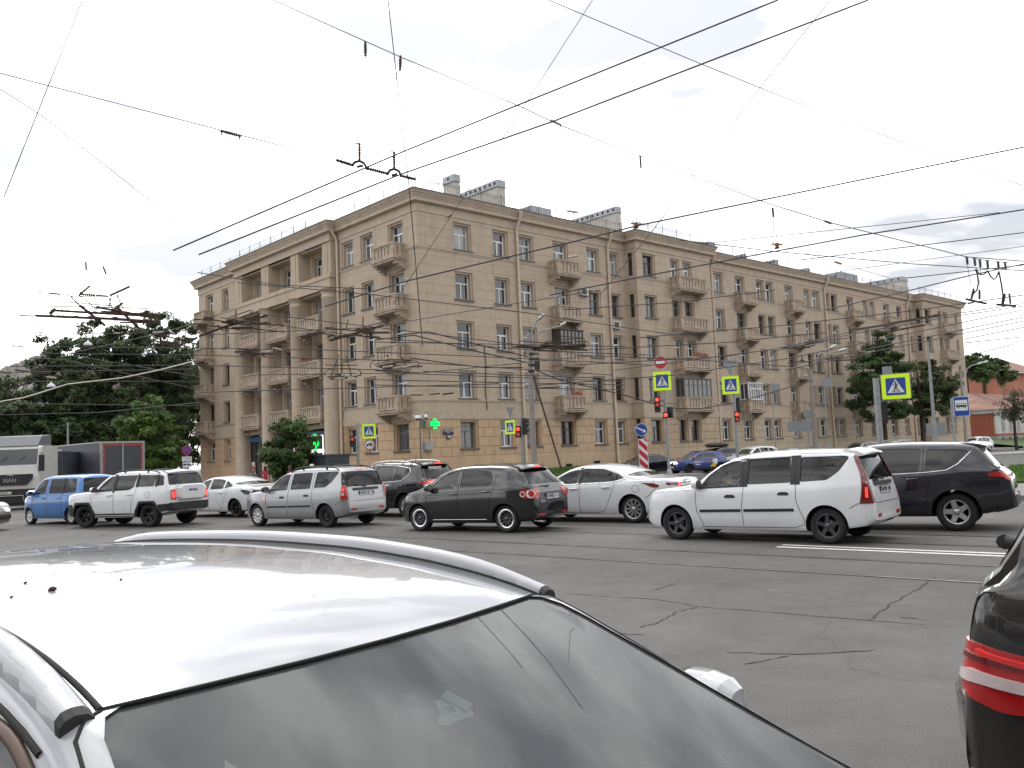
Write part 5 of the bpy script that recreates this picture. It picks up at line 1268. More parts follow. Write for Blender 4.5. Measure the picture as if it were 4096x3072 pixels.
# --- dark blue-black SUV at the right of the queue
SUV = Body(top=[(-2.30, .60), (-2.29, .80), (-2.22, 1.0), (-2.12, 1.10), (-2.0, 1.28), (-1.86, 1.48), (-1.74, 1.60), (-1.55, 1.65), (-1.1, 1.68), (-.4, 1.70), (.1, 1.68), (.4, 1.62), (.7, 1.48), (1.0, 1.29), (1.2, 1.16), (1.38, 1.09), (1.7, 1.05), (1.98, .96), (2.16, .80), (2.25, .6), (2.28, .48)],
    bot=[(-2.30, .42), (-2.1, .36), (-1.2, .26), (1.2, .25), (2.0, .28), (2.28, .36)], belt=[(-2.3, 1.12), (-1.4, 1.14), (-.6, 1.09), (.5, 1.03), (1.4, .98), (2.3, .95)],
    wid=[(-2.30, .72), (-2.22, .80), (-2.08, .85), (-1.6, .90), (-.4, .915), (1.0, .91), (1.6, .88), (2.0, .78), (2.2, .62), (2.28, .48)],
    wb=2.66, wr=.355, rim=.225, tw=.225, ar=.42, ytrk=.835, flare=.035, cab=(-1.95, 1.2), ws=(1.12, 1.59), rs=(1.14, 1.53), tumble=.34, rc=.12,
    windows=[[(1.0, 1.05), (.12, 1.085), (.10, 1.545), (.4, 1.51), (.72, 1.34)], [(.0, 1.09), (-.74, 1.12), (-.80, 1.545), (-.4, 1.565), (.0, 1.56)], [(-.84, 1.125), (-1.2, 1.16), (-1.38, 1.27), (-1.60, 1.475), (-1.56, 1.50), (-.9, 1.54)]],
    seams=[[(.06, 1.6), (.04, 1.05), (.06, .6), (.04, .33)], [(1.06, 1.02), (1.02, .7), (.9, .33)], [(-.84, 1.6), (-.80, 1.12), (-.9, .9), (-.86, .62), (-.72, .42), (-.6, .33), (.9, .32)]],
    mirror=(.9, .88, 1.12), seat=-.05)
PNAVY = paint('car paint navy', (.012, .012, .022), .2, .2, 1., .0)
hd = 148
def suv_opts(**k):
    d = dict(glass=[G_TINT, G_DARK, G_DARK], rsglass=G_DARK, wheel=('5w', M_ALLOY), handles=[(.2, .95), (-.62, .98)], caps=[(-1.55, .98, .1)], plate=('', .98), archtrim=.05,
    cladding=[[(-1.82, .30), (-2.27, .42), (-2.29, .60), (-2.2, .68), (-1.80, .66)], [(.9, .28), (-.9, .28), (-.9, .40), (.9, .38)]],
    panels=[('tail_lamp', M_TAILR, [([(-1.72, 1.06), (-2.0, 1.11), (-2.2, 1.09), (-2.24, .98), (-2.2, .92), (-2.06, .925), (-1.98, .99), (-1.72, 1.015)], 100, .014, True, .02), ([(-.82, .93), (-.52, .95), (-.48, 1.03), (-.52, 1.07), (-.82, 1.08)], 180, .012, True, .02)]),
            ('indicator_lamp', M_AMBER, [([(-2.08, .94), (-2.19, .94), (-2.2, .985), (-2.08, .985)], 100, .022, True, .01)]), ('reversing_lamp', M_TAILC, [([(-.5, .98), (-.4, .98), (-.4, 1.06), (-.5, 1.06)], 180, .016, True, .01)]),
            ('reflector', M_REFL, [([(-.76, .56), (-.62, .56), (-.62, .64), (-.76, .64)], 165, .02, True, .01)]), ('rear_bumper', M_TRIM, [([(-.76, .44), (.76, .44), (.78, .66), (.6, .62), (-.6, .62), (-.78, .66)], 180, .02, False, .04)])],
    lines=[('window_chrome', M_CHROME, [([(1.02, 1.03), (.1, 1.065), (-.84, 1.10), (-1.22, 1.135), (-1.42, 1.25), (-1.64, 1.47)], 90, .009, True)])], wiper=((.0, 1.17), (.42, 1.2)))
    d.update(k); return d
car, _ = make_car('suv', 'dark navy SUV with silver five-spoke wheels at the right end of the queue', 'car', SUV, by_rear(dp(2070, 1148), hd, SUV.ytrk, SUV.wb), hd, PNAVY, suv_opts())
spoiler(car, PNAVY, -1.62, 1.645, .58, .33, .04)
RV = car
# --- black SUV half hidden behind the silver estate
hd = 143
PBLK2 = paint('car paint soft black', (.008, .008, .012), .2, .1, 1., .0)
SUV2 = Body(**{**{k: v for k, v in SUV.__dict__.items() if k not in ('top', 'bot', 'belt', 'wid', 'x0', 'x1')}, 'top': [(x, z + .02) for x, z in [(-2.30, .60), (-2.29, .80), (-2.22, 1.0), (-2.12, 1.10), (-2.0, 1.28), (-1.86, 1.48), (-1.74, 1.60), (-1.55, 1.65), (-1.1, 1.68), (-.4, 1.70), (.1, 1.68), (.4, 1.62), (.7, 1.48), (1.0, 1.29), (1.2, 1.16), (1.38, 1.09), (1.7, 1.05), (1.98, .96), (2.16, .80), (2.25, .6), (2.28, .48)]],
    'bot': [(-2.30, .42), (-2.1, .36), (-1.2, .26), (1.2, .25), (2.0, .28), (2.28, .36)], 'belt': [(-2.3, 1.12), (-1.4, 1.12), (-.6, 1.08), (.5, 1.04), (1.4, .98), (2.3, .95)], 'wid': [(-2.30, .72), (-2.22, .80), (-2.08, .85), (-1.6, .90), (-.4, .915), (1.0, .91), (1.6, .88), (2.0, .78), (2.2, .62), (2.28, .48)],
    'windows': [[(1.0, 1.05), (.12, 1.085), (.10, 1.545), (.4, 1.51), (.72, 1.34)], [(.0, 1.09), (-.78, 1.11), (-.80, 1.545), (-.4, 1.565), (.0, 1.56)], [(-.84, 1.115), (-1.2, 1.15), (-1.42, 1.27), (-1.48, 1.38), (-1.42, 1.46), (-.9, 1.54)]]})
car, _ = make_car('suv', 'black SUV with chrome-edged windows and lit red lamp behind the silver estate', 'car', SUV2, by_rear(dp(878, 1118), hd, SUV2.ytrk, SUV2.wb), hd, PBLK2,
    suv_opts(glass=[G_CLR, G_DARK, G_DARK], handle_m=M_CHROME, plate=None, caps=[],
    panels=[('tail_lamp', M_TAILR, [([(-1.62, 1.04), (-1.95, 1.13), (-2.2, 1.10), (-2.24, 1.0), (-2.16, .93), (-1.9, .94)], 105, .014, True, .02)]), ('reversing_lamp', M_TAILC, [([(-1.72, .985), (-2.1, .945), (-2.2, 1.0), (-2.1, 1.02), (-1.9, 1.0)], 105, .022, True, .01)]), ('brake_light', M_TAILLIT, [([(-1.9, 1.02), (-2.1, 1.03), (-2.1, 1.08), (-1.92, 1.07)], 105, .022, True, .01)])],
    lines=[('window_chrome', M_CHROME, [([(1.02, 1.03), (.1, 1.065), (-.84, 1.09), (-1.24, 1.125), (-1.46, 1.26), (-1.52, 1.38), (-1.46, 1.49), (-.9, 1.57), (0, 1.6), (.4, 1.55), (.74, 1.37)], 90, .010, True)])],
    rails=(M_ALLOY, -1.5, .3, .05, .05), badges=[('TELEGRAPH', .1, 1.47, 180, .11, M_WHT)]))
spoiler(car, PBLK2, -1.62, 1.66, .58, .30, .04, lamp=2); antenna(car, -1.1, .1, 1.70, .3, .12)
# --- boxy white SUV
BOX = Body(top=[(-2.24, .62), (-2.23, .85), (-2.18, 1.15), (-2.12, 1.3), (-2.04, 1.50), (-1.97, 1.66), (-1.85, 1.715), (-1.4, 1.74), (-.6, 1.77), (.0, 1.765), (.3, 1.71), (.55, 1.58), (.8, 1.39), (1.0, 1.24), (1.15, 1.165), (1.5, 1.135), (1.9, 1.10), (2.1, 1.05), (2.2, .93), (2.27, .7), (2.29, .52)],
    bot=[(-2.24, .50), (-2.1, .44), (-1.2, .30), (1.2, .29), (2.0, .32), (2.29, .42)], belt=[(-2.24, 1.12), (-1.4, 1.15), (-.2, 1.12), (.5, 1.08), (1.2, 1.06), (2.3, 1.0)],
    wid=[(-2.24, .76), (-2.18, .84), (-2.05, .89), (-1.6, .925), (-.4, .935), (1.0, .93), (1.7, .91), (2.05, .85), (2.2, .74), (2.29, .62)],
    wb=2.738, wr=.37, rim=.235, tw=.24, ar=.44, ytrk=.85, flare=.03, boxarch=1, cab=(-2.02, 1.05), ws=(1.2, 1.66), rs=(1.28, 1.62), tumble=.26, rc=.10,
    windows=[[(.86, 1.125), (.12, 1.14), (.10, 1.61), (.28, 1.605), (.55, 1.42)], [(.0, 1.145), (-.60, 1.16), (-.80, 1.25), (-.86, 1.62), (.0, 1.615)], [(-.94, 1.25), (-1.62, 1.26), (-1.66, 1.60), (-.94, 1.62)], [(-1.72, 1.26), (-1.98, 1.28), (-1.90, 1.57), (-1.74, 1.60)]],
    seams=[[(.06, 1.66), (.04, 1.1), (.04, .44)], [(1.0, 1.10), (.98, .8), (.92, .5), (.86, .44)], [(-.88, 1.66), (-.90, 1.2), (-.86, 1.0), (-.74, .85), (-.7, .6), (-.7, .44), (.86, .43)]],
    mirror=(.80, .90, 1.2), seat=-.05)
hd = 157
car, PX = make_car('suv', 'boxy white SUV with black wheel arches, black wheels and a square hump on the tailgate', 'car', BOX, by_wheels(dp(166, 1141), dp(338, 1138), hd, BOX.ytrk), hd, PW,
    dict(glass=[G_CLR, G_DARK, G_DARK, G_DARK], rsglass=G_DARK, wheel=('star', M_BLKALLOY), steer=10, handles=[(.2, 1.01), (-.66, 1.02)], caps=[(-1.42, 1.0, .09)], archtrim=.075, rails=(M_TRIM, -1.75, .25, .05, .05), mirror_m=M_ALLOY,
    cladding=[[(.96, .30), (-.94, .30), (-.94, .43), (.96, .43)], [(-1.80, .46), (-2.22, .52), (-2.23, .72), (-1.80, .70)], [(1.80, .34), (2.2, .44), (2.22, .74), (1.84, .74)]],
    pillars=[[(.11, 1.1), (-.01, 1.1), (-.01, 1.66), (.11, 1.655)], [(-.86, 1.24), (-.95, 1.24), (-.95, 1.66), (-.86, 1.655)], [(-1.65, 1.25), (-1.75, 1.25), (-1.75, 1.63), (-1.65, 1.64)]],
    panels=[('tail_lamp', M_TAILR, [([(-.98, .82), (-.82, .82), (-.80, 1.12), (-.95, 1.14)], 140, .014, True, .03)]), ('brake_light', M_TAILLIT, [([(-.95, .88), (-.85, .88), (-.84, 1.08), (-.93, 1.09)], 140, .024, True, .03)]),
            ('rear_bumper', M_TRIM, [([(-.84, .50), (.84, .50), (.84, .74), (-.84, .74)], 180, .03, False, .03)])],
    plate=('Х241РЕ 196', .62)))
mb = MB(); F = [(-.50, .80), (.50, .80), (.58, .9), (.58, 1.18), (.44, 1.30), (-.44, 1.30), (-.58, 1.18), (-.58, .9)]
r0 = [V((PX.pt(u, v, 180, 0).x + .02, u, v)) for u, v in F]; r1 = [V((-2.33, u * .97, lerp(1.04, v, .95))) for u, v in F]; r2 = [V((-2.37, u * .86, lerp(1.04, v, .82))) for u, v in F]
mb.add(r0 + r1 + r2, [(k, (k + 1) % 8, 8 + (k + 1) % 8, 8 + k) for k in range(8)] + [(8 + k, 8 + (k + 1) % 8, 16 + (k + 1) % 8, 16 + k) for k in range(8)]); mb.add(r2, [tuple(range(8))])
mb.build('tailgate_cover', PW, car)
mb = MB(); X = V((0, -1, 0)); Mx = Matrix(((0, 0, -1, -2.376), (-1, 0, 0, 0), (0, 1, 0, 1.10), (0, 0, 0, 1))); text_mb(mb, 'H A V A L', .085, Mx, bold=.005, depth=.01); mb.build('badge', M_TRIM, car)
spoiler(car, PW, -1.9, 1.735, .66, .17, .02); mb = MB(); mb.add([(-1.62, 0, 1.73), (-1.82, .03, 1.73), (-1.82, -.03, 1.73), (-1.80, 0, 1.84)], [(0, 1, 3), (0, 3, 2), (1, 2, 3)]); mb.build('shark_fin', PW, car)
# --- small tall blue car
MIN = Body(top=[(-1.83, .6), (-1.82, .9), (-1.78, 1.2), (-1.72, 1.5), (-1.66, 1.64), (-1.5, 1.70), (-.8, 1.735), (.0, 1.735), (.45, 1.69), (.7, 1.58), (.95, 1.36), (1.15, 1.17), (1.3, 1.05), (1.5, .98), (1.68, .88), (1.8, .7), (1.86, .5), (1.88, .36)],
    bot=[(-1.83, .36), (-1.6, .28), (-1, .2), (1, .19), (1.6, .2), (1.88, .24)], belt=[(-1.83, 1.05), (0, 1.02), (1.2, .97), (1.9, .9)],
    wid=[(-1.83, .68), (-1.75, .76), (-1.5, .81), (-.5, .835), (.9, .83), (1.3, .81), (1.6, .74), (1.78, .6), (1.88, .42)],
    wb=2.49, wr=.29, rim=.185, tw=.17, ar=.33, ytrk=.765, flare=.015, cab=(-1.65, 1.15), ws=(1.1, 1.6), rs=(1.1, 1.58), tumble=.2, rc=.1,
    windows=[[(1.0, 1.06), (.22, 1.075), (.20, 1.585), (.50, 1.57), (.74, 1.40)], [(.02, 1.08), (-.74, 1.09), (-.74, 1.59), (.02, 1.59)], [(-.82, 1.09), (-1.55, 1.11), (-1.48, 1.58), (-.82, 1.59)]],
    seams=[[(.12, 1.66), (.11, .3)], [(.98, 1.02), (.98, .5), (.9, .3)], [(-.78, 1.65), (-.78, .3), (.9, .29)], [(1.4, .92), (.2, .95)]], mirror=(1.0, .80, 1.1), seat=-.0)
PBLUE = paint('car paint sky blue', (.035, .17, .46), .24, .1)
hd = 149
car, _ = make_car('minivan', 'small tall sky blue car with silver wheel covers behind the boxy white SUV', 'car', MIN, by_front(dp(64, 1133), hd, MIN.ytrk, MIN.wb), hd, PBLUE,
    dict(glass=[G_CLR, G_DARK, G_DARK], rsglass=G_DARK, wheel=('cap', M_ALLOY), handles=[(.3, .92), (-.6, .93)], plate=('', .7), mirror_m=PBLUE, panels=[('headlamp', M_HEAD, [([(.9, .74), (1.06, .72), (1.12, .80), (1.02, .92), (.9, .93)], 38, .006, True, .03)]), ('pillar', M_TRIM, [([(-.73, 1.07), (-.83, 1.07), (-.83, 1.62), (-.73, 1.62)], 90, .002, True)])]))
# ------------------------------------------------------------------ the white estate right in front of the camera
HDF = -36
fF, lF = fwd_of(HDF), left_of(HDF)
NEAR = Body(top=[(-2.26, .60), (-2.24, .90), (-2.16, 1.10), (-2.02, 1.36), (-1.92, 1.445), (-1.7, 1.485), (-1.3, 1.510), (-.8, 1.520), (-.4, 1.510), (-.1, 1.484), (.1, 1.453), (.24, 1.421), (.34, 1.388), (.50, 1.31), (.75, 1.185), (1.0, 1.058), (1.2, .965), (1.34, .925), (1.6, .89), (1.95, .80), (2.15, .66), (2.25, .5), (2.27, .4)],
    bot=[(-2.26, .36), (-2.0, .27), (-1.2, .2), (1.2, .19), (2.0, .2), (2.27, .25)], belt=[(-2.26, .98), (-1.0, .96), (.3, .925), (1.3, .88), (2.2, .84)],
    wid=[(-2.26, .68), (-2.18, .76), (-2.0, .82), (-1.5, .82), (-.4, .85), (.4, .87), (1.0, .865), (1.6, .83), (1.95, .74), (2.15, .6), (2.27, .45)],
    wb=2.6, wr=.31, rim=.2, tw=.195, ar=.355, ytrk=.79, flare=.02, cab=(-2.0, 1.2), ws=(.945, 1.386), wsk=.955, rs=(1.1, 1.40), tumble=.335, rc=.07, crown=.022, nx=130,
    windows=[[(.78, .95), (.10, .97), (.08, 1.36), (.22, 1.345), (.45, 1.22)], [(-.02, .975), (-.88, 1.0), (-.86, 1.37), (-.02, 1.365)], [(-.96, 1.005), (-1.72, 1.04), (-1.62, 1.36), (-.96, 1.37)]],
    seams=[[(.04, 1.38), (.03, .9), (.05, .3)], [(.95, .9), (.95, .6), (.85, .3)], [(-.92, 1.38), (-.92, .9), (-.85, .6), (-.8, .3), (.85, .29)]], mirror=(.62, .855, 1.0), seat=-.12)
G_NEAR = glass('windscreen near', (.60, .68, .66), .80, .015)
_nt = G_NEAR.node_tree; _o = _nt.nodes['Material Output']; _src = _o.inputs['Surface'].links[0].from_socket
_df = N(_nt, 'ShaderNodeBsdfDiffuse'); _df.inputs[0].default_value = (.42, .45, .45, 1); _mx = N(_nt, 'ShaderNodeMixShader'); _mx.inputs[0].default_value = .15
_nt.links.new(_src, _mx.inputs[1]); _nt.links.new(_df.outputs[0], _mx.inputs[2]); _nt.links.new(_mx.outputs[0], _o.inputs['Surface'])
headc = V((-.25, 1.815, 0)) - fF * .025; MIDN = headc - fF * .345
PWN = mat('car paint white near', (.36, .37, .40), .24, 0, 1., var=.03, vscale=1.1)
car, PN = make_car('estate_car', 'white estate car right in front of the viewer, seen over its dirty roof', 'car', NEAR, MIDN, HDF, PWN,
    dict(glass=[G_NEAR, G_TINT, G_TINT], wsglass=G_NEAR, rsglass=G_TINT, wheel=('cap', M_ALLOY), mirror=False, plate=('', .75), fplate=('', .4)))
# roof bars along the gutters, far and near, with black end caps and gutter seals
M_RAILP = mat('roof bar paint', (.42, .43, .46), .35, 0, .6)
def gut(x, off): P_, wr_, rc_ = NEAR.section(x); return wr_ + off
for sgn in (1, -1):
    mb = MB(); xs = [lerp(-1.75, .30, k / 30) for k in range(31)]; rows = []
    for k, x in enumerate(xs):
        e = min(1, min(k, 30 - k) / 3.5); y = gut(x, -.062); z = NEAR.top(x) - NEAR.crown + .0; h = .036 * (e ** .5) if k < 27 else .036 * max(.6, e ** .3); wv = .026
        rows.append([V((x, sgn * (y + dy), z + dz)) for dy, dz in ((wv, -.05), (wv + .004, h * .35), (wv * .8, h * .8), (wv * .2, h), (-wv * .5, h * .92), (-wv * .95, h * .55), (-wv, -.02))])
    for a, b in zip(rows, rows[1:]): mb.add(a + b, [((k, k + 1, 8 - 1 + k + 1, 8 - 1 + k) if sgn > 0 else (k, 7 + k, 8 + k, k + 1)) for k in range(6)], 0, True)
    for r_ in (rows[0], rows[-1]): mb.add(r_, [tuple(range(7))], 1)
    e = rows[-1]; mb.add(e + [p + V((.014, 0, -.010)) for p in e], [(k, k + 1, 8 + k, 7 + k) for k in range(6)] + [tuple(range(7, 14))], 1)
    mb.build('roof_bar', [M_RAILP, M_TRIM], car)
    mb = MB(); mb.tube([V((x, sgn * gut(x, -.102), NEAR.top(x) - NEAR.crown * .78 + .001)) for x in xs], .006, 5)
    mb.tube([V((x, sgn * gut(x, -.012), NEAR.top(x) - NEAR.crown - .035)) for x in xs], .007, 5); mb.build('gutter_seal', M_SEAM, car)
# windscreen edge seal, black band, wiper-swept dust
z0, z1 = NEAR.ws; h0, _ = NEAR.hw_at(z0, True); h1, _ = NEAR.hw_at(z1, True); wsp = rpoly([(-h0, z0), (h0, z0), (h1, z1), (-h1, z1)], .06)
mb = MB(); PN.line(mb, wsp + [wsp[0]], 0, .0042, 0, False, -.002, .03); mb.build('windscreen_seal', M_SEAM, car)
# transponder box and round disc stuck behind the glass, with a bar-code label
def on_glass(px, py, inn):
    d = ray(px, py); Mi = Matrix.Rotation(-rad(HDF), 4, 'Z') @ Matrix.Translation(-MIDN)
    o = Mi @ V((0, 0, HC)); dd = (Mi.to_3x3() @ d).normalized(); h = PN.bvh.ray_cast(o, dd); n = h[1] if h[1].dot(dd) < 0 else -h[1]
    return h[0] - n * inn, n
p, n = on_glass(1845, 2788, .03); X = V((0, 1, 0)); X = (X - n * X.dot(n)).normalized(); Y = n.cross(X)
def frame(p, X, Y, Z): return Matrix(((X.x, Y.x, Z.x, p.x), (X.y, Y.y, Z.y, p.y), (X.z, Y.z, Z.z, p.z), (0, 0, 0, 1)))
def near_world(M): return Matrix.Translation(MIDN) @ Matrix.Rotation(rad(HDF), 4, 'Z') @ M
q, _ = on_glass(1800, 2815, .03); r_, _ = on_glass(1870, 2790, .03); X = (r_ - q).normalized(); X = (X - n * X.dot(n)).normalized(); Y = n.cross(X)
p, _ = on_glass(1808, 2800, .035); Mx = near_world(frame(p, X, Y, n))
M_TAGW = mat('toll tag plastic', (.62, .63, .62), .45)
mb = MB(); A = rpoly([(-.046, -.032), (.046, -.032), (.046, .032), (-.046, .032)], .01); mb.prism(A, -.012, .012, Mx); mb.box((-.03, -.014, .0121), (.022, .016, .0126), 1, Mx)
for k in range(11): xx = -.024 + k * .0038; mb.box((xx, -.010, .0126), (xx + R.choice((.0012, .0022)), .011, .0129), 2, Mx)
mb.box((.02, -.03, .0121), (.05, .028, .018), 0, Mx @ Matrix.Rotation(.35, 4, 'Z'))
tag(mb.build('toll_tag', [M_TAGW, mat('paper label', (.8, .8, .8), .6), M_PLATEB]), 'white plastic box with a bar-code label stuck behind the windscreen of the near white car', 'toll tag')
p2, n2 = on_glass(1683, 2800, .018); Mx2 = near_world(frame(p2, X, Y, n2))
mb = MB(); mb.lathe([(.040, -.004), (.043, 0), (.040, .004)], 30, 0, Mx2); mb.lathe([(.0, .005), (.034, .0052), (.034, .004)], 30, 1, Mx2)
for k in range(7): a = k * .9; mb.bar(Mx2 @ V((.006 * math.cos(a), .006 * math.sin(a), .0058)), Mx2 @ V((.03 * math.cos(a + .3), .03 * math.sin(a + .3), .0058)), .0016, .0008, 2)
tag(mb.build('suction_disc', [mat('clear rubber', (.10, .11, .11), .3), mat('suction film', (.22, .24, .24), .2), mat('suction shine', (.4, .42, .42), .25)]), 'round clear suction disc stuck behind the windscreen beside the bar-code box', 'suction disc')
# far (driver's side) door mirror
mb = MB()
Bm = V((.56, .985, 1.05)); rings = []
for k, (dx, sc, sz) in enumerate(((.135, .12, .12), (.12, .5, .55), (.085, .80, .82), (.03, .97, .97), (-.03, 1., 1.), (-.052, .99, .98), (-.058, .93, .92))):
    rings.append([V((Bm.x + dx, Bm.y + .112 * sc * math.copysign(abs(math.cos(a)) ** .62, math.cos(a)) - .02 * (1 - sc), Bm.z + .082 * sz * math.copysign(abs(math.sin(a)) ** .75, math.sin(a)))) for a in [2 * math.pi * i / 28 for i in range(28)]])
for i in range(len(rings) - 1): mb.add(rings[i] + rings[i + 1], [(k, (k + 1) % 28, 28 + (k + 1) % 28, 28 + k) for k in range(28)], 0 if i < 4 else 1, True)
mb.add(rings[0], [tuple(range(28))], 0, True); mb.add(rings[-1], [tuple(range(28))[::-1]], 2); mb.bar((.58, .83, .95), (.56, .70, .93), .06, .06, 1)
mb.build('door_mirror', [PWN, M_TRIM, M_CHROME], car)
# wipers at the foot of the screen, near door-frame seal in worn brown
mb = MB()
for a, b in (((-.35, .965), (.45, 1.0)), ((.25, .965), (.62, 1.02))): mb.tube([PN.pt(lerp(a[0], b[0], k / 8), lerp(a[1], b[1], k / 8), 0, .012) for k in range(9)], .008, 6)
mb.build('wiper', M_TRIM, car)
w0 = NEAR.windows[0]; mb = MB(); q = rpoly([(x + (.02 if x > .3 else -.0), z + .012) for x, z in w0], .05); PN.line(mb, q + [q[0]], 90, .013, 0, True, .0, .04, 8)
mb.build('window_seal', mat('brown worn rubber', (.10, .06, .042), .5, var=.3, vscale=20), car)
# leaves and grit lying on the roof
for px, py, s_ in ((210, 2362, .010), (103, 2333, .005), (47, 2390, .004), (485, 2320, .004)):
    d = ray(px, py); Mi = Matrix.Rotation(-rad(HDF), 4, 'Z') @ Matrix.Translation(-MIDN); h = PN.bvh.ray_cast(Mi @ V((0, 0, HC)), (Mi.to_3x3() @ d).normalized())
    if h[0] is not None:
        pw = near_world(Matrix.Translation(h[0])) @ V((0, 0, 0)); mb = MB(); mb.lathe([(0, .0), (s_, .002), (s_ * .6, s_ * .7), (0, s_ * .9)], 7, 0, Matrix.Rotation(.5, 4, 'X')); mb.build
        tag(mb.build('dry_leaf', mat('dry bud', (.05, .02, .012), .8), None, pw), 'small dark dry bud lying on the roof of the near white car', 'leaf', 'dry buds on the near roof')

# ------------------------------------------------------------------ dark grey-brown SUV at the right edge, rear corner only in view
BIG = Body(top=[(-2.40, .62), (-2.39, .80), (-2.355, .98), (-2.33, 1.10), (-2.24, 1.30), (-2.12, 1.52), (-1.98, 1.70), (-1.8, 1.76), (-1.2, 1.80), (-.3, 1.80), (.2, 1.75), (.5, 1.62), (.9, 1.36), (1.15, 1.2), (1.4, 1.13), (1.9, 1.06), (2.2, .9), (2.36, .6), (2.38, .5)],
    bot=[(-2.40, .44), (-2.2, .38), (-1.2, .26), (1.2, .25), (2.1, .3), (2.38, .38)], belt=[(-2.4, 1.16), (-1.0, 1.10), (.5, 1.05), (1.4, 1.0), (2.3, .95)],
    wid=[(-2.40, .80), (-2.35, .86), (-2.22, .91), (-1.6, .95), (-.4, .96), (1.0, .955), (1.7, .92), (2.1, .82), (2.3, .65), (2.38, .5)],
    wb=2.915, wr=.37, rim=.24, tw=.25, ar=.42, ytrk=.86, flare=.02, cab=(-2.1, 1.1), ws=(1.22, 1.66), rs=(1.17, 1.66), tumble=.33, rc=.13, nx=110,
    windows=[[(.95, 1.10), (.1, 1.13), (.08, 1.63), (.4, 1.6), (.7, 1.42)], [(.0, 1.135), (-.8, 1.17), (-.82, 1.65), (.0, 1.64)], [(-.9, 1.175), (-1.5, 1.20), (-1.86, 1.62), (-.9, 1.66)]],
    seams=[[(.05, 1.68), (.04, 1.1), (.05, .33)], [(-.86, 1.70), (-.84, 1.15), (-.9, .9), (-.7, .4), (-.6, .33), (.9, .32)]], mirror=(.9, .92, 1.18), seat=-.05)
HDB = -36
cr = V((1.74, 3.36, 0)); midB = cr + fwd_of(HDB) * 2.28 + left_of(HDB) * .90
PBRN = mat('car paint dark umber', (.022, .019, .017), .2, .35, 1., var=.06, vscale=30.)
uR = -(-2.3 + .84) / 1.414
car, PG = make_car('suv', 'dark brown SUV at the right edge, only its rear corner and red lamp in view', 'car', BIG, midB, HDB, PBRN,
    dict(glass=[G_TINT, G_DARK, G_DARK], rsglass=G_DARK, wheel=('5w', M_ALLOY), plate=('', .88), mirror=False))
def mir(mb): mb.v = [(p[0], -p[1], p[2]) for p in mb.v]; mb.f = [list(reversed(f)) for f in mb.f]; return mb
def rpanel(nm, m, items):
    mb = MB()
    for poly, az, off, rr_ in items: PG.panel(mb, rpoly([(-1.0 + (u_ + 1.0) * .82, .84 + (v_ - .9) * .74) for u_, v_ in poly], rr_), az, off, 0, .015, .04)
    return mir(mb).build(nm, m, car)
u = -1.0
rpanel('tail_lamp', M_TAILR, [([(-1.16, .90), (-1.20, 1.03), (-1.16, 1.085), (-1.02, 1.075), (-.72, 1.0), (-.68, .93), (-.70, .78), (-.92, .74), (-1.10, .80)], 135, .012, .04)])
rpanel('lamp_dark_band', M_TAILD, [([(-1.10, 1.0), (-.74, .945), (-.74, .965), (-1.10, 1.03)], 135, .02, .01)])
rpanel('reversing_lamp', M_TAILC, [([(-1.16, .925), (-1.06, .945), (-.71, .885), (-.71, .83), (-1.0, .875), (-1.14, .88)], 135, .022, .015)])
rpanel('lamp_lit_edge', lamp_mat('tail lamp bright', (.75, .02, .02)), [([(-1.02, 1.05), (-.72, .975), (-.70, .945), (-.74, .95), (-1.0, 1.02)], 135, .024, .008)])
# step pad on the bumper
mb = MB(); n = 13; rows = []
for k in range(n):
    q = lerp(-1, 1, k / (n - 1)); ed = .80 * q; bx_ = -2.36 - .15 * (1 - abs(q) ** 3.2)
    rows.append([V((-2.20, ed, .71)), V((bx_ + .02, ed, .705)), V((bx_, ed, .685)), V((bx_ + .005, ed, .52)), V((-2.2, ed, .42))])
for a, b in zip(rows, rows[1:]): mb.add(a + b, [(5 + k, 5 + k + 1, k + 1, k) for k in range(4)], 1, True)
for k in range(n - 1): mb.add([rows[k][0] + V((0, 0, .003)), rows[k][1] + V((.02, 0, .003)), rows[k + 1][1] + V((.02, 0, .003)), rows[k + 1][0] + V((0, 0, .003))], [(0, 1, 2, 3)], 0)
for k in range(1, 40): yy = lerp(-.76, .76, k / 40); xx = -2.36 - .15 * (1 - abs(yy / .8) ** 3.2); mb.box((xx + .07, yy - .006, .709), (xx + .20 if xx + .2 < -2.2 else -2.2, yy + .006, .715), 2)
for k in (0, n - 1): mb.add(rows[k], [tuple(range(5))], 1)
mb.build('bumper_step', [mat('brushed step plate', (.62, .63, .65), .3, .7, var=.1, vscale=30), PBRN, M_TRIM], car)
mb = MB(); PG.line(mb, [(-.82, 1.75), (-.84, 1.25), (-.86, 1.10), (-.80, 1.02), (-.76, .7)], 170, .006, 0); mir(mb).build('panel_gap', M_SEAM, car)
mb = MB(); W = [PG.pt(lerp(.05, .42, k / 6), lerp(1.24, 1.21, k / 6), 180, .05) for k in range(7)]; mb.tube(W, [.035, .03, .02, .016, .014, .012, .008], 8); mb.tube([W[0], W[0] + V((.07, .0, -.02))], .03, 8); mb.build('rear_wiper', M_TRIM, car)
mb = MB(); p = PG.pt(-.62, 1.085, 180, .008); text_mb(mb, 'ML', .075, Matrix(((0, 0, -1, p.x), (-1, 0, 0, p.y), (0, 1, 0, p.z), (0, 0, 0, 1))), bold=.004, depth=.012); mb.build('badge', M_CHROME, car)
mb = MB(); PG.line(mb, [(-.5, 1.02), (.5, 1.02)], 180, .018, 0); mb.build('tailgate_trim', M_CHROME, car)
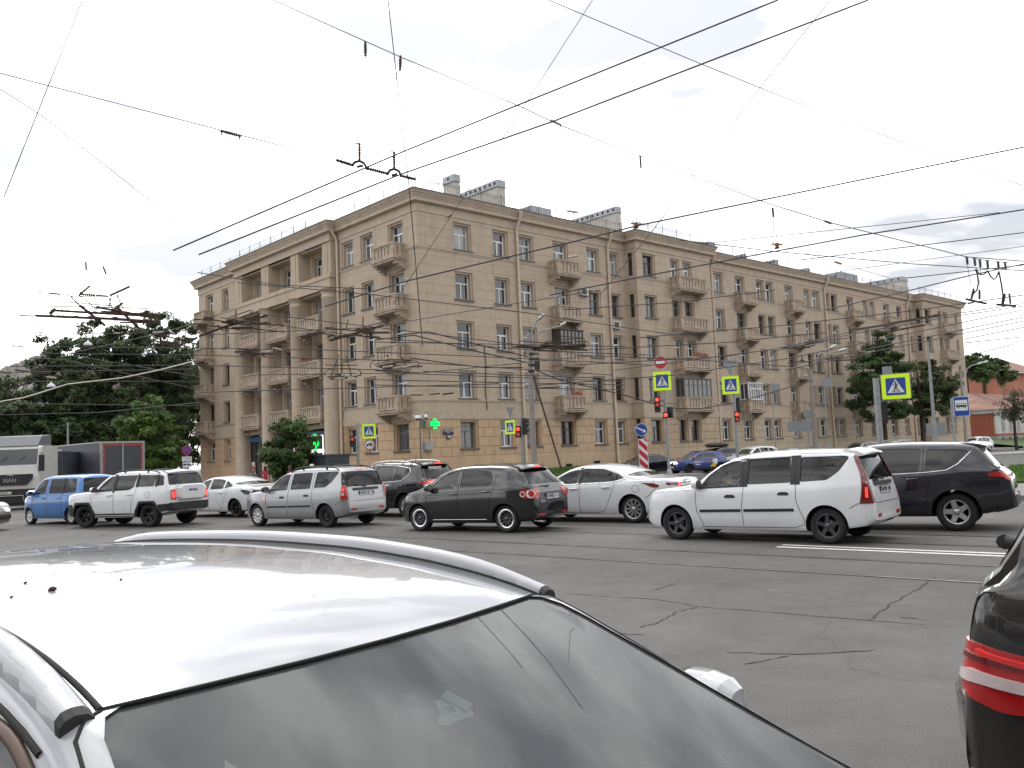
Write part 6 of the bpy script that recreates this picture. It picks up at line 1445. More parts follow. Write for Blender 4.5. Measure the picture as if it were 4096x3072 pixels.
# ------------------------------------------------------------------ plain block added out of view behind the viewer to darken reflections
BB = thing('apartment_block', 'unseen grey building mass behind the viewer, added to darken reflections', 'building', (0, -16, 0))
mb = MB(); mb.box((-70, -14, 0), (70, 0, 17), 0); mb.box((-70.5, -14.5, 17), (70.5, .6, 17.6), 0); mb.build('wall', mat('grey render', (.20, .18, .16), .9, var=.15), BB)
mb = MB()
for f in range(5):
    for k in range(45): x = -67 + k * 3; mb.box((x, .02, 1.4 + f * 3.2), (x + 1.5, .06, 3.2 + f * 3.2))
o = mb.build('window', PANES[0], BB); o['kind'] = 'stuff'
# ------------------------------------------------------------------ lorries
PCREAM = mat('cab paint white', (.58, .58, .55), .4, 0, .6, var=.06)
M_TARP = mat('grey tarpaulin', (.075, .08, .095), .6, var=.3, vscale=1.4, bump=.2, bscale=5)
M_DARKBOX = mat('lorry door grey', (.055, .058, .07), .55, var=.25, vscale=2.)
M_REDT = mat('red tape', (.42, .05, .04), .5, var=.3, vscale=14); M_GREYF = mat('grey frame', (.3, .3, .3), .5)
def lorry_cab():
    p = gz(42, 2041); t = thing('lorry', 'white lorry cab seen from the front with a grey wind deflector on its roof', 'lorry', p, rad(-82)); t.scale = (1.12, 1.12, 1.12)
    mb = MB(); w = 1.24
    prof = [(.0, .95), (.06, 1.5), (.04, 1.62), (-.02, 2.05), (-.22, 2.86), (-.34, 2.95), (-2.2, 2.97), (-2.2, .95)]
    yy = [-w, -w + .06, w - .06, w]; rows = []
    for y, ins in zip(yy, (.10, 0, 0, .10)): rows.append([V((x - ins, y, z)) for x, z in prof])
    for a, b in zip(rows, rows[1:]): mb.add(a + b, [(k, 8 + k, 8 + (k + 1) % 8, (k + 1) % 8) for k in range(8)], 0)
    mb.add(rows[0], [tuple(range(8))], 0); mb.add(rows[-1], [tuple(range(8))[::-1]], 0); mb.build('cab', PCREAM, t)
    def face(name, m, u0, u1, z0, z1, off=.02, r=.06):
        mb = MB(); P = rpoly([(u0, z0), (u1, z0), (u1, z1), (u0, z1)], r); n = len(P)
        def X(z):
            q = [(1.5, .06), (1.62, .04), (2.05, -.02), (2.86, -.22)]
            for (za, xa), (zb, xb) in zip(q, q[1:]):
                if z <= zb: return xa + (xb - xa) * (z - za) / (zb - za)
            return -.22
        mb.add([(X(z) + off, u, z) for u, z in P], [tuple(range(n))]); mb.add([(X(z) + off, u, z) for u, z in P] + [(X(z) - .02, u, z) for u, z in P], [(k, n + k, n + (k + 1) % n, (k + 1) % n) for k in range(n)])
        return mb.build(name, m, t)
    face('windscreen', mat('cab glass', (.035, .04, .045), .05, spec=.8), -1.12, 1.12, 2.08, 2.80, .012)
    mb = MB(); A = rpoly([(-.95, 1.14), (.72, 1.14), (.98, 1.42), (1.0, 1.64), (-1.0, 1.64), (-.98, 1.42)], .05); Mx = Matrix(((0, 0, 1, .05), (1, 0, 0, 0), (0, 1, 0, 0), (0, 0, 0, 1)))
    mb.prism(A, 0, .04, Mx); mb.build('grille', M_TRIM, t)
    mb = MB(); text_mb(mb, 'MAN', .26, Matrix(((0, 0, 1, .1), (1, 0, 0, 0), (0, 1, 0, 1.36), (0, 0, 0, 1))), bold=.008, depth=.02)
    mb.tube([V((.1, .12 * math.cos(a), 1.56 + .05 * math.sin(a))) for a in [math.pi * k / 8 for k in range(9)]], .012, 5); mb.build('badge', M_CHROME, t)
    mb = MB(); mb.box((-1.9, -1.24, .32), (.14, 1.24, .96)); mb.box((-.6, -1.2, .18), (.08, 1.2, .33)); mb.box((.14, -1.18, .36), (.18, -.75, .62)); mb.box((.14, .75, .36), (.18, 1.18, .62)); mb.build('bumper', M_TRIM, t)
    mb = MB(); mb.tube([(.2, -.65, .42), (.22, -.62, .66), (.22, .62, .66), (.2, .65, .42)], .025, 6); mb.build('bull_bar', M_GREYF, t)
    for s in (1, -1):
        mb = MB(); mb.prism(rpoly([(.78 * s, .64), (1.17 * s, .66), (1.17 * s, .88), (.84 * s, .86)], .04), 0, .02, Matrix(((0, 0, 1, .14), (1, 0, 0, 0), (0, 1, 0, 0), (0, 0, 0, 1)))); mb.build('headlamp', M_HEADLIT if s > 0 else M_HEAD, t)
        mb = MB(); mb.tube([(-.15, s * 1.2, 2.6), (.05, s * 1.36, 2.6), (.05, s * 1.36, 1.85), (-.1, s * 1.22, 1.8)], .02, 6); mb.box((-.02, s * 1.36 - .11, 1.75), (.1, s * 1.36 + .11, 2.5)); mb.build('door_mirror', M_TRIM, t)
    plate(t, 'М064МС 178', V((.15, -.15, .80)), 0)
    mb = MB(); A = [(-.25, 2.96), (-.75, 3.42), (-1.9, 3.5), (-1.9, 2.96)]; mb.prism([(x, z) for x, z in A], -1.08, 1.08, Matrix(((1, 0, 0, 0), (0, 0, -1, 0), (0, 1, 0, 0), (0, 0, 0, 1)))); mb.build('wind_deflector', mat('deflector grey', (.14, .15, .165), .5), t)
    mb = MB(); [mb.bar((-.05, y0, 2.07), (-.08, y1, 2.45), .02) for y0, y1 in ((-.7, -.2), (.1, .6))]; mb.build('wiper', M_TRIM, t)
    tm, rm = wheel_meshes(.5, .3, .3, 'steel', M_STEEL)
    for s in (1, -1): wq = link('wheel', tm, t, (-.75, s * 1.05, .5), (0, 0, 0 if s > 0 else math.pi)); link('rim', rm, wq)
    mb = MB(); mb.box((-9, -1.22, .95), (-2.35, 1.22, 2.7)); mb.box((-8.5, -.5, .5), (-2, .5, .9)); mb.build('load_body', M_DARKBOX, t)
    for x in (-6.5, -7.8):
        for s in (1, -1): wq = link('wheel', tm, t, (x, s * 1.05, .5), (0, 0, 0 if s > 0 else math.pi)); link('rim', rm, wq)
lorry_cab()
def box_lorry():
    a = at(403, 1890, 50.); p = V((a.x, a.y, 0)); hdg = 138.
    t = thing('lorry', 'grey tarpaulin box lorry seen from behind with red tape round its dark rear doors', 'lorry', p, rad(hdg))
    top = HC + (at(565, 1762, 51).z - HC)
    W_ = 2.5
    mb = MB(); mb.box((.06, -W_ + .03, 1.1), (8.4, -.0, top - .06), 0); mb.build('tarpaulin', M_TARP, t)
    mb = MB(); mb.box((-.02, -W_, 1.0), (.06, 0, top - .1), 0)
    for y in (-W_ - .03, -.09): mb.box((-.05, y, .95), (.05, y + .12, top - .02), 1)
    mb.box((-.05, -W_ + .09, top - .12), (.05, -.09, top - .02), 1); mb.box((-.045, -W_ / 2 - .04, 1.0), (-.022, -W_ / 2 + .04, top - .12), 1)
    for y in (-W_ + .1, -.2): mb.box((-.04, y, 1.05), (-.021, y + .09, top - .15), 2)
    for y0, y1 in ((-W_ + .2, -W_ / 2 - .1), (-W_ / 2 + .1, -.22)): mb.box((-.04, y0, top - .24), (-.021, y1, top - .16), 2)
    for z in (1.5, 2.1, 2.7, 3.1):
        for y in (-W_ + .02, -.16): mb.box((-.06, y, z), (-.04, y + .14, z + .05), 1)
    mb.build('rear_door', [M_DARKBOX, M_GREYF, M_REDT], t)
    mb = MB(); mb.box((-.04, -W_ - .02, top - .06), (8.45, .02, top)); mb.build('roof', mat('trailer roof edge', (.5, .5, .46), .6), t)
    mb = MB()
    for x0, x1, z0, z1 in ((5.1, 6.2, 1.7, top - .25),): mb.add([(x0, .012, z0), (x1 - .3, .012, z0), (x1, .012, z1), (x0 + .45, .012, z1)], [(3, 2, 1, 0)])
    mb.build('lettering', mat('tarp cream', (.42, .41, .36), .7, var=.15), t)
    mb = MB()
    for x0, z0, x1, z1 in ((5.5, 1.95, 5.72, 2.35), (5.72, 2.6, 5.95, 3.0)): mb.add([(x0, .02, z0), (x1, .02, z0), (x1 + .1, .02, z1), (x0 + .1, .02, z1)], [(3, 2, 1, 0)])
    mb.build('lettering_gap', M_TARP, t)
    mb = MB(); mb.box((.1, -1.9, .6), (8.3, -.6, 1.0)); mb.build('chassis', M_TRIM, t)
    tm, rm = wheel_meshes(.48, .28, .3, 'steel', M_STEEL)
    for x in (1.2, 2.5, 6.8):
        for y, rz in ((-.2, 0), (-W_ + .2, math.pi)): wq = link('wheel', tm, t, (x, y, .48), (0, 0, rz)); link('rim', rm, wq)
    mb = MB(); mb.box((8.7, -W_ + .05, .5), (10.6, -.05, 3.0)); mb.build('cab', PCREAM, t)
box_lorry()
# green lorry part and small grey car glimpsed between the cab and the blue car
p = gz(172, 1990); t = thing('lorry', 'sliver of a dark green lorry between the white cab and the grey box lorry', 'lorry', (p.x - .6, p.y + 6, 0), rad(-70))
mb = MB(); mb.box((-1.5, -.9, .6), (0, .9, 2.4), 0); mb.box((-1.2, -.92, 1.7), (-.1, .92, 2.3), 1); mb.box((-.02, -.8, .9), (.04, .8, 1.3), 1); mb.build('cab', [mat('green paint', (.02, .13, .09), .45), M_SHOPG], t)
# ------------------------------------------------------------------ simpler cars further off
def low_body(kind):
    if kind == 'suv': return Body(**{**SUV2.__dict__, 'top': [(x, z) for x, z in [(-2.30, .60), (-2.29, .80), (-2.22, 1.0), (-2.12, 1.10), (-2.0, 1.28), (-1.86, 1.48), (-1.74, 1.60), (-1.55, 1.65), (-1.1, 1.68), (-.4, 1.70), (.1, 1.68), (.4, 1.62), (.7, 1.48), (1.0, 1.29), (1.2, 1.16), (1.38, 1.09), (1.7, 1.05), (1.98, .96), (2.16, .80), (2.25, .6), (2.28, .48)]],
        'bot': [(-2.30, .42), (-2.1, .36), (-1.2, .26), (1.2, .25), (2.0, .28), (2.28, .36)], 'belt': [(-2.3, 1.12), (-1.4, 1.12), (-.6, 1.08), (.5, 1.04), (1.4, .98), (2.3, .95)], 'wid': [(-2.30, .72), (-2.22, .80), (-2.08, .85), (-1.6, .90), (-.4, .915), (1.0, .91), (1.6, .88), (2.0, .78), (2.2, .62), (2.28, .48)], 'nx': 56})
    if kind == 'saloon': return Body(**{**SAL2.__dict__, 'top': [(-2.30, .54), (-2.29, .78), (-2.26, .96), (-2.15, 1.03), (-1.85, 1.06), (-1.65, 1.09), (-1.35, 1.20), (-1.0, 1.33), (-.65, 1.41), (-.3, 1.445), (.1, 1.44), (.4, 1.39), (.7, 1.28), (1.0, 1.14), (1.2, 1.04), (1.4, .98), (1.7, .92), (2.0, .82), (2.2, .66), (2.28, .44)],
        'bot': [(-2.30, .36), (-2.1, .27), (-1.2, .19), (1.2, .18), (2.0, .2), (2.28, .25)], 'belt': [(-2.3, .98), (-1.5, 1.0), (-.8, .985), (.5, .93), (1.4, .88), (2.3, .84)], 'wid': [(-2.30, .70), (-2.24, .78), (-2.05, .84), (-1.5, .89), (-.4, .90), (1.0, .895), (1.6, .86), (2.0, .76), (2.2, .58), (2.28, .45)], 'nx': 56})
    return Body(**{**HB.__dict__, 'top': [(-2.07, .52), (-2.06, .72), (-2.0, .94), (-1.90, 1.08), (-1.74, 1.26), (-1.60, 1.38), (-1.48, 1.45), (-1.3, 1.48), (-.7, 1.51), (-.1, 1.505), (.2, 1.46), (.5, 1.36), (.8, 1.22), (1.05, 1.09), (1.24, 1.01), (1.5, .97), (1.85, .90), (2.05, .78), (2.14, .58), (2.17, .44)],
        'bot': [(-2.07, .38), (-1.9, .3), (-1.0, .22), (1., .21), (1.8, .22), (2.17, .28)], 'belt': [(-2.07, 1.02), (-1.0, 1.02), (.3, .97), (1.3, .92), (2.1, .88)], 'wid': [(-2.07, .64), (-2.0, .75), (-1.85, .81), (-1.3, .862), (-.3, .87), (1.0, .865), (1.6, .83), (1.9, .74), (2.08, .6), (2.17, .46)],
        'windows': [[(.86, .985), (.10, 1.015), (.08, 1.39), (.28, 1.36), (.52, 1.22)], [(-.02, 1.025), (-.86, 1.06), (-.98, 1.16), (-.86, 1.33), (-.5, 1.39), (-.02, 1.40)]], 'ws': (1.02, 1.40), 'rs': (1.06, 1.36), 'nx': 60})
DG = mat('opaque car glass', (.02, .022, .024), .05, spec=.8)
def far_car(label, kind, m, loc, hd, group=None, **k):
    B = low_body(kind); lamps = {'suv': [(.72, .86), (1.08, .80), (1.12, .98), (.78, 1.0)], 'saloon': [(.68, .70), (1.06, .64), (1.10, .78), (.76, .84)], 'hatch': [(.66, .72), (1.04, .66), (1.1, .86), (.8, .84)]}[kind]
    o = dict(solid=True, glass=[k.pop('sglass', DG)], wsglass=k.pop('wglass', DG), rsglass=DG, wheel=k.pop('wheel', ('5', M_ALLOY)), handles=[(.2, .9), (-.7, .92)], plate=('', .8), fplate=('', .48),
        panels=[('headlamp', k.pop('lamp', M_HEAD), [([(-u, v) for u, v in lamps][::-1] if False else [(u, v) for u, v in lamps], 35, .008, True, .03)]), ('grille', M_TRIM, [([(-.45, .6), (.45, .6), (.5, .76), (-.5, .76)], 0, .008, False, .03), ([(-.55, .36), (.55, .36), (.6, .5), (-.6, .5)], 0, .008, False, .03)]), ('tail_lamp', M_TAILR, [([(-1.1, .84), (-.86, .84), (-.84, .98), (-1.1, .99)], 140, .01, True, .02)])])
    o['panels'] += k.pop('more', []); o.update(k)
    return make_car('parked_car' if group else 'car', label, 'car', B, loc, hd, m, o, group)
PTAXI = paint('car paint taxi blue', (.022, .045, .22), .25)
HT = 222                                               # the far traffic waits facing the viewer's left
def fl(px, py, Y): q = at(px, py, Y); return V((q.x, q.y, 0))
M_TXY = mat('taxi yellow', (.75, .45, .02), .4); M_TXW = mat('taxi white', (.72, .72, .72), .4); M_TXR = mat('taxi red', (.5, .03, .03), .4)
q = gz(2758, 1896); hd = 205
tx, _ = far_car('blue taxi with white and yellow door graphics and a red mirror behind the signal post', 'hatch', PTAXI, q - fwd_of(hd) * 1.29 - left_of(hd) * .81, hd, lamp=M_HEADLIT, wheel=('steel', M_STEEL), mirror_m=M_TXR, wglass=mat('windscreen pale', (.14, .155, .12), .06, spec=.9), archtrim=.06,
    cladding=[[(.84, .24), (-.84, .24), (-.84, .40), (.84, .40)], [(1.76, .3), (2.12, .34), (2.14, .5), (1.78, .5)]], rails=(M_TRIM, -1.3, .1, .05, .05),
    more=[('door_graphic', M_TXY, [([(-.42, .42), (-.96, .42), (-.86, .62), (-.72, .72)], 90, .006, False, .02)]), ('door_graphic', M_TXW, [([(-.72, .72), (-.86, .62), (-.96, .5), (-1.06, .72), (-1.06, .92), (-.9, .98), (-.66, .96), (-.58, .82)], 90, .008, False, .05)]), ('door_graphic', M_TXR, [([(-.42, .80), (-.54, .80), (-.54, .92), (-.42, .92)], 90, .006, False, .02)])],
    badges=[('Яндекс Go', .66 - .12, .80, 90, .14, M_TXW), ('Такси', .62, .62, 90, .14, M_TXW)])
antenna(tx, -1.2, 0, 1.5, .3)
c1, _ = far_car('black SUV carrying a long black roof box, behind the blue taxi', 'suv', PBLK2, fl(2872, 1890, 66), 212, wheel=('5', M_GUN), lines=[('window_chrome', M_GREYF, [([(1.02, 1.05), (-1.4, 1.1)], 90, .01, True)])])
mb = MB(); n = 16
rings = [[V((x, w_ * math.cos(a), 1.86 + h_ * math.sin(a) * (1 if math.sin(a) > 0 else .55))) for a in [2 * math.pi * k / n for k in range(n)]] for x, w_, h_ in ((-1.0, .2, .10), (-.95, .34, .17), (-.6, .38, .2), (.4, .38, .2), (.85, .32, .15), (1.02, .16, .06))]
for a, b in zip(rings, rings[1:]): mb.add(a + b, [(k, n + k, n + (k + 1) % n, (k + 1) % n) for k in range(n)], 0, True)
mb.add(rings[0], [tuple(range(n))[::-1]]); mb.add(rings[-1], [tuple(range(n))]); [mb.bar((x, -.6, 1.74), (x, .6, 1.74), .06, .05) for x in (-.5, .45)]
rb = mb.build('roof_box', M_TRIM, None, c1.matrix_basis.translation, (0, 0, rad(212))); rb.location = c1.location
tag(rb, 'long black roof box strapped on the black SUV behind the taxi', 'roof box')
far_car('dark saloon half hidden by the red and white chevron post', 'saloon', PBLK2, fl(2590, 1890, 63), 212, lamp=M_HEAD, wglass=mat('windscreen dull', (.05, .06, .045), .06, spec=.9))
far_car('white car behind the white estate and right of the roof box car', 'suv', PW, fl(3015, 1880, 64), 214, wglass=mat('windscreen olive', (.06, .07, .045), .08, spec=.7))
far_car('silver-grey car just right of the white car, mostly behind the white estate', 'saloon', PSILV, fl(3150, 1870, 68), 214, wglass=mat('windscreen pale', (.14, .155, .12), .06, spec=.9))
far_car('grey saloon roof showing over the middle of the white estate', 'saloon', PSILV, fl(3260, 1830, 84), 214)
far_car('silver SUV roof showing left of the grey SUV with roof bars', 'suv', PSILV, fl(3445, 1815, 84), 214)
PGREY = paint('car paint grey', (.12, .12, .15), .28, .4)
far_car('grey SUV with roof bars showing above the dark navy SUV', 'suv', PGREY, fl(3575, 1812, 70), 216, rails=(M_ALLOY, -1.5, .3, .06, .05))
q = fl(3905, 1792, 100); wc, _ = far_car('white SUV waiting far down the street by the red and white house', 'suv', PW, q, 212)
# front corner of an old beige car entering from the left
B = low_body('saloon'); hd = -12; q = gz(-132, 2133)
PBEI = paint('car paint beige', (.20, .17, .14), .35, .2)
make_car('saloon_car', 'front corner of a beige car with a lit lamp at the left edge', 'car', B, q - fwd_of(hd) * 1.75 + left_of(hd) * .7, hd, PBEI, dict(solid=True, glass=[DG], wsglass=DG, rsglass=DG, wheel=('steel', M_STEEL), plate=None,
    panels=[('headlamp', M_HEAD, [([(-1.12, .58), (-.78, .58), (-.78, .74), (-1.12, .74)], -38, .012, True, .02)]), ('lamp_glow', M_HEADLIT, [([(-1.05, .61), (-.92, .61), (-.92, .71), (-1.05, .71)], -38, .02, True, .03)]), ('bumper', M_TRIM, [([(-1.2, .36), (-.5, .36), (-.5, .5), (-1.2, .5)], -38, .03, True, .02), ([(-.6, .36), (.6, .36), (.6, .5), (-.6, .5)], 0, .03, False, .02)])]))
# ------------------------------------------------------------------ dark bin or cabin roof beyond the silver estate
t_, z_ = bfac(1315, 1838, 'L', 6); q = bl(*LF(t_, 6, 0)); kb = thing('skip', 'dark grey steel skip with a small blue lamp, behind the silver estate', 'skip', q, ANG)
mb = MB(); mb.box((-.8, -1.0, .1), (.8, 1.0, z_ + .25), 0); mb.box((-.85, -1.05, z_ + .2), (.85, 1.05, z_ + .3), 0); mb.build('bin', mat('skip steel', (.035, .042, .048), .6, var=.2), kb)
# ------------------------------------------------------------------ signs, signals, poles
M_SBLUE = mat('sign blue', (.015, .06, .30), .4); M_SWHT = mat('sign white', (.66, .67, .68), .4); M_SRED = mat('sign red', (.45, .02, .035), .4); M_SBLK = mat('sign black', (.012, .012, .012), .5)
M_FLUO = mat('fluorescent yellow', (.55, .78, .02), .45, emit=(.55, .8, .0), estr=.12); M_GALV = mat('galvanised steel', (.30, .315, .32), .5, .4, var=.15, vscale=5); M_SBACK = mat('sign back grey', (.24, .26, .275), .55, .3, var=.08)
M_POLEG = mat('pole paint grey', (.25, .27, .26), .6, var=.2, vscale=3); M_CONC = mat('concrete pole', (.26, .23, .21), .85, var=.2, vscale=3)
M_SIGB = mat('signal housing', (.018, .018, .02), .5); M_LRED = mat('signal red lit', (1, .05, .04), .4, emit=(1, .06, .04), estr=1.7); M_LREDD = mat('signal red dim', (.35, .05, .04), .4, emit=(1, .1, .06), estr=.25); M_LENS = mat('signal lens off', (.06, .06, .055), .25)
def face_cam(p, turn=0.): return math.atan2(-p.y, -p.x) + math.pi / 2 + turn     # local -y looks at the viewer
class Sign:
    """sign plates: local x across, z up, -y towards the reader"""
    def __init__(s, name, label, cat, p, turn=0., group=None): s.t = thing(name, label, cat, p, face_cam(p, turn), group); s.p = p
    def M(s, x, z, y=-.06): return Matrix(((1, 0, 0, x), (0, 0, -1, y), (0, 1, 0, z), (0, 0, 0, 1)))
    def poly(s, mb, P, x, z, y, mi, th=.006): mb.prism(P, 0, th, s.M(x, z, y), mi)
def rect(w, h, r=.03): return rpoly([(-w / 2, -h / 2), (w / 2, -h / 2), (w / 2, h / 2), (-w / 2, h / 2)], r)
def disc(r, n=32): return [(r * math.cos(2 * math.pi * k / n), r * math.sin(2 * math.pi * k / n)) for k in range(n)]
WALK = [[(-.012 + .045 * math.cos(a), .30 + .045 * math.sin(a)) for a in [2 * math.pi * k / 12 for k in range(12)]],
        [(-.05, .23), (.03, .24), (.055, .08), (.04, .02), (-.05, .0), (-.06, .06), (-.015, .12)], [(-.05, .235), (-.06, .20), (-.13, .10), (-.155, .115), (-.09, .21)], [(.03, .235), (.10, .17), (.105, .07), (.08, .07), (.075, .15), (.03, .19)],
        [(-.05, .03), (.01, .03), (-.03, -.06), (-.075, -.20), (-.115, -.20), (-.10, -.08)], [(-.0, .03), (.045, .03), (.08, -.06), (.15, -.17), (.115, -.195), (.04, -.08)],
        [(-.20, -.205), (-.155, -.205), (-.125, -.15), (-.165, -.15)], [(-.03, -.205), (.03, -.205), (.025, -.155), (-.025, -.155)], [(.14, -.205), (.20, -.205), (.17, -.15), (.125, -.15)]]
def ped_sign(S, x, z, w, h, y=-.06, flip=False):
    mb = MB(); S.poly(mb, rect(w + .05, h + .05, .05), x, z, y + .03, 4, .02); S.poly(mb, rect(w, h, .05), x, z, y, 0, .02); bw, bh = w * .70, h * .70
    S.poly(mb, rect(bw, bh, .02), x, z, y - .0205, 1); k = bh / .70
    S.poly(mb, [(-.30 * k * bw / bh, -.25 * k), (.30 * k * bw / bh, -.25 * k), (0, .31 * k)], x, z, y - .027, 2)
    for q in WALK: S.poly(mb, [((-u if flip else u) * k * .80, (v * .80 - .055) * k) for u, v in (q if not flip else q[::-1])], x, z, y - .0335, 3)
    return mb.build('crossing_sign', [M_FLUO, M_SBLUE, M_SWHT, M_SBLK, M_GALV], S.t)
def pole(S, r, z1, m=None, r1=None, x=0., y=0., foot=False):
    mb = MB(); mb.tube([(x, y, -.05), (x, y, z1 * .5), (x, y, z1)], [r, (r + (r1 or r)) / 2, r1 or r], 14)
    if foot: mb.lathe([(.19, -.05), (.17, .35), (.12, .46), (r, .5)], 14, 0, Matrix.Translation((x, y, 0)))
    return mb.build('pole', m or M_GALV, S.t)
def signal(S, x, z, n, lit, y=-.12, w=.30, yaw=0., dims=(), ring=None):
    """traffic light head of n lamps, top lamp centred at z"""
    mb = MB(); pit = .31; Mx = Matrix.Translation((x, y, z)) @ Matrix.Rotation(yaw, 4, 'Z')
    A = rect(w + .06, pit * n + .06, .05); Mp = Mx @ Matrix(((1, 0, 0, 0), (0, 0, -1, 0), (0, 1, 0, -pit * (n - 1) / 2), (0, 0, 0, 1))); mb.prism(A, -.10, .10, Mp, 0)
    o = mb.build('signal_head', M_SIGB, S.t)
    for k in range(n):
        zc = -pit * k; m = M_LRED if k in lit else M_LREDD if k in dims else M_LENS; q = MB(); Mq = Mx @ Matrix(((1, 0, 0, 0), (0, 0, -1, -.102), (0, 1, 0, zc), (0, 0, 0, 1)))
        if ring == k: q.lathe([(.085, .0), (.10, .012), (.115, .0)], 24, 0, Mq); m = M_LRED
        else: q.lathe([(0, .022), (.07, .016), (.108, 0)], 24, 0, Mq)
        q.build('lamp', m, o)
        v = MB(); aa = [math.radians(d) for d in range(-20, 201, 20)]; rr = .125
        v.add([Mq @ V((rr * math.cos(a), rr * math.sin(a), 0)) for a in aa] + [Mq @ V((rr * math.cos(a), rr * math.sin(a), .05 + .12 * max(0, math.sin(a)))) for a in aa], [(i, i + 1, len(aa) + i + 1, len(aa) + i) for i in range(len(aa) - 1)]); v.build('visor', M_SIGB, o)
    return o
def zpx(p, py, px): return at(px, py, p.y).z
def along(px, Y): q = at(px, 1800, Y); return V((q.x, q.y, 0.))
# main signal post on the island
p = along(2672, 55); S = Sign('traffic_signal', 'signal post with no-entry disc, crossing sign and red light on the island', 'traffic light', p)
zt = lambda y, x=2672: zpx(p, y, x)
pole(S, .09, zt(1500), foot=True)
ped_sign(S, (2662 - 2670) * 55 / 3507, zt(1524), 70 * 55 / 3507, 76 * 55 / 3507, -.14)
mb = MB(); zc = zt(1449); rr_ = 25.5 * 55 / 3507; S.poly(mb, disc(rr_ + .02), -.17, zc, -.12, 1, .01); S.poly(mb, disc(rr_), -.17, zc, -.135, 0); S.poly(mb, rect(rr_ * 1.42, rr_ * .42, .01), -.17, zc, -.142, 1); mb.build('no_entry_sign', [M_SRED, M_SWHT], S.t)
mb = MB(); mb.bar((-.17, -.08, zt(1500)), (-.17, -.08, zc), .05); mb.build('bracket', M_GALV, S.t)
signal(S, -.50, zt(1597), 3, (0,), -.15, .30, dims=(1,)); signal(S, -.02 + .0, zt(1660), 1, (), -.26, .28, .0, ring=0)
signal(S, .27, zt(1640), 2, (), .05, .26, 2.6)
mb = MB(); [mb.bar((-.5, -.05, zt(y)), (0, 0, zt(y)), .04) for y in (1590, 1675)]; mb.bar((.1, 0, zt(1600)), (.45, .1, zt(1570)), .03); mb.build('bracket', M_GALV, S.t)
# second post, right
p = along(2950, 57); S = Sign('traffic_signal', 'signal post with crossing sign under the back of a triangular sign, behind the white estate', 'traffic light', p)
zt = lambda y: zpx(p, y, 2950); k_ = 57 / 3507
pole(S, .10, zt(1490)); ped_sign(S, (2945 - 2956) * k_, zt(1540), 66 * k_, 72 * k_, -.16)
mb = MB(); A = [(-32 * k_, 28 * k_), (0, -32 * k_), (32 * k_, 28 * k_)]; S.poly(mb, A, -.18, zt(1467), -.1, 0, .02); mb.build('triangle_sign_back', M_SBACK, S.t)
signal(S, .10, zt(1658), 2, (0,), -.2, .26, dims=(1,)); signal(S, .2, zt(1602), 3, (), .1, .26, 2.7)
# left post by the shops
p = along(1433, 53); S = Sign('traffic_signal', 'grey post with crossing sign above a round truck weight-limit sign', 'sign post', p); k_ = 53 / 3507
zt = lambda y: zpx(p, y, 1433); pole(S, .085, zt(1690)); ped_sign(S, (1477 - 1433) * k_, zt(1727), 53 * k_, 58 * k_, -.12)
mb = MB(); zc = zt(1781); rr_ = 20.5 * k_; xo = (1478 - 1433) * k_; S.poly(mb, disc(rr_), xo, zc, -.1, 1, .015); S.poly(mb, disc(rr_ * .98), xo, zc, -.117, 0); S.poly(mb, disc(rr_ * .82), xo, zc, -.124, 1)
for P_ in ([(-.10, -.07), (.17, -.07), (.17, .15), (-.05, .15), (-.05, -.07)],): S.poly(mb, [(-.06, -.03), (.16, -.03), (.16, .12), (-.06, .12)], xo, zc, -.13, 2)
S.poly(mb, [(-.19, -.06), (-.08, -.06), (-.08, .07), (-.14, .07), (-.19, .0)], xo, zc, -.13, 2); S.poly(mb, [(-.08, -.06), (.17, -.06), (.17, -.045), (-.08, -.045)], xo, zc, -.13, 2)
for u in (-.13, .11): S.poly(mb, [(u + q, -.075 + v) for q, v in disc(.035, 12)], xo, zc, -.135, 2)
text_mb(mb, '6т', .13, S.M(xo + .05, zc + .045, -.139), 1); mb.build('weight_limit_sign', [M_SRED, M_SWHT, M_SBLK], S.t)
mb = MB(); [mb.bar((0, -.05, zt(y)), (xo, -.08, zt(y)), .03) for y in (1712, 1745, 1780)]; mb.build('bracket', M_GALV, S.t)
signal(S, -.33, zt(1755), 2, (), -.1, .26, dims=(0,))
# post at the corner by the tall lamp pole
p = along(2090, 52); S = Sign('traffic_signal', 'signal post with a narrow turned crossing sign and red light beside the tall lamp pole', 'traffic light', p); k_ = 52 / 3507
zt = lambda y: zpx(p, y, 2090); pole(S, .085, zt(1665))
S2 = Sign('tmp', None, None, p + V((-.62, 0, 0)), -.95); S2.t.parent = None
o = ped_sign(S2, 0, zt(1707), .98, 54 * k_, -.06); mw = Matrix.Translation(S2.t.location) @ Matrix.Rotation(S2.t.rotation_euler.z, 4, 'Z'); pm = Matrix.Translation(S.t.location) @ Matrix.Rotation(S.t.rotation_euler.z, 4, 'Z')
o.parent = S.t; o.matrix_local = pm.inverted() @ mw; bpy.data.objects.remove(S2.t)
mb = MB(); S.poly(mb, [(-.23, .3), (0, -.35), (.23, .3)], -.65, zt(1648), -.05, 0, .02); mb.build('triangle_sign_back', M_SBACK, S.t)
mb = MB(); mb.bar((-.65, -.02, zt(1690)), (-.65, -.02, zt(1648)), .04); mb.bar((-.65, -.02, zt(1690)), (0, 0, zt(1690)), .04); mb.build('bracket', M_GALV, S.t)
signal(S, -.22, zt(1716), 2, (0,), -.15, .26, dims=(1,)); signal(S, .20, zt(1685), 3, (), .0, .26, 1.3)
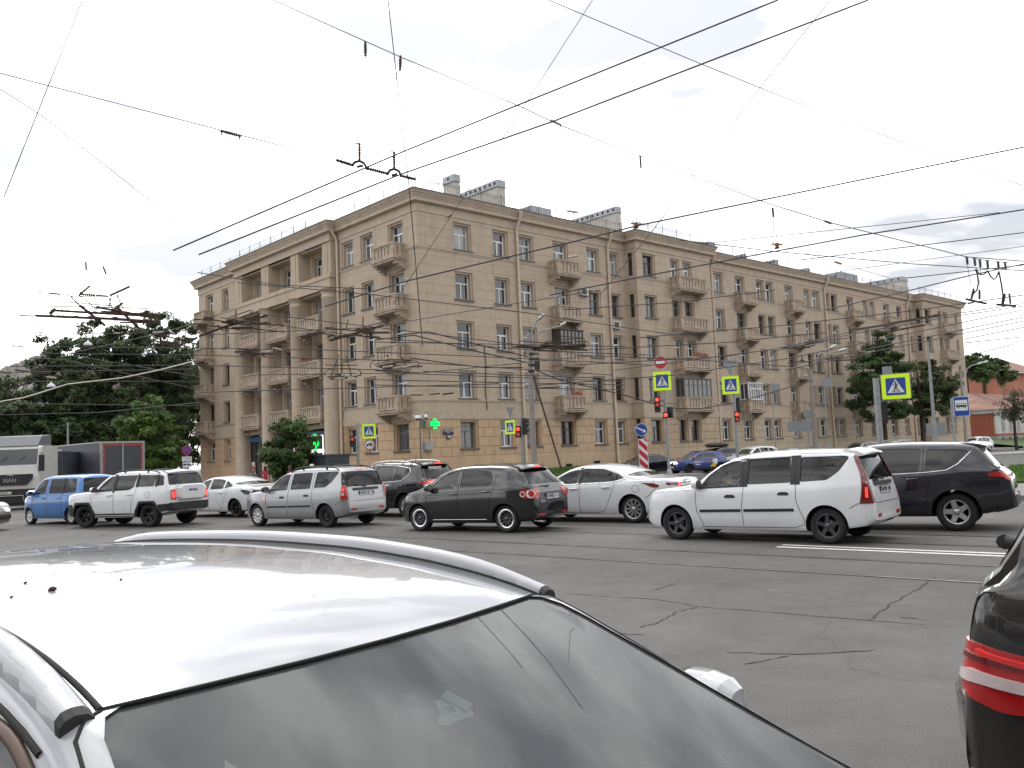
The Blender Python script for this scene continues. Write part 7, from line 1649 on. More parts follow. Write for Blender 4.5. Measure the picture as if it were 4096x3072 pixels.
# big crossing sign on the right
p = along(3524, 38); S = Sign('crossing_sign_post', 'grey post carrying the biggest crossing sign, above the right-hand cars', 'sign post', p, -.12); k_ = 38 / 3507
zt = lambda y: zpx(p, y, 3524); pole(S, .13, zt(1512)); ped_sign(S, (3600 - 3527) * k_, zt(1551), 104 * k_, 98 * k_, -.1)
mb = MB(); [mb.bar((0, 0, zt(y)), ((3600 - 3527) * k_, -.03, zt(y) + .03), .035) for y in (1514, 1606)]; [mb.tube([(0, 0, zt(y)), (0, 0, zt(y) - .05)], .15, 12) for y in (1587, 1606, 1675)]; mb.build('bracket', M_GALV, S.t)
mb = MB(); S.poly(mb, rect(36 * k_, 38 * k_, .01), .45, zt(1485), .35, 0, .03); mb.build('sign_back', M_SBACK, S.t)
signal(S, .22, zt(1620), 3, (), .2, .22, 1.9)
# bus stop sign
p = along(3823, 46); S = Sign('bus_stop_sign', 'blue bus stop sign with a bus symbol on a grey post', 'sign post', p, .1); k_ = 46 / 3507; zt = lambda y: zpx(p, y, 3823)
mb = MB(); mb.tube([(0, 0, -.05), (0, 0, zt(1592))], .075, 12); mb.build('pole', M_GALV, S.t); xo = (3852 - 3820) * k_
mb = MB(); S.poly(mb, rect(56 * k_, 79 * k_, .05), xo, zt(1627), -.08, 1, .02); S.poly(mb, rect(52 * k_, 75 * k_, .04), xo, zt(1627), -.1005, 0); S.poly(mb, rect(44 * k_, 42 * k_, .03), xo, zt(1623), -.107, 1)
S.poly(mb, rpoly([(-.24, -.10), (.24, -.10), (.25, .0), (.22, .09), (-.22, .09), (-.25, .0)], .03), xo, zt(1622), -.1135, 2)
for u in (-.16, -.05, .06, .17): S.poly(mb, rect(.085, .075, .01), xo + u, zt(1622) + .035, -.12, 1)
for u in (-.14, .14): S.poly(mb, disc(.055, 14), xo + u, zt(1622) - .10, -.12, 2); S.poly(mb, disc(.025, 10), xo + u, zt(1622) - .10, -.1265, 1)
mb.build('sign_face', [M_SBLUE, M_SWHT, M_SBLK], S.t)
mb = MB(); [mb.bar((0, 0, zt(y)), (xo, -.03, zt(y)), .03) for y in (1594, 1665)]; mb.build('bracket', M_GALV, S.t)
# keep-right arrow over chevron board
p = along(2573, 46); S = Sign('chevron_post', 'blue keep-right arrow disc above a red and white chevron board', 'sign post', p); k_ = 46 / 3507; zt = lambda y: zpx(p, y, 2573)
pole(S, .04, zt(1740), M_SBLK); zc = zt(1719); rr_ = 25.5 * k_; mb = MB(); xo = -.04
S.poly(mb, disc(rr_), xo, zc, -.1, 1, .015); S.poly(mb, disc(rr_ * .92), xo, zc, -.118, 0)
ca, sa = math.cos(rad(-27)), math.sin(rad(-27)); S.poly(mb, [(u * ca - v * sa, u * sa + v * ca) for u, v in [(-.29, -.03), (.12, -.04), (.12, -.11), (.27, 0), (.12, .11), (.12, .04), (-.29, .03)]], xo, zc, -.125, 1); mb.build('arrow_sign', [M_SBLUE, M_SWHT], S.t)
mb = MB(); w_, z0, z1 = 33 * k_, .35, zt(1757); S.poly(mb, rect(w_ + .05, z1 - z0 + .05, .01), 0, (z0 + z1) / 2, -.06, 1, .02); zc = z1 - .0
def clipz(P, a, b):
    for lim, sg in ((a, 1), (b, -1)):
        out = []
        for i in range(len(P)):
            p0, p1 = P[i], P[(i + 1) % len(P)]; d0, d1 = (p0[1] - lim) * sg, (p1[1] - lim) * sg
            if d0 >= 0: out.append(p0)
            if d0 * d1 < 0: t = d0 / (d0 - d1); out.append((lerp(p0[0], p1[0], t), lerp(p0[1], p1[1], t)))
        P = out
        if not P: return P
    return P
for i in range(-1, 6):
    zz = z1 - .06 - i * .50; P_ = clipz([(-w_ / 2, zz - .30 + .12), (-w_ / 2, zz + .12), (w_ / 2, zz - .42 + .12), (w_ / 2, zz - .72 + .12)][::-1], z0, z1)
    P_ = clipz([(-w_ / 2, zz + .10 - .29), (w_ / 2, zz - .42 + .10 - .29), (w_ / 2, zz - .42 + .10), (-w_ / 2, zz + .10)], z0, z1)
    if len(P_) > 2: S.poly(mb, P_, 0, 0, -.0805, 0)
mb.build('chevron_board', [M_SRED, M_SWHT], S.t)
# no-stopping sign with plates, left
p = along(747, 47); S = Sign('no_stopping_sign', 'round red and blue no-stopping sign over two small white plates, left of the block', 'sign post', p); k_ = 47 / 3507; zt = lambda y: zpx(p, y, 747)
pole(S, .035, zt(1780)); mb = MB(); zc = zt(1801); rr_ = 19 * k_; S.poly(mb, disc(rr_), 0, zc, -.06, 0, .015); S.poly(mb, disc(rr_ * .85), 0, zc, -.075, 1)
for q in (45, 135): S.poly(mb, [(u * math.cos(rad(q)) - v * math.sin(rad(q)), u * math.sin(rad(q)) + v * math.cos(rad(q))) for u, v in rect(rr_ * 1.75, rr_ * .17, .0)], 0, zc, -.082 - q * 1e-5, 0)
mb.build('sign_face', [M_SRED, M_SBLUE], S.t)
mb = MB(); S.poly(mb, rect(37 * k_, 19 * k_, .02), 0, zt(1836), -.06, 0, .015); S.poly(mb, rect(32 * k_, 20 * k_, .02), 0, zt(1860), -.06, 0, .015); text_mb(mb, 'ежедневно', .075, S.M(0, zt(1832), -.078), 1); text_mb(mb, '08:00-07:30', .07, S.M(0, zt(1840), -.078), 1)
for u in (-.11, .10): S.poly(mb, [(u - .09, -.03), (u + .09, -.03), (u + .08, .01), (u + .03, .05), (u - .04, .05), (u - .09, .01)], 0, zt(1859), -.078, 1)
S.poly(mb, [(-.05, .06), (.12, .0), (.12, .015), (-.05, .075)], 0, zt(1859), -.08, 1); mb.build('plate', [M_SWHT, M_SBLK], S.t)
# backs of signs further down the street
def back_panel(label, px0, px1, py0, py1, Y, legs, shape=None):
    p = along((px0 + px1) / 2, Y); S = Sign('sign_back', label, 'sign', p); k_ = Y / 3507; z1_, z0_ = zpx(p, py0, (px0 + px1) / 2), zpx(p, py1, (px0 + px1) / 2)
    mb = MB(); w_ = (px1 - px0) * k_; S.poly(mb, shape(w_, z1_ - z0_) if shape else rect(w_, z1_ - z0_, .01), 0, (z0_ + z1_) / 2, -.05, 0, .03); mb.build('panel', M_SBACK, S.t)
    mb = MB()
    for x in legs: mb.bar((x * w_ / 2, .0, 0), (x * w_ / 2, .0, z1_ + .3), .07)
    mb.build('pole', M_GALV, S.t)
back_panel('wide grey back of a road sign on two thin posts beside the double street lamp', 3160, 3262, 1683, 1725, 70, (-.35, .45))
back_panel('round grey back of a road sign just left of the double street lamp pole', 3228, 3250, 1640, 1672, 66, (0,), lambda w, h: disc(h / 2, 20))
back_panel('square grey back of a sign against the facade left of the double street lamp', 3101, 3134, 1534, 1570, 62, (-.8,))
back_panel('square grey back of a sign beside the fourth downpipe', 3312, 3345, 1512, 1548, 62, (-.8,))
back_panel('dark grey back of a slatted sign on the pavement left of the bus stop', 3715, 3787, 1692, 1742, 80, (0.1,))
# lamp poles
def lamp_post(label, px, Y, ztop_px, r, heads, m=None, arms=(), r1=None, lean=0.):
    p = along(px, Y); t = thing('street_lamp', label, 'street lamp', p); zt = at(px, ztop_px, Y).z; top_x = at(px, ztop_px, Y).x - p.x
    mb = MB(); mb.tube([(0, 0, -.05), (0, 0, zt * .5), (0, 0, zt)], [r, (r + (r1 or r * .7)) / 2, r1 or r * .7], 14); mb.build('pole', m or M_CONC, t)
    for A in arms:
        mb = MB(); mb.tube([at(x, y, Y) - p for x, y in A], .045, 8); mb.build('arm', M_POLEG, t)
    for (x0, y0, x1, y1, w_) in heads:
        a, b = at(x0, y0, Y) - p, at(x1, y1, Y) - p; mb = MB(); n = 10; d = (b - a); rows = []
        for k, sc in ((0, .35), (.15, .8), (.5, 1.), (.85, .85), (1., .4)):
            c = a + d * k; rows.append([c + V((0, math.cos(q) * w_ * sc, math.sin(q) * w_ * .55 * sc)) for q in [2 * math.pi * i / n for i in range(n)]])
        for u, v in zip(rows, rows[1:]): mb.add(u + v, [(k, (k + 1) % n, n + (k + 1) % n, n + k) for k in range(n)], 0, True)
        mb.build('lamp_head', mat('lamp housing', (.42, .43, .43), .5, .2), t)
    return t, p
tl, pl = lamp_post('tall concrete lamp pole with two lamps and cable clutter, in front of the long facade', 2135, 50, 1330, .19, [(2148, 1280, 2178, 1258, .22), (2238, 1305, 2265, 1290, .2)], None, [[(2118, 1395), (2122, 1335), (2150, 1280)], [(2130, 1390), (2135, 1345), (2165, 1325), (2238, 1305)]], .13)
mb = MB()
for y in (1490, 1465, 1440, 1420): q = at(2125, y, 50) - pl; mb.tube([q, q + V((0, 0, .12))], .2, 10)
q = at(2131, 1460, 50) - pl; mb.box((q.x + .1, -.2, q.z - .3), (q.x + .4, .1, q.z + .4)); mb.build('cable_clamp', M_TRIM, tl)
mb = MB(); a, b = at(2132, 1500, 50), at(2246, 1878, 50.5); mb.tube([a, b], .05, 8); tag(mb.build('strut', mat('rusty strut', (.06, .035, .022), .8, var=.3)), 'thin rusty stay leaning from the tall lamp pole down to the grass', 'stay')
lamp_post('concrete street lamp pole with a pair of curved-arm lamps, right of the middle', 3264, 64, 1475, .19, [(3318, 1393, 3345, 1380, .22), (3352, 1405, 3386, 1395, .22)], None, [[(3268, 1440), (3280, 1412), (3320, 1390)], [(3270, 1445), (3290, 1425), (3355, 1403)]], .15)
lamp_post('slim tapering grey steel mast in front of the right-hand trees', 3745, 60, 1365, .14, [], M_POLEG, [], .08)
lamp_post('brown street lamp pole with two pale lamps by the old red house', 3868, 84, 1480, .16, [(3908, 1457, 3930, 1449, .2), (3930, 1452, 3952, 1444, .2)], M_CONC, [[(3866, 1490), (3868, 1475), (3885, 1463), (3912, 1455)]], .1)
# the tall pole on the left is only a thin one behind the lorries
lamp_post('thin grey pole in front of the dark trees behind the grey lorry', 272, 62, 1690, .09, [], M_POLEG)
# ------------------------------------------------------------------ trees
def leaf_mat(name, col):
    if name in MATS: return MATS[name]
    m, nt, b = new_mat(name); out = nt.nodes['Material Output']
    tc = N(nt, 'ShaderNodeTexCoord'); n1 = N(nt, 'ShaderNodeTexNoise', Scale=.9, Detail=3.); nt.links.new(tc.outputs['Object'], n1.inputs['Vector'])
    mr = N(nt, 'ShaderNodeMapRange'); mr.inputs[1].default_value = .3; mr.inputs[2].default_value = .7; mr.inputs[3].default_value = .6; mr.inputs[4].default_value = 1.5; nt.links.new(n1.outputs['Fac'], mr.inputs[0])
    mx = N(nt, 'ShaderNodeVectorMath', operation='SCALE'); mx.inputs[0].default_value = col; nt.links.new(mr.outputs[0], mx.inputs['Scale'])
    nt.links.new(mx.outputs[0], b.inputs['Base Color']); b.inputs['Roughness'].default_value = .55; b.inputs['Specular IOR Level'].default_value = .35
    tr = N(nt, 'ShaderNodeBsdfTranslucent'); ms = N(nt, 'ShaderNodeMixShader'); ms.inputs[0].default_value = .28
    nt.links.new(mx.outputs[0], tr.inputs[0]); nt.links.new(b.outputs[0], ms.inputs[1]); nt.links.new(tr.outputs[0], ms.inputs[2]); nt.links.new(ms.outputs[0], out.inputs['Surface'])
    MATS[name] = m; return m
M_BARK = mat('bark', (.045, .036, .028), .95, var=.35, vscale=3., bump=.6, bscale=14)
def tree(label, p, H, crown, n, size, cols, trunk=.2, kind='tree', cat='tree', base=None, group=None, name='tree', gap=.55, rseed=0):
    """crown: list of (dx, dy, z, rx, ry, rz) lobes; leaves gathered in many small clumps on and inside the lobes"""
    rr = random.Random(hash(label) % 9999 if False else sum(map(ord, label)) + rseed); t = thing(name, label, cat, p, rr.uniform(0, 6) * 0, group)
    vol = [c[3] * c[4] * c[5] for c in crown]; tot = sum(vol); mb = MB(); clumps = []
    for c, v in zip(crown, vol):
        k = max(6, int(120 * v / tot)) if len(crown) > 1 else 130
        for i in range(k):
            d = V((rr.gauss(0, 1), rr.gauss(0, 1), rr.gauss(0, 1))).normalized(); q = rr.random() ** .45
            clumps.append((V((c[0] + d.x * c[3] * q, c[1] + d.y * c[4] * q, c[2] + d.z * c[5] * q)), rr.uniform(.09, .2) * min(c[3], c[5]) + .25, rr.randrange(len(cols)), d))
    per = max(8, int(n * 1.7) // len(clumps)); size *= .72
    for ct, r_, mi, d0 in clumps:
        sq = rr.uniform(.45, .8)
        for i in range(per):
            d = V((rr.gauss(0, 1), rr.gauss(0, 1), rr.gauss(0, 1))).normalized() * r_ * (rr.random() ** .5) * 1.25; c = ct + V((d.x, d.y, d.z * sq))
            nrm = (V((rr.gauss(0, .6), rr.gauss(0, .6), rr.uniform(.1, 1.2))) + d0 * .4).normalized(); a = nrm.cross(V((rr.gauss(0, 1), rr.gauss(0, 1), rr.gauss(0, .4)))).normalized(); b = nrm.cross(a); s = size * rr.uniform(.55, 1.25)
            mb.add([c - a * s, c - b * s * .42 - nrm * s * .12, c + a * s, c + b * s * .42 - nrm * s * .12], [(0, 1, 2, 3)], mi if rr.random() < .8 else rr.randrange(len(cols)))
    mb.build('crown', [leaf_mat('leaf ' + '-'.join('%d' % (x * 1000) for x in c), c) for c in cols], t)
    tb = MB(); zt = base or min(c[2] - c[5] * .5 for c in crown); top = max(c[2] + c[5] * .5 for c in crown)
    P = [V((rr.gauss(0, .03) * k, rr.gauss(0, .03) * k, zz)) for k, zz in enumerate([-.1, zt * .4, zt, lerp(zt, top, .35), lerp(zt, top, .7), top])]
    tb.tube(P, [trunk * 1.25, trunk, trunk * .85, trunk * .6, trunk * .35, trunk * .08], 9)
    for ct, r_, mi, d0 in rr.sample(clumps, min(26, len(clumps))):
        s0 = P[2].lerp(P[4], rr.random() * .9); mid = s0.lerp(ct, .5) + V((0, 0, .15 * (ct - s0).length * .5)); tb.tube([s0, mid, ct], [trunk * .28, trunk * .16, trunk * .05], 5)
    tb.build('trunk', M_BARK, t); return t
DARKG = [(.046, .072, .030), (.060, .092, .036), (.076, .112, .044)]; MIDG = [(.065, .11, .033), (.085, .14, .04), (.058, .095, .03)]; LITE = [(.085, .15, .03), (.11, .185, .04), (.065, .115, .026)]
def tp(px, Y): q = at(px, 1800, Y); return V((q.x, q.y, 0))
def ell(px, py, Y, rx, ry, p): q = at(px, py, Y); return (q.x - p.x, q.y - p.y, q.z, rx, rx * .9, ry)
def px_tree(label, trunk_px, Y, lobes, n, size, cols, trunk=.2, base=None, **k):
    """lobes: (px, py, rx_px, ry_px, dY)"""
    p = tp(trunk_px, Y); f = Y / 3507; L = []
    for px, py, rx, ry, dy in lobes: q = at(px, py, Y + dy); L.append((q.x - p.x, q.y - p.y, q.z, rx * f, rx * f * .9, ry * f))
    return tree(label, p, 0, L, n, size, cols, trunk, base=base, **k)
BG = 'tall dark trees left of the block'
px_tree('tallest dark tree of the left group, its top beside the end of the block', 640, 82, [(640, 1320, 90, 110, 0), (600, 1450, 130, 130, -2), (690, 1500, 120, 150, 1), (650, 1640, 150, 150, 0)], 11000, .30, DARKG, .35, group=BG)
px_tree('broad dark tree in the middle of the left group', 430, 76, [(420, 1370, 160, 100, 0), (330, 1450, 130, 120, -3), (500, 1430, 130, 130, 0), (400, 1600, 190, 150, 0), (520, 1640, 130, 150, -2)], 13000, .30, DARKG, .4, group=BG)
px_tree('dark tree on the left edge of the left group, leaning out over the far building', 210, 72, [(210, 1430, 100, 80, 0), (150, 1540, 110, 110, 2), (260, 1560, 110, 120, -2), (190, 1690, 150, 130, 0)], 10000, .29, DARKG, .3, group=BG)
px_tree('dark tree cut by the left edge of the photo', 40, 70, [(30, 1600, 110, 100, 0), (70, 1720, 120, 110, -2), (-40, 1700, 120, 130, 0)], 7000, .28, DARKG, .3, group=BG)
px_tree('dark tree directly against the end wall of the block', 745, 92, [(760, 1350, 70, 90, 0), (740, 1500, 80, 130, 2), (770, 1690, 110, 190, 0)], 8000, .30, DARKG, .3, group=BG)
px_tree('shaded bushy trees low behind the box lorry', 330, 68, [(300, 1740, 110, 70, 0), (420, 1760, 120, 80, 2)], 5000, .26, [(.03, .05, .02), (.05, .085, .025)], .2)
px_tree('young bright green tree in front of the dark trees, right of the box lorry', 590, 60, [(600, 1630, 55, 60, 0), (560, 1720, 90, 70, -1), (650, 1720, 80, 80, 1), (520, 1790, 70, 50, 0), (620, 1820, 110, 70, 0), (690, 1800, 50, 70, 0)], 9000, .20, LITE, .12)
px_tree('bushy green tree in front of the pharmacy between the tall columns', 1165, 52, [(1190, 1700, 60, 40, 0), (1140, 1740, 70, 50, 0), (1225, 1760, 55, 60, 0), (1120, 1830, 80, 60, -.5), (1200, 1860, 80, 70, .5), (1090, 1800, 45, 35, 0), (1160, 1900, 90, 50, 0)], 9500, .165, MIDG, .1, base=.5)
px_tree('large dark green street tree with a pointed crown before the far end of the block', 3545, 88, [(3530, 1340, 50, 75, 0), (3510, 1420, 90, 70, 0), (3570, 1480, 90, 80, 1), (3480, 1520, 90, 80, -1), (3540, 1600, 110, 90, 0), (3450, 1610, 60, 60, 0), (3600, 1640, 60, 50, 0)], 12000, .23, [(.052, .088, .034), (.07, .112, .04), (.085, .13, .045)], .22)
px_tree('lower yellow-green street tree right of the big one, dark trunk on the pavement', 3697, 92, [(3700, 1470, 70, 45, 0), (3760, 1520, 85, 60, 0), (3680, 1560, 80, 70, 1), (3800, 1580, 70, 50, 0), (3720, 1620, 100, 55, 0)], 9000, .21, [(.06, .088, .03), (.078, .11, .036), (.05, .075, .026)], .24)
px_tree('small sparse brownish tree in front of the old red house', 4068, 98, [(4060, 1600, 70, 50, 0), (4030, 1660, 60, 45, 0), (4100, 1650, 60, 50, 0)], 1500, .20, [(.07, .075, .035), (.09, .085, .05)], .16)
px_tree('distant tree top behind the rusty roof, by the end of the block', 3890, 150, [(3890, 1450, 50, 40, 0), (3930, 1490, 60, 40, 0)], 3500, .40, MIDG, .3)
px_tree('distant round tree top left of the upper red house', 3960, 155, [(3960, 1465, 60, 45, 0), (4000, 1500, 60, 40, 0)], 3500, .42, MIDG, .3)
# ------------------------------------------------------------------ old red and white house with rusty roofs, right
OH = thing('old_house', 'old low white and red house with a rusty sheet roof at the far right', 'building', C0, ANG)
M_OW = mat('old white render', (.52, .50, .48), .9, var=.22, vscale=.7); M_ORED = mat('old red render', (.30, .085, .055), .9, var=.12, vscale=.8); M_RUST = mat('rusty roof sheet', (.20, .095, .065), .7, var=.45, vscale=.5, bump=.4, bscale=3); M_OGREY = mat('plinth grey', (.30, .28, .27), .9, var=.2)
ox, ze = 98.6, 5.25
mb = MB(); mb.box((ox, 0, 1.75), (140, 12, ze)); mb.build('wall', M_OW, OH)
mb = MB(); mb.box((ox - .06, -.06, .2), (140, 12, 1.78)); mb.build('plinth', M_OGREY, OH)
mb = MB(); mb.box((ox - .04, .25, 1.95), (ox + .2, 6.6, 4.75)); mb.box((ox - .12, -.12, 1.72), (140, 12, 1.95)); mb.build('red_panel', M_ORED, OH)
mb = MB(); mb.box((ox - .25, -.25, 4.85), (140, 12, ze)); mb.box((ox - .45, -.45, ze), (140, 12, ze + .14)); mb.build('cornice', M_OW, OH)
mb = MB(); e = .55; A = [(ox - e, -e, ze + .15), (142, -e, ze + .15), (142, 6, 8.2), (ox + 7, 6, 8.2), (ox - e, 12.5, ze + .15)]
mb.add(A, [(0, 1, 2, 3), (0, 3, 4)]); 
for k in range(26): x = ox + 1 + k * 1.6; mb.bar((x, -e, ze + .17), (x + 2.5 if k > 3 else x + 4.6 - k * .5, 5.8, 8.15), .05, .05, 1 if k % 5 == 0 else 0)
mb.build('roof', [M_RUST, M_SBACK], OH)
mb = MB()
for k in range(7):
    x = ox + 2.2 + k * 3.1; mb.box((x, -.05, 2.35), (x + 1.3, .05, 4.4), 0); mb.box((x - .12, -.09, 2.2), (x + 1.42, -.0, 2.34), 1); mb.box((x + .6, -.07, 2.35), (x + .68, -.05, 4.4), 1); mb.box((x, -.07, 3.6), (x + 1.3, -.05, 3.68), 1)
o = mb.build('window', [PANES[0], M_OW], OH); o['kind'] = 'stuff'
mb = MB()
for k in range(6): x = ox + 1.6 + k * 2.9; mb.box((x, -.09, .75), (x + .8, -.0, 1.4))
o = mb.build('basement_vent', M_BLACK, OH); o['kind'] = 'stuff'
UH = thing('old_house', 'upper plain red house with a hipped rusty roof behind the rusty roof at far right', 'building', C0, ANG)
ux = bfac(3985, 1500, 'R', -11)[0]; zu = bfac(3985, 1482, 'R', -11)[1]; zr = zu + 3.2
mb = MB(); mb.box((ux, 11, 2), (ux + 30, 22, zu)); mb.build('wall', mat('plain red render', (.42, .17, .115), .9, var=.12, vscale=.6), UH)
mb = MB(); mb.add([(ux - .9, 10.1, zu), (ux + 31, 10.1, zu), (ux + 24, 16.5, zr), (ux + 6.5, 16.5, zr), (ux - .9, 23, zu)], [(0, 1, 2, 3), (0, 3, 4)], 0); mb.box((ux - .95, 10.0, zu - .12), (ux + 31, 10.25, zu + .04), 1); mb.build('roof', [M_RUST, M_SBACK], UH)
strip('bank', M_GRASSBASE, [(87, .5), (145, .5)], [(87, -6.5), (145, -6.5)], 1.25, .28)
strip('kerb', M_KERB, [(87, -6.5), (145, -6.5)], [(87, -6.8), (145, -6.8)], .285, .285)
# ------------------------------------------------------------------ long building behind the left trees
LB = thing('far_building', 'grey stone building with a stepped parapet behind the trees at the left edge', 'building', (0, 0, 0))
a, b = at(190, 1392, 86), at(-330, 1600, 135); zt_ = a.z; a.z = b.z = 0; d = (b - a).normalized(); nn = V((d.y, -d.x, 0)); nn = nn if nn.dot(V((0, -1, 0))) > 0 else -nn; L_ = (b - a).length
M_LBW = mat('grey stone', (.30, .27, .25), .9, var=.15)
mb = MB(); Mx = Matrix(((d.x, -nn.x, 0, a.x), (d.y, -nn.y, 0, a.y), (0, 0, 1, 0), (0, 0, 0, 1))); mb.box((0, 0, 0), (L_, 14, zt_ - 1.6), 0, Mx); mb.box((-.5, -.6, zt_ - 2.4), (L_, .0, zt_ - 1.9), 0, Mx); mb.box((-.3, -.3, zt_ - 2.9), (L_, .0, zt_ - 2.41), 0, Mx)
for k in range(18): mb.box((k * L_ / 18, -.1, zt_ - 1.61), ((k + .62) * L_ / 18, .5, zt_ - .3), 0, Mx)
mb.build('wall', M_LBW, LB)
mb = MB()
for k in range(18):
    for f in range(4): mb.box(((k + .3) * L_ / 18, -.04, 1.5 + f * 3.1), ((k + .7) * L_ / 18, .1, 3.4 + f * 3.1), 0, Mx)
o = mb.build('window', PANES[0], LB); o['kind'] = 'stuff'
# ------------------------------------------------------------------ overhead wires and tram/trolleybus gear
M_WIRE = mat('wire dark', (.035, .033, .038), .6); M_RUSTB = mat('rusty gear', (.055, .032, .024), .8, var=.4, vscale=9.); M_INS = mat('insulator brown', (.10, .055, .035), .35); M_INSW = mat('insulator pale', (.42, .38, .32), .4); M_INSD = mat('insulator black', (.022, .02, .022), .5); M_ORANGE = mat('hanger orange rust', (.30, .13, .04), .7, var=.3, vscale=20.)
def wpt(x, y, z): return gz(x, y, z)
def wire(label, pts, z, wpx=1.8, group=None, ext=(0, 0), zs=None, m=None):
    """pts: pixels in the photograph, all at height z (or zs); a true wire hung at that height"""
    P = [wpt(x, y, (zs[i] if zs else z)) for i, (x, y) in enumerate(pts)]
    if ext[0]: P.insert(0, P[0] + (P[0] - P[1]).normalized() * ext[0])
    if ext[1]: P.append(P[-1] + (P[-1] - P[-2]).normalized() * ext[1])
    r = [max(.0035, min(.034, wpx * .95 * max(4, p.y) / FPX)) for p in P]
    mb = MB(); Q, rr = [], []
    for i in range(len(P) - 1):
        n = 5
        for k in range(n): Q.append(P[i].lerp(P[i + 1], k / n)); rr.append(lerp(r[i], r[i + 1], k / n))
    Q.append(P[-1]); rr.append(r[-1]); mb.tube(Q, rr, 5, cap=False)
    return tag(mb.build('overhead_wire', m or M_WIRE), label, 'wire', group)
GW = 'overhead wires'
W = [('upper of the two thick wires rising to the top right corner of the sky', [(3111, 0), (2111, 404), (1611, 607), (694, 1001)], 6.2, 3.6),
     ('lower of the two thick wires rising to the top right corner of the sky', [(3472, 0), (2213, 485), (1611, 694), (796, 1018)], 6.2, 3.6),
     ('long span wire falling across the sky from top left, carrying hanging insulators', [(1093, 0), (1602, 228), (2102, 435), (2230, 497), (2564, 625), (3075, 815), (3330, 893), (3868, 1028), (4096, 1045)], 8.2, 2.),
     ('span wire from the left edge to the row of black insulators above the corner', [(0, 293), (920, 530), (1345, 640)], 7.4, 1.9),
     ('thin wire falling steeply from the left edge across the white sky', [(0, 356), (170, 465), (700, 880)], 7.2, 1.7),
     ('thin wire running steeply down near the left edge of the sky', [(330, 0), (15, 790)], 7.2, 1.9),
     ('steep thin wire dropping from the top edge past the block corner', [(1552, 0), (1640, 790), (1690, 1380), (1726, 1570)], 9., 2.2),
     ('thin wire slanting from the top edge down left across the corner of the block', [(2370, 0), (2080, 450), (1800, 870), (1570, 1220)], 8.6, 1.5),
     ('thin wire falling from the top edge to the right edge of the sky', [(2194, 0), (2790, 250), (3150, 395), (3800, 640), (4096, 744)], 8., 1.8),
     ('thin wire slanting from top right down behind the roof of the long facade', [(3322, 0), (3040, 350), (2770, 710), (2620, 910), (2400, 1180)], 8.4, 1.6),
     ('thick wire from the right edge running down over the long facade', [(4096, 588), (3400, 728), (2560, 900), (2300, 965), (1640, 1120), (1300, 1225)], 6., 3.4),
     ('thick wire with small clamps passing under the second hanging fitting', [(4096, 838), (3450, 940), (3100, 1005), (2600, 1100), (2200, 1180)], 6., 3.),
     ('thin wire from the right edge meeting the roof railing', [(4000, 850), (2860, 970)], 7., 1.5), ('wire with a pale insulator at the right edge of the sky', [(4096, 930), (3880, 957), (3200, 1040)], 6.5, 2.),
     ('faint wire with a dark bead at the right edge', [(4096, 985), (3360, 1085)], 6.5, 1.2), ('wire falling to the right behind the six hanging insulators', [(2720, 960), (3096, 1006), (3640, 1055), (4096, 1083)], 7., 2.),
     ('short wire rising right just above the end chimney', [(3629, 1112), (3910, 1081), (4096, 1060)], 6.6, 2.), ('thick wire rising right from the far roof through the insulators', [(3300, 1240), (3638, 1162), (3891, 1099), (4096, 1056)], 6.2, 2.6),
     ('pale cable sagging across the dark trees at the left', [(0, 1607), (100, 1590), (271, 1537), (488, 1512), (640, 1480), (775, 1445)], 5.6, 3., M_INSW)]
for q in W: wire(q[0], q[1], q[2], q[3], GW, m=q[4] if len(q) > 4 else None)
ALIKE = [[(3096, 1305), (3652, 1243), (4096, 1180)], [(3096, 1397), (3440, 1320), (3751, 1266), (4096, 1214)], [(3096, 1405), (3440, 1329), (3751, 1275), (4096, 1224)], [(3155, 1433), (4096, 1239)], [(3140, 1465), (4096, 1268)], [(3140, 1480), (4096, 1284)], [(3856, 1357), (4096, 1309)],
    [(3856, 1372), (4096, 1347)], [(3919, 1411), (4060, 1375)], [(2460, 1480), (3096, 1397)], [(2100, 1545), (2700, 1500), (3155, 1433)], [(2560, 1350), (3096, 1305)], [(2300, 1420), (2800, 1440), (3140, 1465)]]
for q in ALIKE: wire('thin dark wire fanning to the right edge below the six insulators, one of many alike', q, 5.8, 2., 'wires fanning to the right edge')
ALIKE = [[(0, 1156), (81, 1163)], [(0, 1233), (244, 1241)], [(0, 1259), (135, 1266)], [(0, 1317), (200, 1333), (461, 1335), (600, 1328)], [(0, 1347), (184, 1332)], [(0, 1371), (217, 1417), (277, 1415), (607, 1341), (760, 1300)], [(0, 1385), (480, 1390), (790, 1392)], [(0, 1413), (785, 1420)], [(277, 1420), (792, 1507)],
    [(0, 1466), (797, 1461)], [(0, 1490), (775, 1477)], [(80, 1526), (792, 1526)], [(0, 1613), (792, 1624)], [(0, 1710), (407, 1708), (780, 1690)], [(0, 1296), (200, 1304)], [(0, 1425), (260, 1440), (800, 1560)], [(0, 1660), (400, 1650), (800, 1610)]]
for q in ALIKE: wire('thin wire crossing in front of the dark trees at the left, one of many alike', q, 5.8, 1.9, 'wires before the left trees')
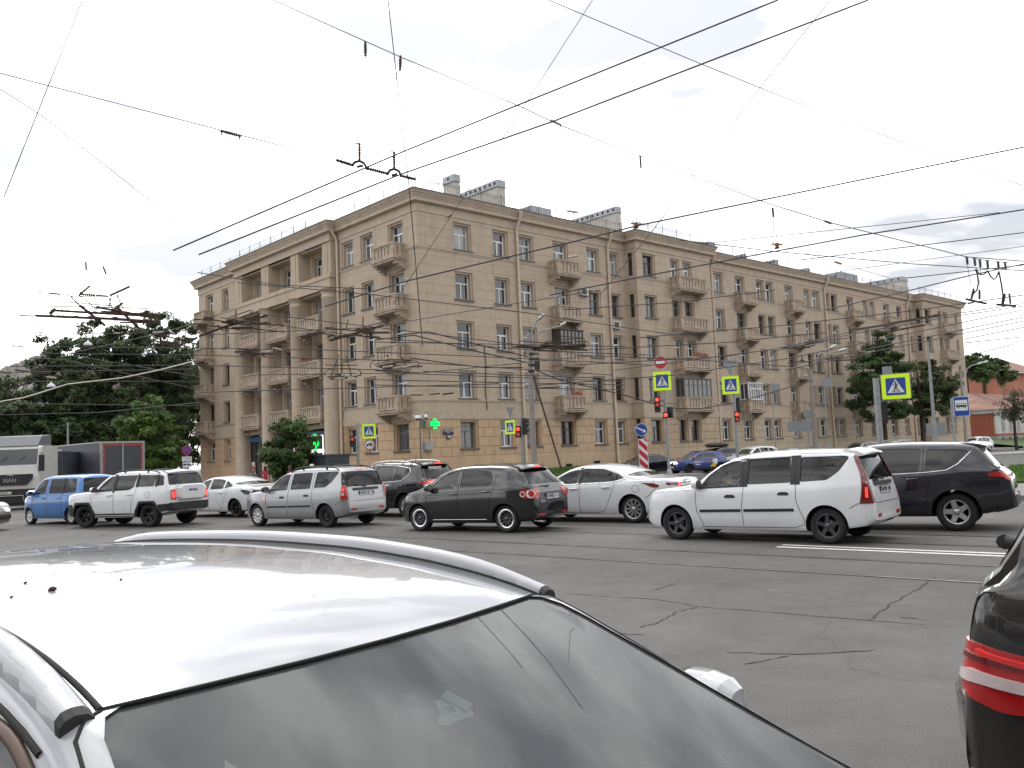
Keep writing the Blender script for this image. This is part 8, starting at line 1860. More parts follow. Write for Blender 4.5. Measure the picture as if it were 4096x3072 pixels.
ALIKE = [[(1500, 1519), (2500, 1540)], [(1500, 1540), (2500, 1560)], [(1636, 1494), (2500, 1526)], [(1500, 1368), (2500, 1386)], [(800, 1392), (1300, 1400), (1900, 1425), (2600, 1460)], [(780, 1420), (1500, 1440), (2450, 1500)], [(1000, 1500), (1700, 1490), (2400, 1420)], [(800, 1461), (1500, 1479), (2400, 1512)], [(880, 1270), (1480, 1350), (2200, 1405), (2600, 1420)],
    [(800, 1570), (1400, 1552), (2000, 1535)], [(950, 1130), (1500, 1180), (2100, 1250), (2700, 1340)], [(1000, 1250), (1640, 1325), (2250, 1400)], [(800, 1340), (1480, 1310), (1900, 1240), (2400, 1160)], [(2350, 1400), (2900, 1370), (3300, 1330)], [(2300, 1460), (2900, 1425), (3400, 1350)], [(790, 1090), (1110, 1140), (1470, 1155)], [(2250, 1240), (2700, 1210), (3100, 1160)]]
for q in ALIKE: wire('thin dark wire stretched across the facades of the block, one of many alike', q, 5.9, 2., 'wires before the facades')
for lb, q in (('thick black cable sagging to the tall lamp pole from the left, upper', [(1500, 1359), (1658, 1341), (1880, 1400), (2106, 1449)]), ('thick black cable sagging to the tall lamp pole, starting further right', [(1600, 1340), (1712, 1327), (1900, 1375), (2110, 1427)]), ('black cable reaching the tall lamp pole nearly level', [(1640, 1431), (1780, 1452), (1940, 1470), (2092, 1470)]),
              ('black cable sagging from the tall lamp pole right to the double street lamp', [(2142, 1481), (2232, 1517), (2495, 1580), (2680, 1632), (2800, 1634), (2950, 1610), (3120, 1560), (3250, 1522)])):
    z = None; P = [at(x, y, 49 + 0 * i) for i, (x, y) in enumerate(q)]
    if 'double' in lb: P = [at(x, y, lerp(49.5, 63.5, i / (len(q) - 1))) for i, (x, y) in enumerate(q)]
    mb = MB(); mb.tube(P, .035, 6, cap=False); tag(mb.build('cable', M_CABLE), lb, 'cable', 'cables at the lamp pole')
def ins_mb(mb, a, b, r, ribs=6, core=.5, mi=0, caps=1):
    """ribbed insulator between two points, metal caps at both ends"""
    a, b = V(a), V(b); d = b - a; L_ = d.length; q = d.to_track_quat('Z', 'Y').to_matrix().to_4x4(); Mx = Matrix.Translation(a) @ q; pr = [(r * .5, 0), (r * .75, L_ * .02), (r * .75, L_ * .14), (r * core, L_ * .15)]
    for k in range(ribs): z = L_ * lerp(.18, .82, (k + .2) / ribs); s = L_ * .64 / ribs; pr += [(r * core, z), (r, z + s * .25), (r, z + s * .45), (r * core, z + s * .7)]
    pr += [(r * core, L_ * .85), (r * .75, L_ * .86), (r * .75, L_ * .98), (r * .5, L_)]; mb.lathe(pr, 10, mi, Mx)
def hang(mb, pts, z, r): mb.tube([V(p) for p in pts], r, 5)
def hp(x, y, Y): return at(x, y, Y)
def ins_thing(label, items, cat='insulator', name='insulator'):
    """items: ('i', px0, px1, Y, r_px, material) insulators, ('w', pts, Y, r_px) hanging wires, ('b', px0, px1, Y, w_px) bars"""
    first = hp(*items[0][1] if items[0][0] != 'w' else items[0][1][0], items[0][3] if items[0][0] != 'w' else items[0][2]); t = thing(name, label, cat, first); parts = {}
    for it in items:
        if it[0] == 'i': mb = MB(); ins_mb(mb, hp(*it[1], it[3]) - first, hp(*it[2], it[3]) - first, it[4] * it[3] / FPX, it[6] if len(it) > 6 else 6); mb.build('insulator_body', it[5], t)
        elif it[0] == 'w': mb = MB(); mb.tube([hp(*p, it[2]) - first for p in it[1]], it[3] * it[2] / FPX, 6); mb.build('hanging_wire', it[4] if len(it) > 4 else M_WIRE, t)
        else: mb = MB(); mb.bar(hp(*it[1], it[3]) - first, hp(*it[2], it[3]) - first, it[4] * it[3] / FPX, it[5] * it[3] / FPX if len(it) > 5 else None); mb.build('clamp', it[6] if len(it) > 6 else M_RUSTB, t)
    return t
Yd = lambda x, y, z: wpt(x, y, z).y
Y1 = Yd(1461, 165, 8.2); Y2 = Yd(1602, 224, 8.2); Yb = Yd(1500, 680, 6.9)
ins_thing('left brown ribbed insulator hanging from the long span wire by its own drop wire', [('i', (1461, 165), (1462, 225), Y1, 7, M_INS), ('w', [(1463, 225), (1464, 330), (1458, 420), (1446, 500), (1438, 570)], Y1, 1.2)])
ins_thing('right brown ribbed insulator hanging from the long span wire by its own drop wire', [('i', (1602, 222), (1600, 282), Y2, 7, M_INS), ('w', [(1599, 282), (1588, 290), (1575, 370), (1560, 480), (1562, 530), (1575, 560), (1577, 605)], Y2, 1.2)])
bm_ = ins_thing('row of black ribbed insulators with two arched clamps above the corner of the block', [('i', (1345, 640), (1415, 662), Yb, 9, M_INSD, 8), ('i', (1462, 672), (1556, 696), Yb, 9, M_INSD, 7), ('i', (1600, 702), (1662, 717), Yb, 9, M_INSD, 7),
    ('w', [(1408, 662), (1420, 648), (1438, 644), (1455, 652), (1468, 674)], Yb, 6, M_INSD), ('w', [(1550, 696), (1560, 680), (1577, 676), (1595, 684), (1606, 704)], Yb, 6, M_INSD), ('b', (1428, 668), (1452, 662), Yb, 10, 8, M_INSD), ('b', (1566, 702), (1590, 696), Yb, 10, 8, M_INSD),
    ('i', (1438, 572), (1438, 640), Yb, 7.5, M_INS), ('i', (1576, 607), (1577, 674), Yb, 7.5, M_INS), ('w', [(1662, 717), (1700, 726), (1760, 735)], Yb, 1.2), ('b', (1422, 573), (1440, 575), Yb, 4), ('b', (1564, 606), (1582, 609), Yb, 4)])
ins_thing('ribbed insulator lying along the span wire in the left half of the sky', [('i', (882, 523), (964, 544), Yd(920, 533, 7.4), 8, M_INS, 7), ('b', (884, 525), (886, 540), Yd(920, 533, 7.4), 4), ('b', (960, 543), (957, 558), Yd(920, 533, 7.4), 4)])
ins_thing('pale insulator lying along the long span wire right of the corner', [('i', (2203, 480), (2246, 501), Yd(2225, 490, 8.2), 6.5, M_INSW, 5), ('b', (2206, 482), (2203, 494), Yd(2225, 490, 8.2), 4), ('b', (2243, 500), (2240, 510), Yd(2225, 490, 8.2), 4)])
for lb, (x, y0, y1, yb, px_), in (('insulator and orange hanger on a drop wire just above the roof of the projecting bay', (2560, 622, 672, 888, 2545)), ('insulator and orange hanger on a kinked drop wire over the right half of the roof', (3090, 830, 868, 970, 3108))):
    Yk = Yd(x, y0, 8.2)
    ins_thing(lb, [('i', (x, y0), (x + 4, y1), Yk, 6, M_INS, 6), ('w', [(x + 3, y1), (lerp(x, px_, .4) - 3, lerp(y1, yb, .4)), (lerp(x, px_, .7) + 3, lerp(y1, yb, .75)), (px_, yb - 12)], Yk, 1.1), ('w', [(px_, yb - 12), (px_ - 14, yb + 2), (px_ - 18, yb + 8)], Yk, 1.1), ('w', [(px_, yb - 12), (px_ + 12, yb - 2), (px_ + 18, yb + 8)], Yk, 1.1),
        ('b', (px_ - 22, yb + 6), (px_ + 22, yb + 9), Yk, 7, 5, M_ORANGE), ('i', (px_, yb + 2), (px_, yb + 20), Yk, 10, M_ORANGE, 1), ('b', (px_ - 9, yb + 24), (px_ + 9, yb + 21), Yk, 6, 6, M_INSD)])
ins_thing('small dark insulator on the span wire right of the second hanger', [('i', (3298, 884), (3326, 894), Yd(3310, 889, 8.2), 6, M_INSD, 4)])
ins_thing('small yellowish insulator on a thin wire over the right part of the roof', [('i', (3338, 1047), (3366, 1056), Yd(3350, 1050, 7), 6, M_ORANGE, 3), ('w', [(3130, 985), (3280, 1030), (3338, 1047)], Yd(3350, 1050, 7), 1), ('w', [(3366, 1056), (3560, 1112)], Yd(3350, 1050, 7), 1)])
ins_thing('white insulator with black ends on a wire above the roof vent', [('i', (2268, 843), (2312, 849), 30, 6, M_INSW, 3)]); ins_thing('white insulator with black ends across a top-floor window of the long facade', [('i', (2274, 1030), (2308, 1024), 30, 6, M_INSW, 3)])
ins_thing('brown insulator on the slanting wire at the top of the corner', [('i', (1788, 872), (1806, 858), 21, 5, M_INS, 3)])
ins_thing('left of two tiny ribbed insulators alone in the sky above the big left gear', [('i', (343, 1048), (345, 1082), 24, 5, M_INS, 5), ('w', [(357, 1053), (412, 1058)], 24, .8)]); ins_thing('right of two tiny ribbed insulators alone in the sky above the big left gear', [('i', (412, 1065), (425, 1097), 24, 5, M_INS, 5)])
Yr = 33
items = []
for x0, y0, y1 in ((3867, 1028, 1058), (3898, 1035, 1064), (3919, 1039, 1069), (3949, 1043, 1073), (3992, 1048, 1078), (4020, 1050, 1080)): items += [('i', (x0, y0), (x0 + 3, y1), Yr, 6, M_INSD, 6), ('b', (x0 - 8, y0 - 1), (x0 + 8, y0), Yr, 4, 3, M_INSD)]
items += [('w', [(3903, 1075), (3910, 1100), (3914, 1130), (3908, 1160), (3890, 1178), (3882, 1200)], Yr, 3.2), ('w', [(3903, 1075), (3915, 1095), (3930, 1099), (3943, 1092), (3949, 1082)], Yr, 3), ('w', [(3950, 1083), (3962, 1105), (3975, 1118), (3986, 1108), (3996, 1085)], Yr, 3), ('w', [(3996, 1088), (4006, 1140), (4012, 1180), (4008, 1215)], Yr, 3.2),
    ('w', [(3870, 1058), (3875, 1100), (3885, 1140), (3895, 1155)], Yr, .9), ('w', [(3922, 1069), (3920, 1130), (3918, 1160)], Yr, .9), ('w', [(4026, 1082), (4032, 1130), (4038, 1165)], Yr, .9), ('i', (3895, 1155), (3886, 1195), Yr, 6, M_INSD, 6), ('i', (3918, 1160), (3918, 1198), Yr, 6, M_INSD, 6), ('i', (4020, 1175), (4012, 1215), Yr, 6, M_INSD, 6), ('i', (4037, 1174), (4042, 1216), Yr, 6, M_INSD, 6),
    ('b', (3863, 1196), (3900, 1205), Yr, 8, 7, M_INSD), ('b', (3895, 1204), (3945, 1214), Yr, 8, 7, M_INSD), ('b', (3873, 1214), (3893, 1210), Yr, 7, 6, M_INSD), ('b', (3987, 1218), (4062, 1224), Yr, 9, 8, M_INSD), ('w', [(3945, 1214), (3987, 1218)], Yr, 1.)]
ins_thing('group of six hanging black insulators with looping grey cables against the sky at right', items, 'insulators', 'insulator_group')
def gear(label, Y, bars, extra=(), jit=.35):
    """rusty crossing frame of trolley wires: bars in px at distance Y, spread a little in depth"""
    c = hp(bars[0][0], bars[0][1], Y); t = thing('wire_crossing', label, 'wire crossing', c, group='wire crossing frames'); mb = MB(); rr = random.Random(int(bars[0][0] * 7 + bars[0][1]))
    for x0, y0, x1, y1, w in bars:
        dy = rr.uniform(-jit, jit); mb.bar(hp(x0, y0, Y + dy) - c, hp(x1, y1, Y + dy * .5) - c, w * Y / FPX, w * 1.2 * Y / FPX)
        n = int(math.hypot(x1 - x0, y1 - y0) / 26)
        if w > 5:
            for k in range(n): q = (k + rr.random() * .6) / max(1, n); a = hp(lerp(x0, x1, q), lerp(y0, y1, q), Y + dy) - c; s = w * rr.uniform(.5, .95) * Y / FPX; mb.box((a.x - s, a.y - s, a.z - s * .7), (a.x + s, a.y + s, a.z + s))
    mb.build('frame', M_RUSTB, t)
    for k, e in enumerate(extra):
        mb = MB()
        if e[0] == 'i': ins_mb(mb, hp(*e[1], Y) - c, hp(*e[2], Y) - c, e[3] * Y / FPX, e[4]); mb.build('insulator', e[5], t)
        else: mb.tube([hp(*p, Y) - c for p in e[1]], e[2] * Y / FPX, 6); mb.build('rod', e[3] if len(e) > 3 else M_RUSTB, t)
    return t
gear('biggest rusty wire crossing frame, dark against the sky left of the block', 23, [(145, 1263, 460, 1276, 8), (460, 1276, 630, 1288, 9), (215, 1242, 560, 1262, 7), (560, 1262, 628, 1270, 8), (200, 1225, 590, 1233, 3), (240, 1206, 480, 1226, 3), (285, 1187, 330, 1235, 4), (320, 1222, 420, 1302, 8), (470, 1232, 555, 1312, 8), (315, 1182, 360, 1143, 6), (440, 1182, 519, 1146, 6), (405, 1245, 640, 1260, 5), (390, 1230, 520, 1252, 7), (80, 1262, 140, 1264, 4), (200, 1255, 222, 1235, 9), (435, 1230, 445, 1185, 3), (455, 1240, 490, 1212, 6), (560, 1252, 636, 1272, 6), (480, 1290, 640, 1290, 5)],
    [('r', [(155, 1170), (240, 1176), (285, 1185), (430, 1185)], 2.2), ('i', (195, 1172), (240, 1177), 5, 4, M_INS), ('i', (320, 1177), (380, 1180), 5, 5, M_INS), ('i', (385, 1181), (432, 1185), 5, 4, M_INS), ('r', [(435, 1185), (442, 1215), (452, 1240)], 1.8), ('r', [(468, 1180), (468, 1230)], 1.8), ('r', [(470, 1180), (480, 1210), (492, 1230)], 1.8), ('r', [(320, 1185), (345, 1200), (370, 1225), (390, 1240)], 2.)])
gear('dark rusty crossing frame in front of the left end of the block', 26, [(795, 1346, 905, 1305, 6), (905, 1305, 1070, 1262, 7), (775, 1277, 850, 1282, 4), (815, 1272, 852, 1275, 8), (852, 1280, 1000, 1300, 4), (905, 1282, 950, 1284, 7), (1000, 1292, 1080, 1294, 7), (760, 1293, 960, 1318, 4), (930, 1312, 1012, 1312, 7), (1010, 1314, 1058, 1320, 4), (870, 1300, 890, 1322, 4), (800, 1296, 830, 1300, 5), (930, 1280, 960, 1290, 8), (955, 1296, 1140, 1300, 3), (1062, 1322, 1140, 1328, 3), (886, 1288, 945, 1296, 6)],
    [('r', [(905, 1275), (960, 1255), (1005, 1240), (1012, 1242), (1005, 1258)], 2.), ('i', (945, 1240), (942, 1270), 4, 4, M_INS)])
gear('small rusty crossing frame against the trees left of the block', 27, [(590, 1355, 700, 1385, 5), (640, 1338, 790, 1378, 5), (700, 1390, 790, 1350, 6), (640, 1365, 760, 1388, 4), (560, 1372, 620, 1380, 5), (700, 1358, 760, 1362, 5)], [('r', [(640, 1345), (720, 1325), (755, 1318), (758, 1325)], 2.), ('i', (610, 1330), (655, 1328), 4, 3, M_INSW), ('i', (455, 1333), (480, 1334), 4, 3, M_INSW)])
gear('crossing frame with bright insulators in front of the lower left balconies', 30, [(940, 1408, 1010, 1404, 6), (960, 1418, 1100, 1416, 5), (985, 1400, 1060, 1424, 4), (950, 1396, 1040, 1398, 5), (1000, 1428, 1090, 1402, 4)], [('i', (1095, 1392), (1128, 1400), 4, 4, M_INSW), ('r', [(1090, 1380), (1120, 1376), (1130, 1384), (1128, 1396)], 1.6), ('i', (1060, 1410), (1092, 1402), 4, 4, M_INSW)])
gear('slanting rusty crossing frame across the left drainpipe at balcony height', 29, [(1318, 1362, 1420, 1335, 7), (1420, 1335, 1535, 1300, 8), (1230, 1335, 1300, 1332, 5), (1300, 1312, 1350, 1317, 6), (1345, 1316, 1500, 1330, 4), (1450, 1332, 1560, 1330, 6), (1275, 1330, 1345, 1345, 4), (1350, 1345, 1450, 1340, 5), (1460, 1346, 1520, 1350, 5), (1420, 1322, 1470, 1316, 7), (1310, 1350, 1330, 1340, 6)],
    [('i', (1453, 1265), (1450, 1312), 4.5, 6, M_ORANGE), ('i', (1393, 1278), (1385, 1312), 4, 5, M_INS), ('r', [(1440, 1312), (1500, 1296), (1545, 1288), (1550, 1296), (1540, 1305)], 2.2)])
hoop = lambda x0, x1, y0, y1: [('r', [(x0, y1), (x0 - 2, lerp(y0, y1, .5)), (x0 + 12, y0 + 2), (lerp(x0, x1, .5), y0 - 2), (x1 - 12, y0), (x1 + 2, lerp(y0, y1, .4)), (x1, y1)], 2.)]
gear('small hooped crossing frame with white insulators below the slanting frame', 37, [(1310, 1508, 1440, 1500, 4), (1320, 1515, 1390, 1512, 5), (1345, 1498, 1430, 1508, 4), (1300, 1460, 1428, 1462, 3), (1322, 1508, 1356, 1420, 3), (1385, 1425, 1405, 1500, 3)], hoop(1300, 1442, 1476, 1504) + [('i', (1365, 1500), (1400, 1505), 5, 5, M_INSW), ('i', (1400, 1508), (1440, 1496), 5, 5, M_INSW), ('i', (1340, 1515), (1380, 1514), 5, 5, M_INSW)])
gear('large hooped crossing frame with many pale insulators near the corner of the block', 38, [(1490, 1475, 1690, 1465, 4), (1500, 1482, 1640, 1488, 4), (1540, 1458, 1650, 1440, 4), (1555, 1432, 1545, 1420, 3), (1598, 1418, 1620, 1460, 3)], hoop(1482, 1672, 1440, 1474) + [('i', (a, b), (a + 42, b + d), 5, 5, M_INSW) for a, b, d in ((1488, 1474, 4), (1530, 1470, -6), (1572, 1474, -8), (1612, 1470, -8), (1545, 1486, 2), (1605, 1486, 2), (1650, 1486, 2), (1630, 1462, -6))])
gear('rusty hooped crossing frame between the tall lamp pole and the glazed balcony', 34, [(2066, 1386, 2170, 1392, 8), (2160, 1390, 2345, 1384, 9), (2150, 1402, 2230, 1404, 5), (2160, 1378, 2330, 1398, 6), (2180, 1374, 2290, 1370, 6), (2240, 1396, 2348, 1400, 6), (2044, 1386, 2070, 1388, 4), (2130, 1398, 2340, 1376, 5)], [('r', [(2076, 1380), (2078, 1363), (2110, 1366), (2180, 1372)], 2.), ('r', [(2180, 1368), (2260, 1358), (2336, 1352), (2340, 1362), (2338, 1390)], 2.), ('r', [(2300, 1366), (2350, 1366), (2352, 1378)], 2.)])
gear('dark crossing bars in front of the right half of the long facade', 40, [(3132, 1394, 3240, 1388, 5), (3180, 1386, 3290, 1366, 5), (3200, 1396, 3260, 1380, 4), (3220, 1372, 3292, 1364, 5)], [('i', (3188, 1390), (3205, 1387), 4, 3, M_INSW)])
gear('long dark crossing bars before the far end of the facade', 42, [(3560, 1295, 3660, 1278, 7), (3660, 1278, 3760, 1262, 8), (3540, 1305, 3690, 1268, 5), (3600, 1318, 3700, 1300, 5), (3420, 1318, 3560, 1296, 5), (3545, 1330, 3640, 1312, 4)])
gear('reddish crossing frame low against the trees at the far left', 40, [(120, 1485, 205, 1488, 6), (135, 1495, 200, 1492, 5), (150, 1475, 205, 1480, 4), (60, 1480, 130, 1488, 5)], [('i', (185, 1508), (225, 1512), 4, 4, M_INSW)])
gear('short dark bars with a pale insulator right of the double street lamp', 52, [(3300, 1437, 3390, 1430, 4), (3310, 1442, 3410, 1440, 4), (3320, 1420, 3328, 1440, 3), (3365, 1415, 3372, 1432, 3)])
gear('thin level bar with a white insulator left of the double street lamp', 52, [(3150, 1452, 3232, 1444, 3), (3207, 1420, 3208, 1446, 3)], [('i', (3148, 1453), (3160, 1452), 3.5, 3, M_INSW), ('i', (3218, 1444), (3232, 1444), 3.5, 3, M_INSW), ('r', [(3196, 1448), (3207, 1438), (3222, 1446)], 2.)])
gear('rusty bar on a wire just below the corner balcony', 45, [(1640, 1580, 1690, 1580, 4), (1770, 1577, 1815, 1572, 5), (1720, 1578, 1760, 1574, 4)])
gear('rusty bar on a wire over the red geraniums', 45, [(2160, 1552, 2240, 1548, 4), (2316, 1534, 2340, 1537, 4)])
# pendant street lamps among the wires on the left
for lb, x, y in (('upper white pendant lamp hung on wires before the left trees', 352, 1378), ('lower white pendant lamp hung on wires before the left trees', 205, 1545)):
    p = hp(x, y, 36); mb = MB(); mb.lathe([(.17, -.03), (.16, .03), (.1, .09), (.04, .12), (.02, .2)], 16, 0, Matrix()); tag(mb.build('pendant_lamp', mat('pendant white', (.55, .56, .58), .4), None, p), lb, 'street lamp')
# ------------------------------------------------------------------ people
M_SKIN = mat('skin', (.42, .24, .17), .55); M_HAIRG = mat('hair grey', (.22, .20, .18), .8); M_HAIRD = mat('hair dark', (.03, .018, .012), .7)
def person(label, M, joints, cols, hair, hair_len=.0, cap=None):
    """one skinned body; cols: (top, trousers, shoes); joints override a standing pose; M places it"""
    J = dict(pel=(0, 0, .95), spi=(0, 0, 1.14), che=(0, 0, 1.34), nec=(0, 0, 1.49), hb=(.015, 0, 1.56), hm=(.02, 0, 1.645), ht=(.01, 0, 1.735), sl=(0, .17, 1.42), el=(.02, .24, 1.15), wl=(.08, .25, .92), sr=(0, -.17, 1.42), er=(.02, -.24, 1.15), wr=(.08, -.25, .92),
             hl=(0, .095, .9), kl=(.03, .105, .49), al=(-.02, .105, .09), tl=(.13, .12, .035), hr=(0, -.095, .9), kr=(.03, -.105, .49), ar=(-.02, -.105, .09), tr=(.13, -.12, .035)); J.update(joints)
    rad_ = dict(pel=(.15, .11), spi=(.13, .105), che=(.155, .115), nec=(.055, .055), hb=(.06, .062), hm=(.085, .098), ht=(.06, .07), sl=(.075, .075), el=(.048, .048), wl=(.03, .03), sr=(.075, .075), er=(.048, .048), wr=(.03, .03), hl=(.095, .095), kl=(.062, .062), al=(.042, .042), tl=(.035, .03), hr=(.095, .095), kr=(.062, .062), ar=(.042, .042), tr=(.035, .03))
    order = list(J); idx = {k: i for i, k in enumerate(order)}; vs = [V(J[k]) for k in order]; rs = [rad_[k] for k in order]
    E = [(a, b) for a, b in (('pel', 'spi'), ('spi', 'che'), ('che', 'nec'), ('nec', 'hb'), ('hb', 'hm'), ('hm', 'ht'), ('che', 'sl'), ('sl', 'el'), ('el', 'wl'), ('che', 'sr'), ('sr', 'er'), ('er', 'wr'), ('pel', 'hl'), ('hl', 'kl'), ('kl', 'al'), ('al', 'tl'), ('pel', 'hr'), ('hr', 'kr'), ('kr', 'ar'), ('ar', 'tr'))]
    E = [(idx[a], idx[b]) for a, b in E]
    for s, w, e in (('l', 'wl', 'el'), ('r', 'wr', 'er')):                        # palm, four fingers and a thumb on each hand
        W_, D = V(J[w]), (V(J[w]) - V(J[e])).normalized(); side = D.cross(V((1, 0, .3))).normalized(); curl = side.cross(D).normalized()
        p0 = len(vs); vs.append(W_ + D * .06); rs.append((.036, .02)); E.append((idx[w], p0))
        for q, ln in ((-.028, .07), (-.009, .085), (.01, .08), (.028, .062)):
            a = len(vs); vs += [W_ + D * .095 + side * q, W_ + D * (.095 + ln * .55) + side * q * 1.1 + curl * .012, W_ + D * (.095 + ln * .9) + side * q * 1.1 + curl * .035]; rs += [(.010, .010), (.009, .009), (.007, .007)]; E += [(p0, a), (a, a + 1), (a + 1, a + 2)]
        a = len(vs); vs += [W_ + D * .045 - side * .042 + curl * .01, W_ + D * .085 - side * .055 + curl * .03]; rs += [(.011, .011), (.009, .009)]; E += [(p0, a), (a, a + 1)]
    me = bpy.data.meshes.new('tmp'); me.from_pydata([tuple(v) for v in vs], E, []); o = bpy.data.objects.new('tmp', me); COL.objects.link(o)
    md = o.modifiers.new('s', 'SKIN'); md.use_smooth_shade = True
    for i, r_ in enumerate(rs): me.skin_vertices[0].data[i].radius = r_
    me.skin_vertices[0].data[0].use_root = True; o.modifiers.new('u', 'SUBSURF').levels = 1
    dg = bpy.context.evaluated_depsgraph_get(); bm_ = bpy.data.meshes.new_from_object(o.evaluated_get(dg)); bpy.data.objects.remove(o); bpy.data.meshes.remove(me)
    for m in (M_SKIN,) + cols: bm_.materials.append(m)
    nz = J['nec'][2] + .015; wz = [V(J['wl']), V(J['wr'])]; pz = V(J['pel'])
    segs = [(V(J[a]), V(J[b]), mi) for a, b, mi in (('pel', 'spi', 1), ('spi', 'che', 1), ('che', 'nec', 1), ('nec', 'ht', 0), ('sl', 'el', 1), ('el', 'wl', 1), ('sr', 'er', 1), ('er', 'wr', 1), ('hl', 'kl', 2), ('kl', 'al', 2), ('al', 'tl', 3), ('hr', 'kr', 2), ('kr', 'ar', 2), ('ar', 'tr', 3), ('che', 'sl', 1), ('che', 'sr', 1), ('pel', 'hl', 2), ('pel', 'hr', 2))]
    def near(c):
        best = None
        for a, b, mi in segs:
            t = max(0, min(1, (c - a).dot(b - a) / max(1e-9, (b - a).length_squared))); d = (c - a.lerp(b, t)).length
            if best is None or d < best[0]: best = (d, mi)
        return best[1]
    for p in bm_.polygons:
        c = V(p.center); mi = near(c)
        for w, e in (('wl', 'el'), ('wr', 'er')):
            if (c - V(J[w])).dot((V(J[w]) - V(J[e])).normalized()) > -.01 and (c - V(J[w])).length < .24: mi = 0
        p.material_index = min(mi, len(cols)); p.use_smooth = True
    for v in bm_.vertices: v.co = v.co
    root = link('person', bm_); root.matrix_world = M; tag(root, label, 'person', 'people')
    H = V(J['hm']); U = (V(J['ht']) - V(J['hb'])).normalized(); F_ = V((1, 0, 0)); F_ = (F_ - U * F_.dot(U)).normalized(); S_ = U.cross(F_); Mh = Matrix(((F_.x, S_.x, U.x, H.x), (F_.y, S_.y, U.y, H.y), (F_.z, S_.z, U.z, H.z), (0, 0, 0, 1)))
    mb = MB()
    for k in range(9):
        a0, a1 = math.pi / 2 * k / 9, math.pi / 2 * (k + 1) / 9; n = 18
        ring = lambda a: [Mh @ V((-.015 + .102 * math.cos(a) * math.cos(q) * (1 if math.cos(q) < .3 else .9), .092 * math.cos(a) * math.sin(q), .02 + .115 * math.sin(a))) for q in [2 * math.pi * i / n for i in range(n)]]
        mb.add(ring(a0) + ring(a1), [(i, (i + 1) % n, n + (i + 1) % n, n + i) for i in range(n)], 0, True)
    n = 12; low = [Mh @ V((-.02 - .092 * math.sin(q), .094 * math.cos(q), -.06 - hair_len)) for q in [math.pi * i / (n - 1) for i in range(n)]]; top = [Mh @ V((-.015 - .102 * math.sin(q), .092 * math.cos(q), .025)) for q in [math.pi * i / (n - 1) for i in range(n)]]
    mb.add(top + low, [(i, i + 1, n + i + 1, n + i) for i in range(n - 1)], 0, True); mb.build('hair', hair, root)
    mb = MB(); mb.add([Mh @ V(q) for q in ((.098, 0, .01), (.088, .014, -.032), (.088, -.014, -.032), (.122, 0, -.028))], [(0, 3, 1), (0, 2, 3), (1, 3, 2)], 0)
    for s in (1, -1):
        mb.lathe([(0, .012), (.011, .006), (.013, 0)], 8, 1, Mh @ Matrix.Translation((.083, s * .034, .012)) @ Matrix.Rotation(math.pi / 2, 4, 'Y')); mb.lathe([(.012, -.02), (.02, 0), (.014, .03), (0, .04)], 8, 0, Mh @ Matrix.Translation((-.0, s * .088, -.02)))
    mb.bar(Mh @ V((.088, -.024, -.062)), Mh @ V((.088, .024, -.062)), .012, .008, 2); mb.build('face', [M_SKIN, M_SBLK, mat('lips', (.3, .1, .09), .5)], root)
    if cap:
        mb = MB(); mb.lathe([(.112, .03), (.112, .075), (.085, .125), (0, .14)], 18, 0, Mh); mb.add([Mh @ V(q) for q in ((.09, -.07, .04), (.09, .07, .04), (.19, .05, .03), (.19, -.05, .03))], [(0, 1, 2, 3)], 0); mb.build('cap', cap, root)
    return root
def cloth(n, c): return mat(n, c, .85, var=.15, vscale=12.)
JEAN = cloth('denim', (.04, .06, .11)); SHOE = cloth('dark shoes', (.03, .03, .03))
def stand(px, py_head, Y, face_deg, zoff=.0):
    p = at(px, py_head, Y); return Matrix.Translation((p.x, p.y, p.z - 1.7)) @ Matrix.Rotation(rad(face_deg), 4, 'Z')
person('old man in a grey jacket with bowed head, left of the bushy green tree', stand(1012, 1880, 55, -70), dict(nec=(.03, 0, 1.48), hb=(.08, 0, 1.53), hm=(.13, 0, 1.60), ht=(.15, 0, 1.69), wl=(.22, .15, 1.0), wr=(.22, -.15, 1.0)), (cloth('grey jacket', (.20, .19, .17)), JEAN, SHOE), M_HAIRG)
person('person in a pink-red coat at the left side of the green tree', stand(1061, 1868, 56, 100), dict(wl=(.15, .2, 1.05)), (cloth('pink red coat', (.48, .05, .07)), cloth('pink red coat', (.48, .05, .07)), SHOE), M_HAIRD, .12)
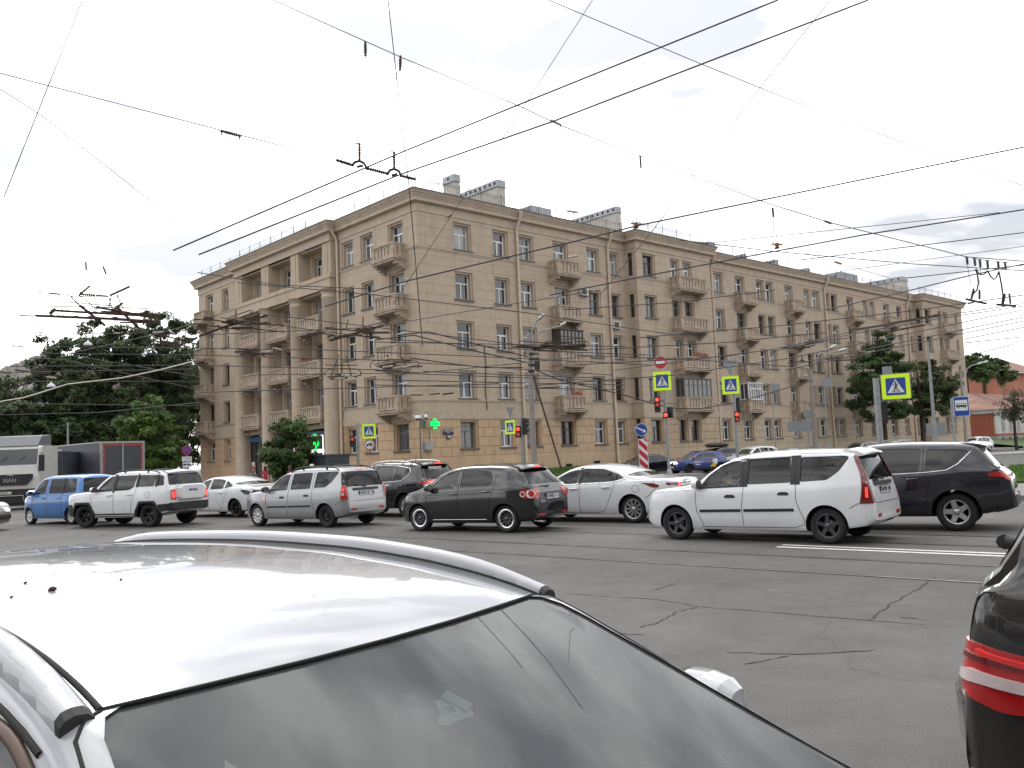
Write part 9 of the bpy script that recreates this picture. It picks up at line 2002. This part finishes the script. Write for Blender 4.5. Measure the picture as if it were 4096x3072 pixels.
person('woman in a maroon top with folded arms in front of the green tree', stand(1160, 1866, 49, 170), dict(el=(.06, .24, 1.17), wl=(.22, -.02, 1.16), er=(.06, -.24, 1.17), wr=(.22, .04, 1.12)), (cloth('maroon top', (.14, .025, .04)), JEAN, SHOE), M_HAIRD, .16)
person('person in a white cap passing in front of the pharmacy door', stand(1246, 1862, 47, 10), dict(kl=(.15, .1, .5), al=(.2, .1, .1), tl=(.34, .1, .04)), (cloth('grey shirt', (.3, .3, .3)), JEAN, SHOE), M_HAIRG, 0., cloth('white cap', (.65, .65, .63)))
def driver(label, car, seat, top, left_arm, hair):
    sx, y = seat; J = dict(pel=(sx + .06, y, .66), spi=(sx + .0, y, .84), che=(sx - .05, y, 1.03), nec=(sx - .06, y, 1.16), hb=(sx - .04, y, 1.22), hm=(sx - .03, y, 1.30), ht=(sx - .04, y, 1.385), sl=(sx - .04, y + .18, 1.10), sr=(sx - .04, y - .18, 1.10),
        el=(sx + .18, y + .25, .94), wl=(sx + .46, y + .13, 1.05), er=(sx + .16, y - .25, .92), wr=(sx + .45, y - .13, 1.05), hl=(sx + .12, y + .1, .66), kl=(sx + .52, y + .13, .70), al=(sx + .78, y + .1, .42), tl=(sx + .92, y + .1, .46), hr=(sx + .12, y - .1, .66), kr=(sx + .52, y - .13, .70), ar=(sx + .78, y - .1, .42), tr=(sx + .92, y - .1, .46)); J.update(left_arm)
    Mw = Matrix.Translation(car.location) @ Matrix.Rotation(car.rotation_euler.z, 4, 'Z'); return person(label, Mw, J, (top, JEAN, SHOE), hair)
driver('driver in a blue jacket reaching for the wheel of the nearest white estate', WL, (-.02, .37), cloth('blue tracksuit', (.05, .14, .34)), {}, M_HAIRD)
driver('bare-armed driver at the wheel of the silver estate', SL, (-.02, .37), cloth('dark shirt', (.03, .05, .09)), {'el': (.16, .28, 1.0), 'wl': (.40, .16, 1.12)}, M_HAIRD)
driver('driver in pale clothes inside the black hatchback', GC_, (-.02, .37), cloth('pale shirt', (.35, .36, .33)), {}, M_HAIRG)
